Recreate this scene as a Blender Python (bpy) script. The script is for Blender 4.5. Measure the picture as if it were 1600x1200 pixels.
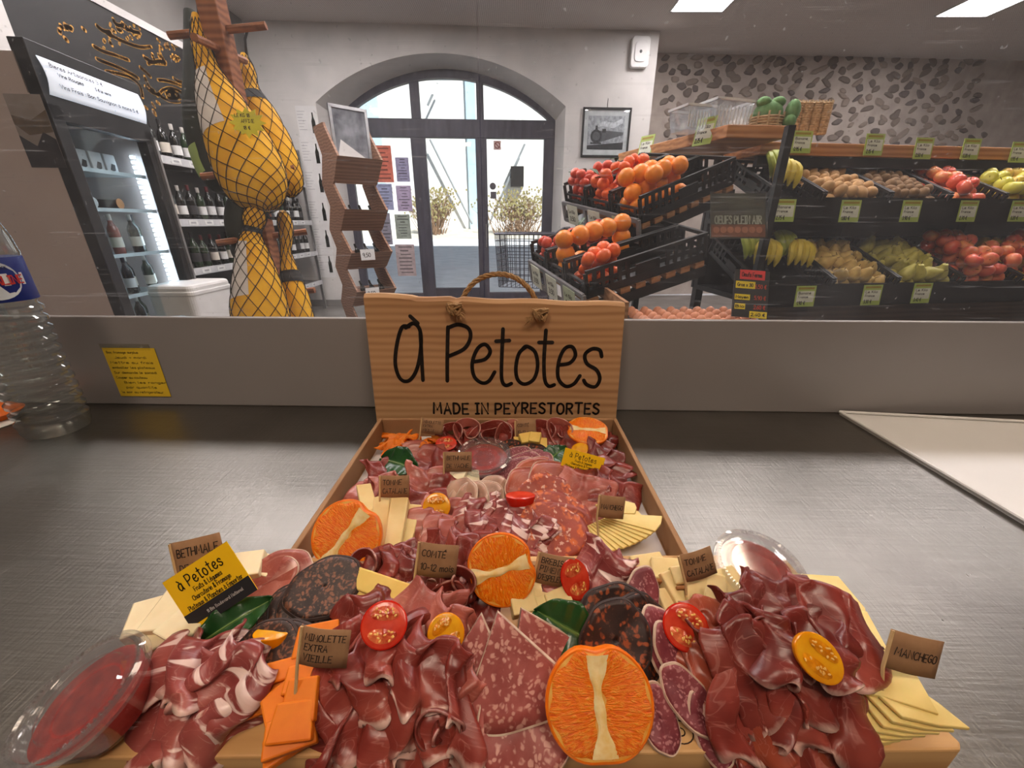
import bpy, bmesh, math, random
from mathutils import Vector, Matrix, noise
R = math.radians
PI = math.pi
rnd = random.Random(7)
for o in list(bpy.data.objects): bpy.data.objects.remove(o)
scene = bpy.context.scene
COL = scene.collection

# ------------------------------------------------------------------ camera, world, sun, exposure
F = 620.0            # focal length in pixels of the 1600 x 1200 frame
PITCH = R(22.12); CZ = 1.22
CT = 0.89            # height of the steel worktop
cam = bpy.data.cameras.new('camera'); camo = bpy.data.objects.new('camera', cam); COL.objects.link(camo)
cam.sensor_width = 36; cam.sensor_fit = 'HORIZONTAL'; cam.lens = F / 1600 * 36
cam.clip_start = 0.01; cam.clip_end = 200
camo.location = (0, 0, CZ); camo.rotation_euler = (PI / 2 - PITCH, 0, 0)
scene.camera = camo
w = bpy.data.worlds.new('sky'); scene.world = w; w.use_nodes = True
wb = w.node_tree.nodes['Background']
skn = w.node_tree.nodes.new('ShaderNodeTexSky'); skn.sky_type = 'HOSEK_WILKIE'; skn.turbidity = 3.0
skn.sun_direction = Vector((0.35, -0.6, 0.7)).normalized()
w.node_tree.links.new(skn.outputs[0], wb.inputs['Color']); wb.inputs['Strength'].default_value = 2.2
sun = bpy.data.lights.new('sun', 'SUN'); sun.energy = 9; sun.angle = R(0.6); sun.color = (1, .96, .9)
suno = bpy.data.objects.new('sun', sun); COL.objects.link(suno)
suno.rotation_euler = Vector((-0.35, 0.6, -0.7)).to_track_quat('-Z', 'Y').to_euler()
scene.view_settings.view_transform = 'Standard'; scene.view_settings.look = 'None'
scene.view_settings.gamma = 1; scene.view_settings.use_curve_mapping = False
scene.view_settings.exposure = 0.0
PANEL_POWER = 34.0

# ------------------------------------------------------------------ where a sight line meets the place
def ray(u, v):
    dx = (u - 800) / F; dy = (600 - v) / F
    return Vector((dx, math.cos(PITCH) + dy * math.sin(PITCH), -math.sin(PITCH) + dy * math.cos(PITCH)))
CAM = Vector((0, 0, CZ))
def PT(u, v, t): return CAM + ray(u, v) * t
def PY(u, v, y): r = ray(u, v); return CAM + r * (y / r.y)
def PX(u, v, x): r = ray(u, v); return CAM + r * (x / r.x)
def PZ(u, v, z): r = ray(u, v); return CAM + r * ((z - CZ) / r.z)
def depth_of(p):
    d = Vector(p) - CAM
    return d.y * math.cos(PITCH) - d.z * math.sin(PITCH)
def frame(loc, nrm, up=(0, 0, 1), roll=0):
    z = Vector(nrm).normalized(); y = Vector(up); y = (y - z * y.dot(z))
    if y.length < 1e-4: y = Vector((0, 1, 0)) - z * z.y
    y.normalize(); x = y.cross(z)
    m = Matrix((x, y, z)).transposed().to_4x4(); m.translation = Vector(loc)
    return m @ Matrix.Rotation(roll, 4, 'Z')
def axes(o, x, y):
    x = Vector(x).normalized(); z = x.cross(Vector(y)).normalized(); y = z.cross(x)
    m = Matrix((x, y, z)).transposed().to_4x4(); m.translation = Vector(o); return m
def T(x, y, z): return Matrix.Translation((x, y, z))
def RZ(a): return Matrix.Rotation(a, 4, 'Z')
def RX(a): return Matrix.Rotation(a, 4, 'X')
def RY(a): return Matrix.Rotation(a, 4, 'Y')
def S(x, y=None, z=None):
    return Matrix.Diagonal((x, x if y is None else y, x if z is None else z, 1))

# ------------------------------------------------------------------ mesh building
class MB:
    def __init__(s): s.v = []; s.f = []; s.uv = []; s.mi = []; s.cur = 0
    def add(s, vs, fs, uv=None, M=None):
        b = len(s.v)
        for i, p in enumerate(vs):
            p = Vector(p)
            if M is not None: p = M @ p
            s.v.append(p); s.uv.append(uv[i] if uv else (0, 0))
        for f in fs: s.f.append(tuple(b + i for i in f)); s.mi.append(s.cur)
        return s
    def box(s, c, d, M=None):
        x, y, z = c; a, b, e = d[0] / 2, d[1] / 2, d[2] / 2
        vs = [(x + i * a, y + j * b, z + k * e) for i in (-1, 1) for j in (-1, 1) for k in (-1, 1)]
        return s.add(vs, [(0, 1, 3, 2), (4, 6, 7, 5), (0, 4, 5, 1), (2, 3, 7, 6), (0, 2, 6, 4), (1, 5, 7, 3)], None, M)
    def prism(s, poly, h, M=None, z0=0):
        n = len(poly)
        vs = [(x, y, z0) for x, y in poly] + [(x, y, z0 + h) for x, y in poly]
        fs = [tuple(range(n - 1, -1, -1)), tuple(range(n, 2 * n))] + [(i, (i + 1) % n, n + (i + 1) % n, n + i) for i in range(n)]
        return s.add(vs, fs, [(p[0], p[1]) for p in poly] * 2, M)
    def tube(s, pts, r, n=6, M=None, closed=False, cap=True):
        pts = [Vector(p) for p in pts]; m = len(pts); vs = []
        prev = None
        for i, p in enumerate(pts):
            if closed: d = pts[(i + 1) % m] - pts[i - 1]
            else: d = pts[min(i + 1, m - 1)] - pts[max(i - 1, 0)]
            d = d.normalized() if d.length > 1e-9 else Vector((0, 0, 1))
            if prev is None:
                a = Vector((0, 0, 1)) if abs(d.z) < .9 else Vector((1, 0, 0))
                prev = d.cross(a).normalized()
            else:
                prev = prev - d * prev.dot(d)
                prev = prev.normalized() if prev.length > 1e-6 else d.orthogonal().normalized()
            b = d.cross(prev)
            rr = r[i] if isinstance(r, (list, tuple)) else r
            for k in range(n):
                a = 2 * PI * k / n
                vs.append(p + prev * (math.cos(a) * rr) + b * (math.sin(a) * rr))
        fs = []
        for i in range(m if closed else m - 1):
            j = (i + 1) % m
            for k in range(n):
                l = (k + 1) % n
                fs.append((i * n + k, i * n + l, j * n + l, j * n + k))
        if cap and not closed:
            fs.append(tuple(range(n - 1, -1, -1))); fs.append(tuple((m - 1) * n + k for k in range(n)))
        uv = [(i / max(1, m - 1), k / n) for i in range(m) for k in range(n)]
        return s.add(vs, fs, uv, M)
    def lathe(s, prof, n=24, M=None, fn=None):
        vs = []; fs = []; uv = []; m = len(prof)
        for i, (r, z) in enumerate(prof):
            for k in range(n):
                a = 2 * PI * k / n; q = fn(a, i / (m - 1)) if fn else 1
                vs.append((r * q * math.cos(a), r * q * math.sin(a), z)); uv.append((k / n, i / (m - 1)))
        for i in range(m - 1):
            for k in range(n):
                l = (k + 1) % n
                fs.append((i * n + k, i * n + l, (i + 1) * n + l, (i + 1) * n + k))
        if prof[0][0] > 1e-6: fs.append(tuple(range(n - 1, -1, -1)))
        if prof[-1][0] > 1e-6: fs.append(tuple((m - 1) * n + k for k in range(n)))
        return s.add(vs, fs, uv, M)
    def grid(s, fn, nu, nv, M=None, wrap=False):
        vs = []; uv = []; fs = []
        for i in range(nu):
            for j in range(nv):
                a = i / (nu - 1); b = j / (nv - 1)
                vs.append(fn(a, b)); uv.append((a, b))
        for i in range(nu - 1):
            for j in range(nv - 1):
                fs.append((i * nv + j, (i + 1) * nv + j, (i + 1) * nv + j + 1, i * nv + j + 1))
        return s.add(vs, fs, uv, M)
    def mesh(s, name, mats, smooth=True):
        me = bpy.data.meshes.new(name)
        me.from_pydata([tuple(p) for p in s.v], [], s.f)
        uvl = me.uv_layers.new(name='UVMap')
        for l in me.loops: uvl.data[l.index].uv = s.uv[l.vertex_index]
        for m in (mats if isinstance(mats, (list, tuple)) else [mats]): me.materials.append(m)
        for i, p in enumerate(me.polygons):
            p.use_smooth = smooth; p.material_index = s.mi[i]
        bm = bmesh.new(); bm.from_mesh(me)
        bmesh.ops.remove_doubles(bm, verts=bm.verts, dist=1e-6)
        bmesh.ops.recalc_face_normals(bm, faces=bm.faces)
        if smooth:
            for e in bm.edges:
                if len(e.link_faces) == 2 and e.calc_face_angle(0) > R(42): e.smooth = False
        bm.to_mesh(me); bm.free()
        return me
    def obj(s, name, mats, parent=None, smooth=True, M=None, solid=0, bevel=0, sub=0):
        return link(name, s.mesh(name, mats, smooth), parent, M, solid, bevel, sub)
def link(name, me, parent=None, M=None, solid=0, bevel=0, sub=0):
    o = bpy.data.objects.new(name, me); COL.objects.link(o)
    if parent is not None: o.parent = parent
    if M is not None: o.matrix_local = M
    if sub: md = o.modifiers.new('s', 'SUBSURF'); md.levels = sub; md.render_levels = sub
    if solid: md = o.modifiers.new('t', 'SOLIDIFY'); md.thickness = solid; md.offset = 0
    if bevel: md = o.modifiers.new('b', 'BEVEL'); md.width = bevel; md.segments = 2; md.limit_method = 'ANGLE'
    return o
def tag(o, label=None, cat=None, group=None, kind=None):
    if label: o['label'] = label
    if cat: o['category'] = cat
    if group: o['group'] = group
    if kind: o['kind'] = kind
    return o
def thing(name, label, cat, M=None, group=None):
    o = bpy.data.objects.new(name, None); COL.objects.link(o); o.empty_display_size = .02
    if M is not None: o.matrix_world = M
    return tag(o, label, cat, group)
def struct(o): o['kind'] = 'structure'; return o
def copy_tree(o, M=None, label=None, group=None):
    def rec(a, par):
        c = a.copy(); COL.objects.link(c); c.parent = par
        for ch in a.children: rec(ch, c)
        return c
    r = rec(o, None)
    if M is not None: r.matrix_world = M
    if label: r['label'] = label
    if group: r['group'] = group
    return r

# ------------------------------------------------------------------ materials
def lin(c):
    return tuple(((x / 255) / 12.92 if x / 255 <= .04045 else ((x / 255 + .055) / 1.055) ** 2.4) for x in c[:3]) + (1,)
class NT:
    def __init__(s, name):
        s.m = bpy.data.materials.new(name); s.m.use_nodes = True; s.t = s.m.node_tree
        s.b = s.t.nodes['Principled BSDF']; s.out = s.t.nodes['Material Output']
    def n(s, kind, **kw):
        o = s.t.nodes.new('ShaderNode' + kind)
        for k, v in kw.items():
            if k in o.inputs: o.inputs[k].default_value = v
            else: setattr(o, k, v)
        return o
    def l(s, a, b): s.t.links.new(a, b)
    def coord(s, kind='Object', scale=(1, 1, 1), rot=(0, 0, 0)):
        c = s.n('TexCoord'); m = s.n('Mapping'); m.inputs['Scale'].default_value = scale; m.inputs['Rotation'].default_value = rot
        s.l(c.outputs[kind], m.inputs['Vector']); return m.outputs[0]
    def noise(s, vec, scale, detail=4, rough=.55, dist=0):
        n = s.n('TexNoise'); n.inputs['Scale'].default_value = scale; n.inputs['Detail'].default_value = detail
        n.inputs['Roughness'].default_value = rough; n.inputs['Distortion'].default_value = dist
        if vec: s.l(vec, n.inputs['Vector'])
        return n.outputs['Fac']
    def ramp(s, fac, stops, interp='LINEAR'):
        r = s.n('ValToRGB'); e = r.color_ramp.elements; r.color_ramp.interpolation = interp
        while len(e) < len(stops): e.new(.5)
        for i, (p, c) in enumerate(stops):
            e[i].position = p; e[i].color = lin(c) if not isinstance(c, float) else (c, c, c, 1)
        s.l(fac, r.inputs[0]); return r.outputs[0]
    def mix(s, fac, a, b):
        m = s.n('MixRGB')
        if isinstance(fac, (int, float)): m.inputs[0].default_value = fac
        else: s.l(fac, m.inputs[0])
        for i, c in ((1, a), (2, b)):
            if isinstance(c, tuple): m.inputs[i].default_value = lin(c)
            else: s.l(c, m.inputs[i])
        return m.outputs[0]
    def math(s, op, a, b=0.0):
        m = s.n('Math', operation=op)
        for i, c in ((0, a), (1, b)):
            if isinstance(c, (int, float)): m.inputs[i].default_value = c
            else: s.l(c, m.inputs[i])
        return m.outputs[0]
    def bump(s, h, strength=.3, dist=.002):
        b = s.n('Bump'); b.inputs['Strength'].default_value = strength; b.inputs['Distance'].default_value = dist
        s.l(h, b.inputs['Height']); s.l(b.outputs[0], s.b.inputs['Normal'])
    def fin(s, col=None, rough=.5, metal=0, spec=.5, sss=0, coat=0, trans=0, ior=1.45):
        b = s.b
        if col is not None:
            if isinstance(col, tuple): b.inputs['Base Color'].default_value = lin(col)
            else: s.l(col, b.inputs['Base Color'])
        if isinstance(rough, (int, float)): b.inputs['Roughness'].default_value = rough
        else: s.l(rough, b.inputs['Roughness'])
        b.inputs['Metallic'].default_value = metal; b.inputs['Specular IOR Level'].default_value = spec
        b.inputs['IOR'].default_value = ior
        if sss:
            b.inputs['Subsurface Weight'].default_value = sss; b.inputs['Subsurface Radius'].default_value = (.004, .0015, .001)
            b.inputs['Subsurface Scale'].default_value = 1.0
        if coat: b.inputs['Coat Weight'].default_value = coat; b.inputs['Coat Roughness'].default_value = .15
        if trans: b.inputs['Transmission Weight'].default_value = trans
        return s.m
_pm = {}
def pm(name, c1, c2=None, scale=8, rough=.5, metal=0, bump=0, spec=.5, stretch=(1, 1, 1), sss=0, coat=0, detail=4, lo=.35, hi=.65, bd=.002):
    if name in _pm: return _pm[name]
    k = NT(name)
    v = k.coord('Object', stretch); f = k.noise(v, scale, detail)
    if c2 is None: c2 = tuple(max(0, x * .9) for x in c1)
    c = k.ramp(f, [(lo, c1), (hi, c2)])
    if bump: k.bump(f, bump, bd)
    _pm[name] = k.fin(c, rough, metal, spec, sss, coat); return _pm[name]
def emis(name, col, strength):
    k = NT(name); k.fin(col, .5); k.b.inputs['Emission Color'].default_value = lin(col); k.b.inputs['Emission Strength'].default_value = strength
    return k.m
def wood(name, c1, c2, grain=(2, 40, 40), rough=.55, ring=3.0, bump=.15):
    k = NT(name); v = k.coord('Object', grain)
    a = k.noise(v, 1.6, 5, .6, .6)
    wv = k.n('TexWave'); wv.inputs['Scale'].default_value = ring; wv.inputs['Distortion'].default_value = 6; wv.inputs['Detail'].default_value = 2
    wv.bands_direction = 'Z'; v2 = k.coord('Object', (.5, 6, 6)); k.l(v2, wv.inputs['Vector'])
    f = k.math('ADD', k.math('MULTIPLY', a, .6), k.math('MULTIPLY', wv.outputs['Fac'], .4))
    k.bump(f, bump, .001)
    return k.fin(k.ramp(f, [(.25, c2), (.7, c1)]), rough, 0, .35)
def thin_glass(name, tint=(255, 255, 255), gloss=.08, dust=0.0, scratch=False, fres=.9, grough=.03):
    k = NT(name); k.t.nodes.remove(k.b)
    tr = k.n('BsdfTransparent'); tr.inputs[0].default_value = lin(tint)
    gl = k.n('BsdfGlossy'); gl.inputs['Roughness'].default_value = grough
    lw = k.n('Fresnel'); ge = k.n('NewGeometry'); k.l(k.math('ADD', 1.45, k.math('MULTIPLY', ge.outputs['Backfacing'], 1 / 1.45 - 1.45)), lw.inputs[0])
    f = k.math('ADD', k.math('MULTIPLY', lw.outputs[0], fres), gloss)
    m = k.n('MixShader'); k.l(f, m.inputs[0]); k.l(tr.outputs[0], m.inputs[1]); k.l(gl.outputs[0], m.inputs[2])
    o = m.outputs[0]
    if dust:
        d1 = k.n('BsdfDiffuse'); d1.inputs[0].default_value = (.8, .8, .8, 1); d2 = k.n('BsdfTranslucent'); d2.inputs[0].default_value = (.9, .9, .9, 1); df = k.n('MixShader'); df.inputs[0].default_value = .6; k.l(d1.outputs[0], df.inputs[1]); k.l(d2.outputs[0], df.inputs[2])
        v = k.coord('Object'); n1 = k.noise(v, 3.0, 6, .7, .5)
        fac = k.ramp(n1, [(.4, dust * .4), (.75, dust)])
        if scratch:
            for ro, sc in (((0, .25, 0), (3, 1, 110)), ((0, -.9, 0), (2.5, 1, 150)), ((0, 1.35, 0), (2, 1, 120))):
                v2 = k.coord('Object', sc, ro); n2 = k.noise(v2, 2.2, 3, .6, .35)
                fac = k.math('ADD', fac, k.ramp(n2, [(.65, 0.0), (.72, .10)]))
            v3 = k.coord('Object', (1, 1, 1)); n3 = k.noise(v3, 160, 1, .4)
            fac = k.math('ADD', fac, k.ramp(n3, [(.76, 0.0), (.79, .16)]))
        m2 = k.n('MixShader'); k.l(fac, m2.inputs[0]); k.l(o, m2.inputs[1]); k.l(df.outputs[0], m2.inputs[2]); o = m2.outputs[0]
    k.l(o, k.out.inputs[0]); return k.m

# ------------------------------------------------------------------ single-stroke handwriting
G = {
'A': '/0,0 3,10 6,0;/1.2,3.6 4.8,3.6', 'B': '/0,0 0,10;~0,10 4,9.5 4.5,7.5 3,5.6 0,5.2;~0,5.2 4.5,4.8 5.4,2.5 4,.3 0,0',
'C': '~5.5,8.7 3.5,10 1,8.6 0,5 1,1.4 3.5,0 5.5,1.4', 'D': '/0,0 0,10;~0,10 3.8,9.2 5.6,5 3.8,.8 0,0', 'E': '/5,10 0,10 0,0 5,0;/0,5 4,5',
'F': '/5,10 0,10 0,0;/0,5 4,5', 'G': '~5.5,8.7 3.5,10 1,8.6 0,5 1,1.4 3.5,0 5.5,1.4 5.5,4.5;/5.5,4.5 3.3,4.5', 'H': '/0,0 0,10;/5.5,0 5.5,10;/0,5 5.5,5',
'I': '/0,0 3,0;/0,10 3,10;/1.5,0 1.5,10', 'J': '~4,10 4,2 2.4,0 0,1.2', 'K': '/0,0 0,10;/5,10 0,4.5;/1.6,6 5.2,0', 'L': '/0,10 0,0 5,0', 'M': '/0,0 .6,10 3.5,3.5 6.4,10 7,0',
'N': '/0,0 0,10 5.5,0 5.5,10', 'O': '~3,10 .6,8.3 0,5 .6,1.7 3,0 5.4,1.7 6,5 5.4,8.3 3,10', 'P': '/0,0 0,10;~0,10 4,9.8 5.4,7.6 4,5 0,4.2', 'Q': '~3,10 .6,8.3 0,5 .6,1.7 3,0 5.4,1.7 6,5 5.4,8.3 3,10;/3.5,2.5 6,-.5',
'R': '/0,0 0,10;~0,10 4,9.7 5,7.6 3.6,5.3 0,4.9;/2,5 5.3,0', 'S': '~5,8.6 3,10 .8,9 .6,6.8 3,5.2 5,3.4 4.6,1 2.4,0 0,1.3', 'T': '/0,10 6,10;/3,10 3,0', 'U': '~0,10 0,3 1,.5 3,0 5,.6 5.6,3 5.6,10',
'V': '/0,10 3,0 6,10', 'W': '/0,10 1.8,0 3.6,7 5.4,0 7.2,10', 'X': '/0,0 5.5,10;/0,10 5.5,0', 'Y': '/0,10 3,5 6,10;/3,5 2.4,0', 'Z': '/0,10 5.5,10 0,0 5.5,0',
'a': '~4.4,5.2 2.8,6.2 .8,5.2 0,3 .7,.8 2.2,0 3.8,1.5 4.5,4.5;~4.5,6 4.5,3 4.7,1 5.2,0', 'b': '/0,10 0,0;~0,4.5 2,6.2 4.2,5 4.6,3 4,.8 2,0 0,1.2', 'c': '~4.2,5.2 2.4,6.2 .6,5 0,3 .6,1 2.4,0 4.2,.9',
'd': '/4.6,10 4.6,0;~4.6,4.5 2.6,6.2 .5,5 0,3 .6,.8 2.5,0 4.6,1.3', 'e': '~.2,3.1 3,3.5 4.3,4.5 3.6,6 2.2,6.3 .6,5 0,2.8 .7,.7 2.4,0 4,.6 5,1.9', 'f': '~4,9.4 2.8,10 1.7,8.6 1.7,0;/0,5.6 3.4,5.6',
'g': '~4.4,5.2 2.6,6.2 .6,5.2 0,3.2 .7,1 2.4,.4 4.4,1.8;~4.5,6 4.5,-1.5 3,-3.3 .5,-2.8', 'h': '/0,10 0,0;~0,3.8 1.8,6 3.6,5.6 4.2,3.5 4.2,0', 'i': '/.5,6 .5,0;/.5,8 .5,8.5', 'j': '~1.5,6 1.5,-2 0,-3', 'k': '/0,10 0,0;/3.8,6 0,2.6;/1.4,3.8 4,0',
'l': '~.3,10 .3,1.2 1.4,0', 'm': '/0,6 0,0;~0,4 1.4,6 2.8,5.2 3,0;~3,4 4.4,6 5.8,5.2 6,0', 'n': '/0,6 0,0;~0,3.8 1.8,6 3.6,5.6 4.2,3.5 4.2,0', 'o': '~2.4,6.3 .6,5.2 0,3 .7,.8 2.5,0 4.2,.9 4.8,3.1 4.2,5.3 2.4,6.3',
'p': '/0,6 0,-3.5;~0,4.5 2,6.2 4.2,5 4.6,3 4,.8 2,0 0,1.2', 'q': '/4.5,6 4.5,-3.5;~4.4,5.2 2.6,6.2 .6,5.2 0,3.2 .7,1 2.4,0 4.4,1.4', 'r': '/0,6 0,0;~0,3.5 1.2,5.6 3.2,6', 's': '~3.9,4.9 3,6.2 1,6 .3,4.8 1.2,3.6 3.2,2.7 4,1.4 2.9,.1 1.2,0 0,1.1',
't': '~1.7,10 1.7,1.4 2.2,.1 3.6,.2;/0,7.4 3.6,7.4', 'u': '~0,6 0,2 1,.2 2.8,.4 4.2,2.6;/4.3,6 4.4,0', 'v': '/0,6 2.2,0 4.4,6', 'w': '/0,6 1.4,0 2.8,5 4.2,0 5.6,6', 'x': '/0,0 4,6;/0,6 4,0', 'y': '/0,6 2.2,1;/4.4,6 1,-3.5', 'z': '/0,6 4,6 0,0 4,0',
'0': '~2.6,10 .5,8.3 0,5 .5,1.7 2.6,0 4.7,1.7 5.2,5 4.7,8.3 2.6,10', '1': '/0,7.5 2,10 2,0', '2': '~.2,8 1.5,9.8 3.6,9.8 4.8,7.8 3.6,5 0,0;/0,0 5,0', '3': '~.3,9 2.5,10 4.5,8.5 3.6,6 1.6,5.4;~1.6,5.4 4.4,4.6 4.9,2.2 3,0 0,1', '4': '/3.8,0 3.8,10 0,3.3 5.3,3.3', '5': '/4.8,10 .6,10 .3,5.6;~.3,5.6 3,6.3 5,4 4.4,1.2 2.4,0 0,.8',
'6': '~4.4,9.8 1.6,7.6 .1,3.4 1,.6 2.8,0 4.8,1.4 4.8,4 3,5.4 .6,4.2', '7': '/0,10 5,10 1.6,0', '8': '~2.6,5.3 .6,7 1,9.4 2.6,10 4.3,9.2 4.5,7 2.6,5.3 .2,3.2 .6,.7 2.6,0 4.7,.8 5,3 2.6,5.3', '9': '~4.6,6.2 2.6,4.8 .5,6 .6,9 2.6,10 4.6,8.6 4.5,4 3,0',
'&': '~5.4,0 1.3,7 1.2,9.2 2.5,10 3.8,8.8 3.2,6.8 .6,4 .2,1.6 1.6,0 3.6,.8 5.2,3.8', "'": '/.6,10 .2,7.8', '-': '/.4,4.2 3.4,4.2', '.': '/.4,0 .4,.5', ',': '/.8,.6 .1,-1.6', '/': '/0,-1 4,10.5', ':': '/.4,1 .4,1.5;/.4,5 .4,5.5', '!': '/.5,10 .5,3;/.5,0 .5,.5', '€': '~5,8.7 3.5,10 1.6,8.6 1,5 1.6,1.4 3.5,0 5,1.4;/0,6 4,6;/0,4 3.6,4', '+': '/0,4 5,4;/2.5,1.5 2.5,6.5', '_': '/0,0 5,0',
}
def catmull(p, k=5):
    if len(p) < 3: return p
    out = []; q = [p[0]] + p + [p[-1]]
    if p[0] == p[-1]: q = [p[-2]] + p + [p[1]]
    for i in range(1, len(q) - 2):
        a, b, c, d = q[i - 1], q[i], q[i + 1], q[i + 2]
        for j in range(k):
            t = j / k
            out.append(tuple(.5 * (2 * b[m] + (c[m] - a[m]) * t + (2 * a[m] - 5 * b[m] + 4 * c[m] - d[m]) * t * t + (3 * b[m] - a[m] - 3 * c[m] + d[m]) * t ** 3) for m in (0, 1)))
    out.append(p[-1]); return out
def glyph(ch):
    base = {'à': 'a', 'é': 'e', 'è': 'e', 'É': 'E', 'È': 'E', 'À': 'A', 'œ': 'o', 'Œ': 'O'}.get(ch, ch)
    st = []; 
    for part in G.get(base, '').split(';'):
        if not part: continue
        p = [tuple(float(q) for q in s.split(',')) for s in part[1:].split()]
        st.append(catmull(p) if part[0] == '~' else p)
    wd = max((q[0] for s in st for q in s), default=3)
    top = 10.6 if base.isupper() else 7.2
    if ch in 'àèÀÈ': st.append([(wd * .25, top + 2), (wd * .6, top)])
    if ch in 'éÉ': st.append([(wd * .4, top), (wd * .75, top + 2)])
    return st, wd
def text_strokes(s, h, gap=1.9, slant=0, jit=0):
    x = 0; out = []; k = h / 10; q = random.Random(len(s) * 31 + 5)
    for ch in s:
        if ch == ' ': x += 4.2; continue
        st, wd = glyph(ch); jy = q.uniform(-jit, jit)
        for l in st: out.append([((x + p[0] + slant * p[1]) * k, (p[1] + jy) * k) for p in l])
        x += wd + gap
    return out, max(0, (x - gap)) * k
def ribbon(mb, line, wd, fn, z=0.0):
    """flat pen stroke with round ends; fn maps (x, y, height) to 3-D"""
    n = len(line); L = []; Rr = []
    for i in range(n):
        a = line[max(0, i - 1)]; b = line[min(n - 1, i + 1)]
        dx, dy = b[0] - a[0], b[1] - a[1]; d = math.hypot(dx, dy) or 1
        nx, ny = -dy / d * wd / 2, dx / d * wd / 2
        L.append((line[i][0] + nx, line[i][1] + ny)); Rr.append((line[i][0] - nx, line[i][1] - ny))
    vs = [fn(p[0], p[1], z) for p in L] + [fn(p[0], p[1], z) for p in Rr]
    mb.add(vs, [(i, i + 1, n + i + 1, n + i) for i in range(n - 1)])
    for e, idx in ((line[0], 0), (line[-1], n - 1)):
        k = 8; mb.add([fn(e[0] + math.cos(2 * PI * j / k) * wd / 2, e[1] + math.sin(2 * PI * j / k) * wd / 2, z) for j in range(k)], [tuple(range(k))])
    if n > 2:
        for i in range(1, n - 1):
            e = line[i]; k = 6; mb.add([fn(e[0] + math.cos(2 * PI * j / k) * wd / 2, e[1] + math.sin(2 * PI * j / k) * wd / 2, z) for j in range(k)], [tuple(range(k))])
def write(mb, s, x, y, h, wd, z=.0003, width=None, fn=None, align='L', gap=1.9, slant=0, jit=0):
    st, tw = text_strokes(s, h, gap, slant, jit)
    k = width / tw if width else 1
    ox = x - (tw * k / 2 if align == 'C' else (tw * k if align == 'R' else 0))
    fn = fn or (lambda a, b, c: (a, b, c))
    for l in st: ribbon(mb, [(ox + p[0] * k, y + p[1]) for p in l], wd, fn, z)
    return mb
INK = pm('ink', (28, 22, 20), (40, 32, 28), 60, .6)
# ================================================================== the room
WHITE = pm('white_paint', (204, 200, 196), (190, 187, 184), 2.5, .8, bump=.05)
CEIL = NT('ceiling_tile'); _v = CEIL.coord('Object', (1, 1, 1)); _vo = CEIL.n('TexVoronoi'); _vo.inputs['Scale'].default_value = 42; _vo.inputs['Randomness'].default_value = .1
CEIL.l(_v, _vo.inputs['Vector']); CEIL = CEIL.fin(CEIL.ramp(_vo.outputs['Distance'], [(.22, (168, 160, 155)), (.34, (208, 200, 195))]), .9)
FLOORM = pm('floor_concrete', (120, 116, 112), (96, 92, 88), 3, .35)
DARKM = pm('dark_metal', (38, 37, 38), (28, 27, 28), 10, .45, .3)
BLACKP = pm('black_plastic', (24, 24, 26), (34, 34, 36), 12, .42)
STEELM = pm('bright_metal', (190, 190, 190), (170, 170, 172), 20, .3, .9)
LEFTX = -3.35; CEILZ = 3.55; RIGHTX = 8.6; BACKY = -2.2
# door wall frame: x along the wall, y out to the street, z up
WA = R(3.4); WM = T(-.85, 6.4, 0) @ RZ(WA); WI = WM.inverted()
def PW(u, v, off=0):
    o = WI @ CAM; d = WI.to_3x3() @ ray(u, v); t = (off - o.y) / d.y; p = o + d * t; return p
mb = MB(); mb.box((2.6, 2.5, -.05), (12.6, 10.2, .1)); struct(mb.obj('floor', FLOORM, None, False))
mb = MB(); mb.box((2.6, 2.9, CEILZ + .05), (12.6, 10.8, .1)); struct(mb.obj('ceiling', CEIL, None, False))
mb = MB(); mb.box((LEFTX - .08, 2.2, CEILZ / 2), (.16, 8.9, CEILZ)); struct(mb.obj('wall_left', pm('grey_paint', (120, 116, 112), (108, 104, 100), 2, .8), None, False))
mb = MB(); mb.box((RIGHTX + .1, 2.8, CEILZ / 2), (.16, 10.1, CEILZ)); struct(mb.obj('wall_right', WHITE, None, False))
mb = MB(); mb.box((2.6, BACKY - .1, CEILZ / 2), (12.6, .16, CEILZ)); struct(mb.obj('wall_front', pm('kitchen_wall', (120, 112, 106), None, 3, .8), None, False))
# arch outline in the wall plane
a0 = PW(493, 160); a1 = PW(884, 166); at = PW(690, 83)
AX0, AX1 = a0.x, a1.x; AZS = (a0.z + a1.z) / 2; AZT = at.z
REV = .42
b0 = PW(527, 186, REV); b1 = PW(868, 186, REV); bt = PW(696, 108, REV)
BX0, BX1 = b0.x, b1.x; BZS = (b0.z + b1.z) / 2; BZT = bt.z
def arcz(x0, x1, zs, zt, x):
    c = (x0 + x1) / 2; a = (x1 - x0) / 2; h = zt - zs; r = (a * a + h * h) / (2 * h); zc = zt - r
    return zc + math.sqrt(max(0, r * r - (x - c) ** 2))
WX0 = LEFTX - (-.85) - .3; WX1 = PW(1030, 60).x
NA = 36
mb = MB()
def wq(pts): mb.add(pts, [(0, 1, 2, 3)])
wq([(WX0, 0, 0), (AX0, 0, 0), (AX0, 0, CEILZ), (WX0, 0, CEILZ)])
wq([(AX1, 0, 0), (WX1, 0, 0), (WX1, 0, CEILZ), (AX1, 0, CEILZ)])
wq([(WX1, 0, 0), (WX1, 1.2, 0), (WX1, 1.2, CEILZ), (WX1, 0, CEILZ)])
wq([(WX0, .6, 0), (BX0, .6, 0), (BX0, .6, CEILZ + .3), (WX0, .6, CEILZ + .3)])
wq([(BX1, .6, 0), (WX1, .6, 0), (WX1, .6, CEILZ + .3), (BX1, .6, CEILZ + .3)])
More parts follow.
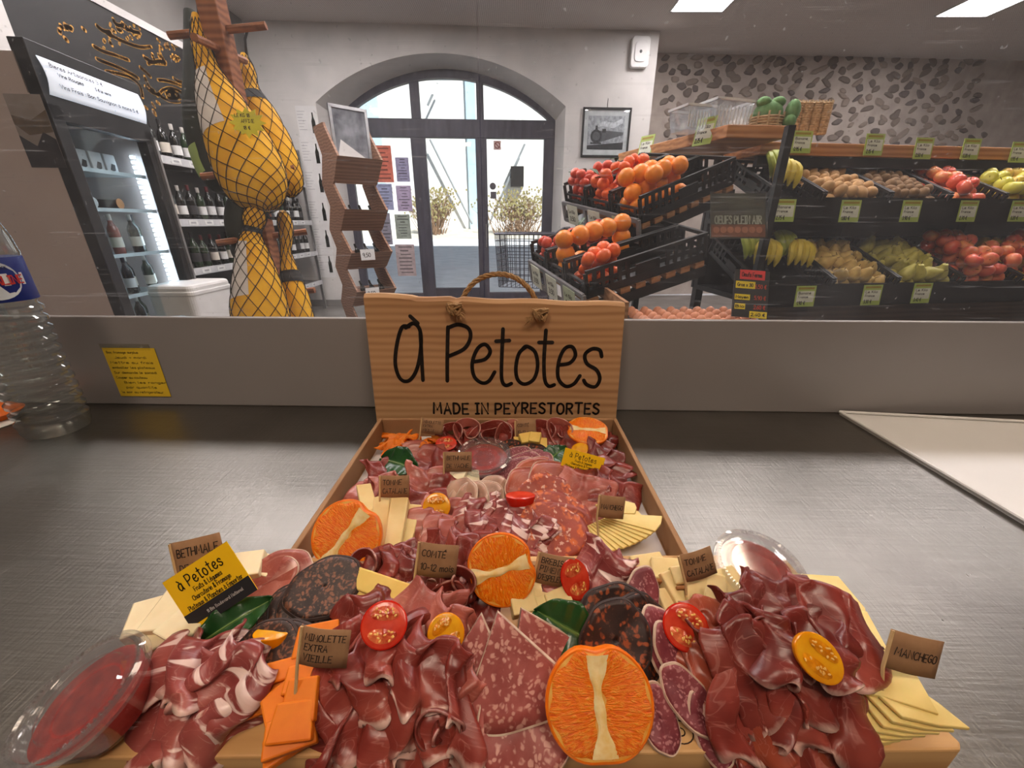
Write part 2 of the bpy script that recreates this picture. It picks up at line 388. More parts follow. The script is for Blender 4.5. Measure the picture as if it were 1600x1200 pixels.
for i in range(NA):
    xa = AX0 + (AX1 - AX0) * i / NA; xb = AX0 + (AX1 - AX0) * (i + 1) / NA
    ya = BX0 + (BX1 - BX0) * i / NA; yb = BX0 + (BX1 - BX0) * (i + 1) / NA
    za, zb = arcz(AX0, AX1, AZS, AZT, xa), arcz(AX0, AX1, AZS, AZT, xb)
    ka, kb = arcz(BX0, BX1, BZS, BZT, ya), arcz(BX0, BX1, BZS, BZT, yb)
    wq([(xa, 0, za), (xb, 0, zb), (xb, 0, CEILZ), (xa, 0, CEILZ)])
    wq([(xa, 0, za), (xb, 0, zb), (yb, REV, kb), (ya, REV, ka)])
    wq([(ya, REV, ka), (yb, REV, kb), (yb, .6, kb), (ya, .6, ka)])
    wq([(ya, .6, ka), (yb, .6, kb), (yb, .6, CEILZ + .3), (ya, .6, CEILZ + .3)])
wq([(AX0, 0, 0), (BX0, REV, 0), (BX0, REV, BZS), (AX0, 0, AZS)])
wq([(AX1, 0, 0), (BX1, REV, 0), (BX1, REV, BZS), (AX1, 0, AZS)])
wq([(BX0, REV, 0), (BX0, .6, 0), (BX0, .6, BZS), (BX0, REV, BZS)])
wq([(BX1, REV, 0), (BX1, .6, 0), (BX1, .6, BZS), (BX1, REV, BZS)])
struct(mb.obj('wall_back', WHITE, None, False, WM))
mb = MB()
mb.box(((WX0 + AX0) / 2, -.008, .05), (AX0 - WX0, .016, .1)); mb.box(((AX1 + WX1) / 2, -.008, .05), (WX1 - AX1, .016, .1))
struct(mb.obj('baseboard_back', pm('baseboard_paint', (128, 124, 120), (115, 112, 108), 6, .6), None, False, WM))

# the glazed entrance: frame bars and panes, all parts of one door
FRM = pm('frame_paint', (64, 62, 74), (48, 47, 58), 14, .5, stretch=(1, 1, .15))
PANE = thin_glass('window_glass', (252, 254, 255), .02)
door = thing('door_1', None, None, WM); struct(door)
def bar(x0, x1, z0, z1, d=.08, y=REV, name='frame_bar'):
    m = MB(); m.box(((x0 + x1) / 2, y + d / 2, (z0 + z1) / 2), (x1 - x0, d, z1 - z0)); return m.obj(name, FRM, door, False, None, 0, .004)
TZ1 = PW(700, 186, REV).z; TZ0 = PW(700, 215, REV).z
fw = .10
bar(BX0, BX0 + fw + .02, 0, BZS); bar(BX1 - fw - .06, BX1, 0, BZS)
m = MB()
for i in range(NA):
    q = []
    for k in (i, i + 1):
        x = BX0 + (BX1 - BX0) * k / NA; z = arcz(BX0, BX1, BZS, BZT, x)
        xi = BX0 + fw + (BX1 - BX0 - 2 * fw) * k / NA; zi = arcz(BX0 + fw, BX1 - fw, BZS, BZT - fw, xi)
        q += [(x, REV, z), (xi, REV, zi), (x, REV + .08, z), (xi, REV + .08, zi)]
    m.add(q, [(0, 1, 5, 4), (1, 3, 7, 5), (2, 6, 7, 3)])
m.obj('arched_frame', FRM, door, False)
bar(BX0 + .02, BX1 - .02, TZ0, TZ1, .1, REV - .01, 'transom')
mxs = []
for (ua, ub) in ((648, 670), (745, 762)):
    c = (PW(ua, 300, REV).x + PW(ub, 300, REV).x) / 2; hw = (PW(ub, 300, REV).x - PW(ua, 300, REV).x) / 2; mxs.append((c, hw))
    bar(c - hw, c + hw, 0, TZ0, .09, REV - .005, 'mullion')
    bar(c - hw * .62, c + hw * .62, TZ1, arcz(BX0, BX1, BZS, BZT, c) - .02, .07, REV + .005, 'mullion')
bar(mxs[0][0] + mxs[0][1], mxs[1][0] - mxs[1][1], 0, .2); bar(mxs[1][0] + mxs[1][1], BX1 - .16, 0, .12); bar(BX0 + .12, mxs[0][0] - mxs[0][1], 0, .12)
edges = [BX0 + .1, mxs[0][0], mxs[1][0], BX1 - .1]
for i in range(3):
    m = MB(); m.box(((edges[i] + edges[i + 1]) / 2, REV + .04, TZ0 / 2 + .05), (edges[i + 1] - edges[i], .006, TZ0 - .1)); m.obj('pane', PANE, door, False)
    m = MB(); n = 12; poly = [(edges[i], TZ1 - .02), (edges[i + 1], TZ1 - .02)]
    for k in range(n + 1):
        x = edges[i + 1] + (edges[i] - edges[i + 1]) * k / n; poly.append((x, arcz(BX0 + .05, BX1 - .05, BZS, BZT - .06, x)))
    m.prism(poly, .006, T(0, REV + .045, 0) @ RX(PI / 2)); m.obj('pane', PANE, door, False)
m = MB(); m.tube([(mxs[1][0] + .05, REV - .05, .85), (mxs[1][0] + .05, REV - .05, 1.2)], .012); m.box((mxs[1][0] + .05, REV - .025, .87), (.02, .05, .02)); m.box((mxs[1][0] + .05, REV - .025, 1.18), (.02, .05, .02)); m.obj('door_handle', STEELM, door)

# the pebble wall on the right
SY = 7.23; SA = R(3.0); SM = T(0, SY - .05, 0) @ RZ(SA); SI = SM.inverted()
def PS(u, v):
    o = SI @ CAM; d = SI.to_3x3() @ ray(u, v); return o + d * (-o.y / d.y)
mb = MB(); mb.box((5.3, .08, CEILZ / 2 + .1), (7.2, .16, CEILZ + .2))
MORTAR = pm('lime_mortar', (186, 174, 165), (168, 156, 147), 5, .95, bump=.6, bd=.01, detail=8)
swall = mb.obj('wall_stone', MORTAR, None, False, SM); struct(swall)
STONES = [pm('pebble_%d' % i, c, tuple(x * .78 for x in c), 14, .85, bump=.3) for i, c in enumerate([(146, 132, 122), (128, 116, 108), (160, 145, 134), (116, 106, 102)])]
sme = []
for k in range(8):
    q = random.Random(k); m = MB(); n = 9
    ring = [(q.uniform(.75, 1.1)) for _ in range(n)]
    vs = [(math.cos(2 * PI * i / n) * ring[i], 0, math.sin(2 * PI * i / n) * ring[i]) for i in range(n)]
    vs += [(x * .72, -.45, z * .72) for x, y, z in vs]; vs.append((0, -.6, 0))
    m.add(vs, [(i, (i + 1) % n, n + (i + 1) % n, n + i) for i in range(n)] + [(n + i, n + (i + 1) % n, 2 * n) for i in range(n)])
    sme.append(m.mesh('stone', STONES[k % 4]))
q = random.Random(3); placed = []
v = 92; row = 0
cand = []
while v < 236:
    u = 1036 + q.uniform(0, 16)
    while u < 1540:
        cand.append((u + q.uniform(-4, 4), v + q.uniform(-5, 5))); u += q.uniform(20, 29)
    v += 11.5; row += 1
q.shuffle(cand)
for (u, v) in cand[:298]:
    if u > 1575 - (v - 90) * .2: continue
    p = PS(u, v); o = link('stone', sme[q.randrange(8)], swall, T(p.x, 0, p.z) @ RY(q.uniform(-.7, .7)) @ S(q.uniform(.062, .112), q.uniform(.03, .05), q.uniform(.036, .066)))

# ceiling light panels
LED = emis('led_diffuser', (255, 246, 248), PANEL_POWER)
WLED = emis('warm_led_diffuser', (255, 234, 210), PANEL_POWER * .32); WFILL = emis('warm_fill_diffuser', (255, 232, 208), PANEL_POWER * .8)  # second warm diffuser is for panels added to light the food fronts
def panel(x, y, label, grp=None, mt=None):
    t = thing('ceiling_light', label, 'ceiling light', T(x, y, CEILZ), grp)
    m = MB(); m.box((0, 0, -.006), (.6, .6, .012)); m.obj('diffuser', mt or LED, t, False)
    m = MB()
    for s in (-1, 1): m.box((s * .308, 0, -.008), (.016, .632, .016)); m.box((0, s * .308, -.008), (.632, .016, .016))
    m.obj('frame', pm('panel_frame', (225, 225, 225), None, 5, .5), t, False)
p = PZ(1090, 14, CEILZ); panel(p.x, p.y - .28, 'bright square ceiling panel nearer the white wall')
p = PZ(1505, 22, CEILZ); panel(p.x, p.y - .28, 'bright square ceiling panel above the pebble wall side')
for i, (x, y) in enumerate([(-.98, 4.7), (-2.4, 4.7), (-2.4, 2.9), (-.98, 2.9), (.44, 2.9), (1.86, 2.9), (3.3, 2.9), (4.7, 2.9), (-1.5, 1.0), (1.5, 1.0), (-.7, -.9), (.8, -.9)]):
    panel(x, y, 'assumed bright square ceiling panel outside the view', 'ceiling panels out of view', WFILL if y < 0 else (WLED if y < 2 else None))  # the pair behind the camera is added, unseen frontal fill for the food

# alarm box, cable, picture of a train
def wall_thing(name, label, cat, u, v, off=-.001, group=None):
    p = PW(u, v); return thing(name, label, cat, WM @ T(p.x, p.y + off, p.z) @ RX(PI / 2), group)   # local x right, y up, z to the room
t = wall_thing('alarm_box', 'small white rounded alarm box high on the white wall', 'alarm box', 998, 84)
def rrect(w_, h_, r, n=5):
    pts = []
    for cx, cy, a in ((w_ / 2 - r, h_ / 2 - r, 0), (-w_ / 2 + r, h_ / 2 - r, 90), (-w_ / 2 + r, -h_ / 2 + r, 180), (w_ / 2 - r, -h_ / 2 + r, 270)):
        for k in range(n + 1): b = R(a + 90 * k / n); pts.append((cx + r * math.cos(b), cy + r * math.sin(b)))
    return pts
PLW = pm('white_plastic', (216, 214, 212), (206, 204, 202), 6, .4)
m = MB(); m.prism(rrect(.25, .34, .05), .07); m.obj('housing', PLW, t, False, None, 0, .012)
m = MB(); m.prism(rrect(.16, .22, .05), .012, T(0, 0, .07)); m.obj('cover', PLW, t, False, None, 0, .004)
m = MB(); m.lathe([(.018, .082), (.018, .086), (0, .088)], 16); m.obj('lens', BLACKP, t)

PRINT = NT('train_photo'); _c = PRINT.coord('Object', (14, 9, 1)); PRINT = PRINT.fin(PRINT.ramp(PRINT.noise(_c, 1.5, 6, .7), [(.35, (120, 120, 124)), (.6, (186, 186, 188))]), .6)
PHG = [pm('photo_grey_%d' % i, c, tuple(x * .8 for x in c), 40, .6) for i, c in enumerate([(58, 58, 60), (100, 100, 103), (222, 222, 224)])]
def picture(label, u, v, w_, h_, train=True):
    t = wall_thing('framed_picture', label, 'picture', u, v)
    m = MB()
    for s in (-1, 1): m.box((s * (w_ / 2 - .012), 0, .015), (.024, h_, .03)); m.box((0, s * (h_ / 2 - .012), .015), (w_, .024, .03))
    m.obj('frame', DARKM, t, False)
    m = MB(); m.box((0, 0, .008), (w_ - .04, h_ - .04, .006)); m.obj('mat_board', pm('mat_board', (208, 208, 206), None, 8, .7), t, False)
    pr = MB(); pr.box((0, 0, .0125), (w_ * .76, h_ * .68, .002)); pr = pr.obj('print', PRINT, t, False)
    if train:
        a, b = w_ * .76, h_ * .68; z = .014
        m = MB(); m.prism([(-a / 2, -b * .5), (a / 2, -b * .5), (a / 2, -b * .28), (-a / 2, -b * .38)], .0004, T(0, 0, z)); m.obj('track_bed', PHG[0], pr, False)
        m = MB(); m.prism([(-a * .2, -b * .3), (a * .48, -b * .06), (a * .48, b * .02), (a * .1, b * .06), (-a * .2, b * .06)], .0004, T(0, 0, z)); m.obj('carriages', PHG[1], pr, False)
        m = MB(); m.lathe([(b * .2, 0), (b * .2, .0008), (0, .0008)], 20, T(-a * .26, -b * .1, z)); m.box((-a * .26, b * .14, z), (a * .06, b * .14, .0012)); m.box((-a * .26, -b * .31, z), (a * .3, b * .05, .0012)); m.box((-a * .05, b * .06, z), (a * .1, b * .12, .001)); m.obj('engine', PHG[0], pr, False)
        m = MB(); m.lathe([(b * .13, 0), (b * .13, .0012), (0, .0012)], 20, T(-a * .26, -b * .1, z)); m.obj('smokebox_door', PHG[1], pr, False)
        m = MB(); m.prism([(-a * .3, b * .16), (-a * .1, b * .34), (a * .2, b * .3), (a * .44, b * .44), (a * .46, b * .3), (a * .2, b * .14), (-a * .1, b * .2)], .0004, T(0, 0, z)); m.obj('smoke', PHG[2], pr, False)
    m = MB(); m.box((0, h_ / 2 + .05, .003), (.006, .12, .004)); m.obj('hanger', DARKM, t, False)
    m = MB(); m.box((0, 0, .02), (w_ - .05, h_ - .05, .002)); m.obj('picture_glass', PANE, t, False)
picture('black framed photo of a steam train on the white wall', 946, 208, .68, .60)
picture('lower black framed photo half hidden behind the citrus rack', 936, 326, .68, .5, False)
t = wall_thing('newspaper_sign', 'dark newspaper name plate with white letters below the pictures', 'sign', 950, 366, -.02)
m = MB(); m.box((0, 0, .01), (.58, .15, .02)); m.obj('plate', pm('sign_dark', (36, 38, 46), None, 8, .5), t, False)
m = MB(); write(m, "L'INDEPENDANT", 0, -.04, .08, .014, .0206, .5, None, 'C'); m.obj('lettering', PLW, t, False)

# wine sheets pinned on the wall left of the door
PAPER = pm('white_paper', (214, 212, 210), (205, 203, 202), 5, .8)
GREYINK = pm('grey_ink', (165, 165, 166), None, 5, .8)
DKGLASS = pm('dark_bottle', (24, 28, 22), (14, 16, 14), 8, .12, spec=.6)
for i, (u, v) in enumerate([(481, 192), (487, 240), (493, 286), (498, 331), (503, 373), (508, 413)]):
    nm = ['topmost', 'second', 'third', 'fourth', 'fifth', 'lowest'][i]
    t = wall_thing('wine_sheet', nm + ' white wine sheet with a printed bottle in the column left of the door', 'poster', u, v, -.001, 'wine sheets left of the door')
    m = MB(); m.box((0, 0, .001), (.27, .385, .002)); m.obj('paper', PAPER, t, False)
    m = MB()
    for k in range(7): m.box((-.07 - .01 * (k % 3), .13 - k * .035, .0024), (.1 - .02 * (k % 3), .006, .0006))
    m.obj('text_lines', GREYINK, t, False)
    m = MB(); m.prism([(.05, -.12), (.1, -.12), (.1, .02), (.085, .06), (.083, .12), (.067, .12), (.065, .06), (.05, .02)], .0006, T(0, 0, .002)); m.obj('bottle_print', DKGLASS, t, False)

# ================================================================== the street
ROAD = pm('asphalt', (205, 207, 212), (186, 189, 196), 6, .9, stretch=(.6, 3, 1))
mb = MB(); mb.add([(-9, 7.0, -.05), (9, 7.0, -.05), (9, 11.6, .8), (-9, 11.6, .8), (-9, 7, -.3), (9, 7, -.3), (9, 11.6, -.3), (-9, 11.6, -.3)], [(0, 1, 2, 3), (4, 7, 6, 5), (0, 4, 5, 1), (2, 6, 7, 3), (1, 5, 6, 2), (0, 3, 7, 4)])
struct(mb.obj('road', ROAD, None, False))
mb = MB(); mb.add([(-9, 11.6, .82), (9, 11.6, .82), (9, 14, 1.05), (-9, 14, 1.05), (-9, 11.6, -.3), (9, 11.6, -.3), (9, 14, -.3), (-9, 14, -.3)], [(0, 1, 2, 3), (4, 7, 6, 5), (0, 4, 5, 1), (2, 6, 7, 3), (1, 5, 6, 2), (0, 3, 7, 4)])
struct(mb.obj('sidewalk', pm('paving', (205, 200, 190), (190, 184, 172), 4, .9), None, False))
bl = thing('building', 'bright white warehouse with a blue post and braces across the street', 'building', T(0, 14, 0))
m = MB(); m.box((0, .5, 3.5), (18, 1, 7.4)); m.obj('facade', pm('white_cladding', (240, 240, 238), (232, 232, 230), 2, .8), bl, False)
for u, wd_ in ((586, .5), (738, .28)):
    p = PY(u, 250, 13.9); m = MB(); m.box((p.x, -.06, 3.5), (wd_, .12, 7.2)); m.obj('blue_post', pm('blue_steel', (190, 214, 228), (176, 204, 222), 3, .6), bl, False)
p = PY(800, 112, 13.9); m = MB(); m.box((p.x - 1, -.1, p.z + .3), (8, .2, .5)); m.obj('blue_beam', pm('blue_steel2', (180, 215, 230), (165, 200, 222), 3, .6), bl, False)
for (ua, va, ub, vb) in ((672, 218, 738, 350), (820, 225, 768, 340), (684, 130, 668, 165)):
    a = PY(ua, va, 13.7); b = PY(ub, vb, 13.7); m = MB(); m.tube([(a.x, -.3, a.z), (b.x, -.3, b.z)], .035); m.obj('brace', pm('brace_grey', (150, 155, 160), None, 5, .6), bl)
p = PY(808, 277, 13.9); m = MB(); m.box((p.x, -.03, p.z), (.4, .7, .55)); m.obj('meter_box', DARKM, bl, False)
TWIG = pm('bush_twig', (150, 120, 96), (120, 96, 74), 20, .8)
BLEAF = pm('bush_leaf', (160, 150, 100), (130, 124, 80), 20, .8)
for (ua, ub, vt, lab) in ((655, 692, 300, 'bare twiggy bush left of the door bar across the street'), (770, 850, 302, 'wide bare twiggy bush right of the door bar across the street')):
    a = PY(ua, 356, 12.3); b = PY(ub, 356, 12.3); zt = PY(ua, vt, 12.3).z; z0 = .88
    t = thing('bush', lab, 'bush', T((a.x + b.x) / 2, 12.5, z0)); hw = (b.x - a.x) / 2
    q = random.Random(int(ua)); m = MB(); lf = MB()
    for k in range(150):
        x = q.gauss(0, .25) * hw; y = q.gauss(0, .2); an = q.gauss(0, .35)
        L = (zt - z0) * q.uniform(.55, 1.0); pts = [Vector((x * 1.6, y * .5, 0))]
        for j in range(4): pts.append(pts[-1] + Vector((math.sin(an) * L / 4 + q.gauss(0, .03) + x * .12, q.gauss(0, .05), L / 4)))
        m.tube(pts, [.012, .01, .008, .006, .003], 3)
        for j in range(4):
            e = pts[q.randrange(2, 5)]; d = Vector((q.gauss(0, .12), q.gauss(0, .1), q.uniform(.02, .16))); m.tube([e, e + d], .004, 3)
            c = e + d; lf.add([c, c + Vector((.04, .01, .02)), c + Vector((.02, 0, .07)), c + Vector((-.02, .01, .04))], [(0, 1, 2, 3)])
    m.obj('branches', TWIG, t); o = lf.obj('leaves', BLEAF, t, False); o['kind'] = 'stuff'
# ================================================================== the counter
STEEL = NT('brushed_steel')
_v = STEEL.coord('Object', (2, 30, 1), (0, 0, .5)); _n1 = STEEL.noise(_v, 6, 6, .65); _v2 = STEEL.coord('Object', (40, 3, 1), (0, 0, .2)); _n2 = STEEL.noise(_v2, 8, 5, .6)
_v3 = STEEL.coord('Object'); _n3 = STEEL.noise(_v3, 3, 4)
_r = STEEL.math('ADD', STEEL.math('MULTIPLY', _n1, .18), STEEL.math('ADD', STEEL.math('MULTIPLY', _n2, .16), STEEL.math('MULTIPLY', _n3, .14)))
STEEL.bump(STEEL.math('ADD', _n1, _n2), .26, .0013)
STEEL = STEEL.fin(STEEL.ramp(_n3, [(.3, (112, 108, 103)), (.7, (140, 136, 130))]), STEEL.math('ADD', _r, .10), .95)
CA = R(-1.6)          # the upstand runs a little askew to the view
CM = T(0, .685, CT) @ RZ(CA)
def PC(u, v, off=0):
    i = CM.inverted(); o = i @ CAM; d = i.to_3x3() @ ray(u, v); return o + d * ((off - o.y) / d.y)
counter = thing('counter', 'brushed steel serving counter with a pale grey upstand along its far edge', 'counter', CM @ T(0, 0, -CT))
m = MB(); m.box((.1, -.52, CT - .02), (3.6, 1.08, .04)); m.obj('worktop', STEEL, counter, False, None, 0, .004)
m = MB(); m.box((.1, .15, CT / 2 - .03), (3.5, .55, CT - .06)); m.obj('base_cabinet', DARKM, counter, False)
UPH = PC(800, 499).z
UPM = pm('upstand_panel', (146, 142, 142), (132, 127, 126), 1.2, .32, spec=.5)
m = MB(); m.box((.1, .006, CT + UPH / 2), (3.5, .012, UPH)); m.obj('upstand', UPM, counter, False, None, 0, .002)
SCREEN = thin_glass('screen_glass', (252, 253, 252), .0, .032, True, .22)
gs = thing('glass_screen', 'scratched clear glass screen rising from the grey upstand', 'glass screen', CM @ T(0, .004, UPH))
xm = PC(752, 300).x
for a, b in ((-1.75, xm - .0015), (xm + .0015, 1.85)):
    m = MB(); m.box(((a + b) / 2, .006, .45), (b - a, .006, .9)); m.obj('glass_pane', SCREEN, gs, False)

def quad_frame(TL, TR, BL, t):
    a, b, c = PT(TL[0], TL[1], t), PT(TR[0], TR[1], t), PT(BL[0], BL[1], t)
    return axes(c, b - a, a - c), (b - a).length, (a - c).length

# yellow sticky note on the upstand
a = PC(160, 543); b = PC(240, 548); c = PC(178, 618)
t = thing('sticky_note', 'yellow handwritten note taped to the grey upstand', 'note', CM @ T(a.x, -.0015, c.z) @ RX(PI / 2))
wn, hn = b.x - a.x + .004, a.z - c.z
m = MB(); m.box((wn / 2, hn / 2, 0), (wn, hn, .0006)); m.obj('paper', pm('note_yellow', (226, 190, 44), (216, 178, 36), 5, .7), t, False)
m = MB()
for i, s_ in enumerate(['Bac fromage surplus', 'Jeudi + mardi', 'Mettre au frais', 'emballer les plateaux', 'Sur demande le samedi', 'Couper au couteau', 'Bien les ranger', 'par quantite', 'le soir au refrigerateur']):
    write(m, s_, .006 + (.012 if i in (1, 6, 7) else 0), hn - .0105 - i * hn * .103, hn * .045, .0007, .0005, wn * (.6 if i in (0, 1, 5, 7) else .82))
m.obj('handwriting', INK, t, False)
m = MB(); m.box((wn * .45, hn + .002, .0004), (wn * .95, .012, .0003)); m.obj('tape', thin_glass('clear_tape', (250, 250, 245), .05), t, False)

# water bottle
WATER = thin_glass('water_plastic', (240, 246, 246), .10, .05, False, 1.5, .03)
bx = thing('water_bottle', 'large clear plastic water bottle with a blue label on the steel counter', 'bottle', T(-.775, .60, CT))
prof = [(0, .004), (.028, .0), (.040, .004), (.0435, .014), (.0435, .022)]
z = .024
for k in range(12): prof += [(.045, z), (.045, z + .005), (.0405, z + .009), (.0405, z + .0125)]; z += .0165
prof += [(.0435, z), (.0435, z + .062), (.0445, z + .066)]; z += .07
prof += [(.044, z), (.042, z + .02), (.036, z + .045), (.026, z + .062), (.016, z + .075), (.013, z + .085), (.013, z + .105), (0, z + .105)]
m = MB(); m.lathe(prof, 40, None, lambda a, s_: 1 - (.03 * (.5 + .5 * math.cos(5 * a)) if s_ < .12 else 0)); m.obj('body', WATER, bx)
lz = .024 + 12 * .0165
lab = MB(); lab.lathe([(.0442, lz), (.0446, lz + .001), (.0446, lz + .061), (.0442, lz + .062)], 40); lab = lab.obj('label', pm('label_blue', (26, 44, 120), (20, 36, 104), 10, .4), bx)
def wrap(r0, a0_, zc):
    return lambda x, y, h: ((r0 + h) * math.cos(a0_ + x / r0), (r0 + h) * math.sin(a0_ + x / r0), zc + y)
wf = wrap(.0447, R(-31), lz + .031)
m = MB(); m.add([wf(0, 0, .0002)] + [wf(.029 * math.cos(2 * PI * k / 28), .027 * math.sin(2 * PI * k / 28), .0003) for k in range(28)], [(0, 1 + k, 1 + (k + 1) % 28) for k in range(28)])
m.obj('label_disc', pm('label_silver', (205, 210, 214), (190, 196, 202), 20, .3), lab)
m = MB(); m.add([wf(x, y, .0006) for x, y in ((-.034, -.008), (-.012, -.008), (.012, -.008), (.034, -.008), (.034, .009), (.012, .009), (-.012, .009), (-.034, .009))], [(0, 1, 6, 7), (1, 2, 5, 6), (2, 3, 4, 5)]); m.obj('label_band', PLW, lab)
m = MB(); write(m, 'CRISTALINE', 0, -.0055, .011, .0022, .0009, .062, wf, 'C', 1.6); m.obj('label_lettering', pm('label_red', (196, 50, 44), None, 10, .5), lab, False)
m = MB(); wf2 = wrap(.0447, R(-31), lz + .046); write(m, 'EAU DE SOURCE', 0, 0, .004, .0007, .0009, .036, wf2, 'C'); m.obj('label_small_print', INK, lab, False)
m = MB(); m.lathe([(.0155, z + .088), (.0155, z + .106), (.014, z + .108), (0, z + .108)], 24); m.obj('cap', pm('cap_blue', (40, 70, 160), None, 6, .4), bx)

# paper with an orange at the far left, thick white sheet at the right
p = PZ(8, 655, CT)
t = thing('paper_sheet', 'white paper sheet beside the water bottle', 'paper', T(p.x - .10, p.y - .03, CT))
m = MB(); m.add([(-.2, -.12, .001), (.105, -.13, .001), (.14, .02, .0015), (-.2, .08, .001)], [(0, 1, 2, 3)]); m.obj('sheet', PAPER, t, False, None, .001)
p = PZ(-18, 640, CT + .02)
t = thing('orange_slice', 'small piece of orange peel on the left paper sheet', 'peel', T(p.x, p.y, CT + .0025)); m = MB(); m.lathe([(0, 0), (.03, .0), (.042, .012), (.03, .02), (0, .018)], 20); m.obj('peel', pm('peel_o', (235, 110, 20), None, 30, .4), t)
A = PZ(1312, 645, CT + .004); B = PZ(1600, 660, CT + .004); C_ = PZ(1600, 815, CT + .004)
t = thing('white_tray_sheet', 'stiff white sheet with a raised rim lying at the right of the counter', 'sheet', T(A.x, A.y, CT))
d1 = B - A; d2 = C_ - A; far = d1 * 1.8
m = MB(); m.add([(0, 0, .001), (far.x, far.y, .001), (far.x + .2, d2.y * 1.5, .001), (d2.x * 1.5, d2.y * 1.5, .001)], [(0, 1, 2, 3)])
m.obj('sheet', pm('white_board', (222, 220, 218), (214, 212, 210), 3, .5), t, False, None, .004)
e = Vector((d2.x * 1.5, d2.y * 1.5, .006)); m = MB(); m.tube([(0, 0, .006), e], .0028, 8); m.tube([(0, 0, .006), (far.x, far.y, .006)], .0028, 8); m.obj('rim', pm('white_board', (0, 0, 0)), t)

# ================================================================== wooden sign
SIGNW = NT('sign_pine'); _v = SIGNW.coord('Object', (1.2, 1, 14)); _n = SIGNW.noise(_v, 2.2, 3, .5, .35)
_w = SIGNW.n('TexWave', wave_type='BANDS', bands_direction='Z'); _w.inputs['Scale'].default_value = 26; _w.inputs['Distortion'].default_value = 3.5; _w.inputs['Detail'].default_value = 2; _w.inputs['Detail Scale'].default_value = .6
_v2 = SIGNW.coord('Object', (.25, 1, 1)); SIGNW.l(_v2, _w.inputs['Vector'])
_f = SIGNW.math('ADD', SIGNW.math('MULTIPLY', _w.outputs['Fac'], .26), SIGNW.math('MULTIPLY', _n, .74)); SIGNW.bump(_f, .25, .0006)
SIGNW = SIGNW.fin(SIGNW.ramp(_f, [(.2, (150, 108, 74)), (.45, (178, 136, 96)), (.75, (194, 154, 114))]), .6, 0, .3)
SY_ = .625
sTL = PY(594, 462, SY_ + .015); sTR = PY(967, 474, SY_ + .015); sB = CT
tilt = R(5)
sx0, sx1 = PY(586, 640, SY_).x, PY(963, 650, SY_).x; sw = sx1 - sx0
sh = (sTL.z - CT) / math.cos(tilt) + .0; sh2 = (sTR.z - CT) / math.cos(tilt)
sign = thing('wooden_sign', 'pine plank sign with black hand lettering and a rope handle behind the box', 'sign', T(sx0, SY_, CT) @ RX(-tilt))
ng = 40; m = MB(); q = random.Random(5); top = []
for i in range(ng + 1):
    s_ = i / ng; zt = sh + (sh2 - sh) * s_ + .0012 * math.sin(s_ * 22) + (-.003 if .33 < s_ < .36 else 0) + (.002 if s_ < .2 else 0)
    top.append((s_ * sw, zt))
vs = []; 
for x, zt in top: vs += [(x, 0, 0), (x, 0, zt - .006), (x, .006, zt), (x, .022, zt), (x, .022, 0)]
fs = []
for i in range(ng):
    a = i * 5; b = a + 5
    for k in range(4): fs.append((a + k, b + k, b + k + 1, a + k + 1))
    fs.append((a + 4, b + 4, b, a))
fs += [(0, 1, 2, 3, 4), tuple(ng * 5 + k for k in (4, 3, 2, 1, 0))]
m.add(vs, fs); m.obj('plank', SIGNW, sign, False)
# lettering follows the plank face: local x along, z up
sf = lambda x, y, h: (x, -.0004 - h, y)
_si = sign.matrix_world.inverted()
def sl(u, v): o = _si @ CAM; d = _si.to_3x3() @ ray(u, v); p = o + d * (-o.y / d.y); return (p.x, p.z)      # where a sight line meets the plank face
BIG = [ # strokes traced as the hand lettered name, in plank pixels
 [(639, 510), (628, 512), (620, 540), (618, 570), (626, 592), (640, 594), (652, 575), (658, 540), (656, 515), (646, 505), (634, 512)],
 [(657, 520), (659, 560), (661, 594)], [(641, 494), (653, 505)],
 [(700, 511), (699, 560), (699, 595)], [(700, 512), (716, 507), (732, 513), (735, 528), (725, 545), (702, 556)],
 [(741, 565), (758, 561), (766, 549), (758, 538), (746, 545), (738, 567), (741, 588), (753, 598), (764, 595), (773, 581)],
 [(786, 514), (784, 560), (784, 592), (790, 602), (799, 599)], [(775, 533), (796, 532)],
 [(823, 541), (811, 552), (806, 575), (809, 593), (820, 600), (834, 592), (840, 572), (836, 550), (823, 541), (816, 546)],
 [(853, 516), (850, 560), (851, 592), (857, 603), (866, 601)], [(842, 535), (863, 535)],
 [(873, 570), (890, 567), (899, 555), (894, 542), (882, 545), (873, 565), (872, 590), (883, 603), (896, 600), (906, 587)],
 [(940, 557), (937, 547), (925, 545), (914, 554), (917, 568), (932, 578), (937, 592), (930, 604), (917, 601), (912, 594)],
]
m = MB()
for l in BIG:
    pts = [sl(*p) for p in l]
    ribbon(m, catmull(pts, 6) if len(pts) > 2 else pts, .0064, sf, .0004)
m.obj('name_lettering', INK, sign, False)
m = MB(); write(m, 'MADE IN PEYRESTORTES', sl(678, 645)[0], sl(806, 646)[1], sl(806, 630)[1] - sl(806, 646)[1], .0036, .0004, sl(935, 645)[0] - sl(678, 645)[0], sf, 'L', 2.6, 0, .4); m.obj('small_lettering', INK, sign, False)
ROPE = pm('jute_rope', (176, 140, 96), (140, 106, 70), 300, .9, bump=.6)
def rope(pts, r, parent, name='rope'):
    m = MB()
    for ph in (0, 2.1, 4.2):
        o = []
        for i, p in enumerate(pts):
            a = i * .55 + ph; d = (Vector(pts[min(i + 1, len(pts) - 1)]) - Vector(pts[max(0, i - 1)])).normalized()
            n1 = d.orthogonal().normalized(); n1 = Vector((0, 1, 0)) - d * d.y; n1.normalize(); n2 = d.cross(n1)
            o.append(Vector(p) + (n1 * math.cos(a) + n2 * math.sin(a)) * r * .55)
        m.tube(o, r * .62, 5)
    return m.obj(name, ROPE, parent)
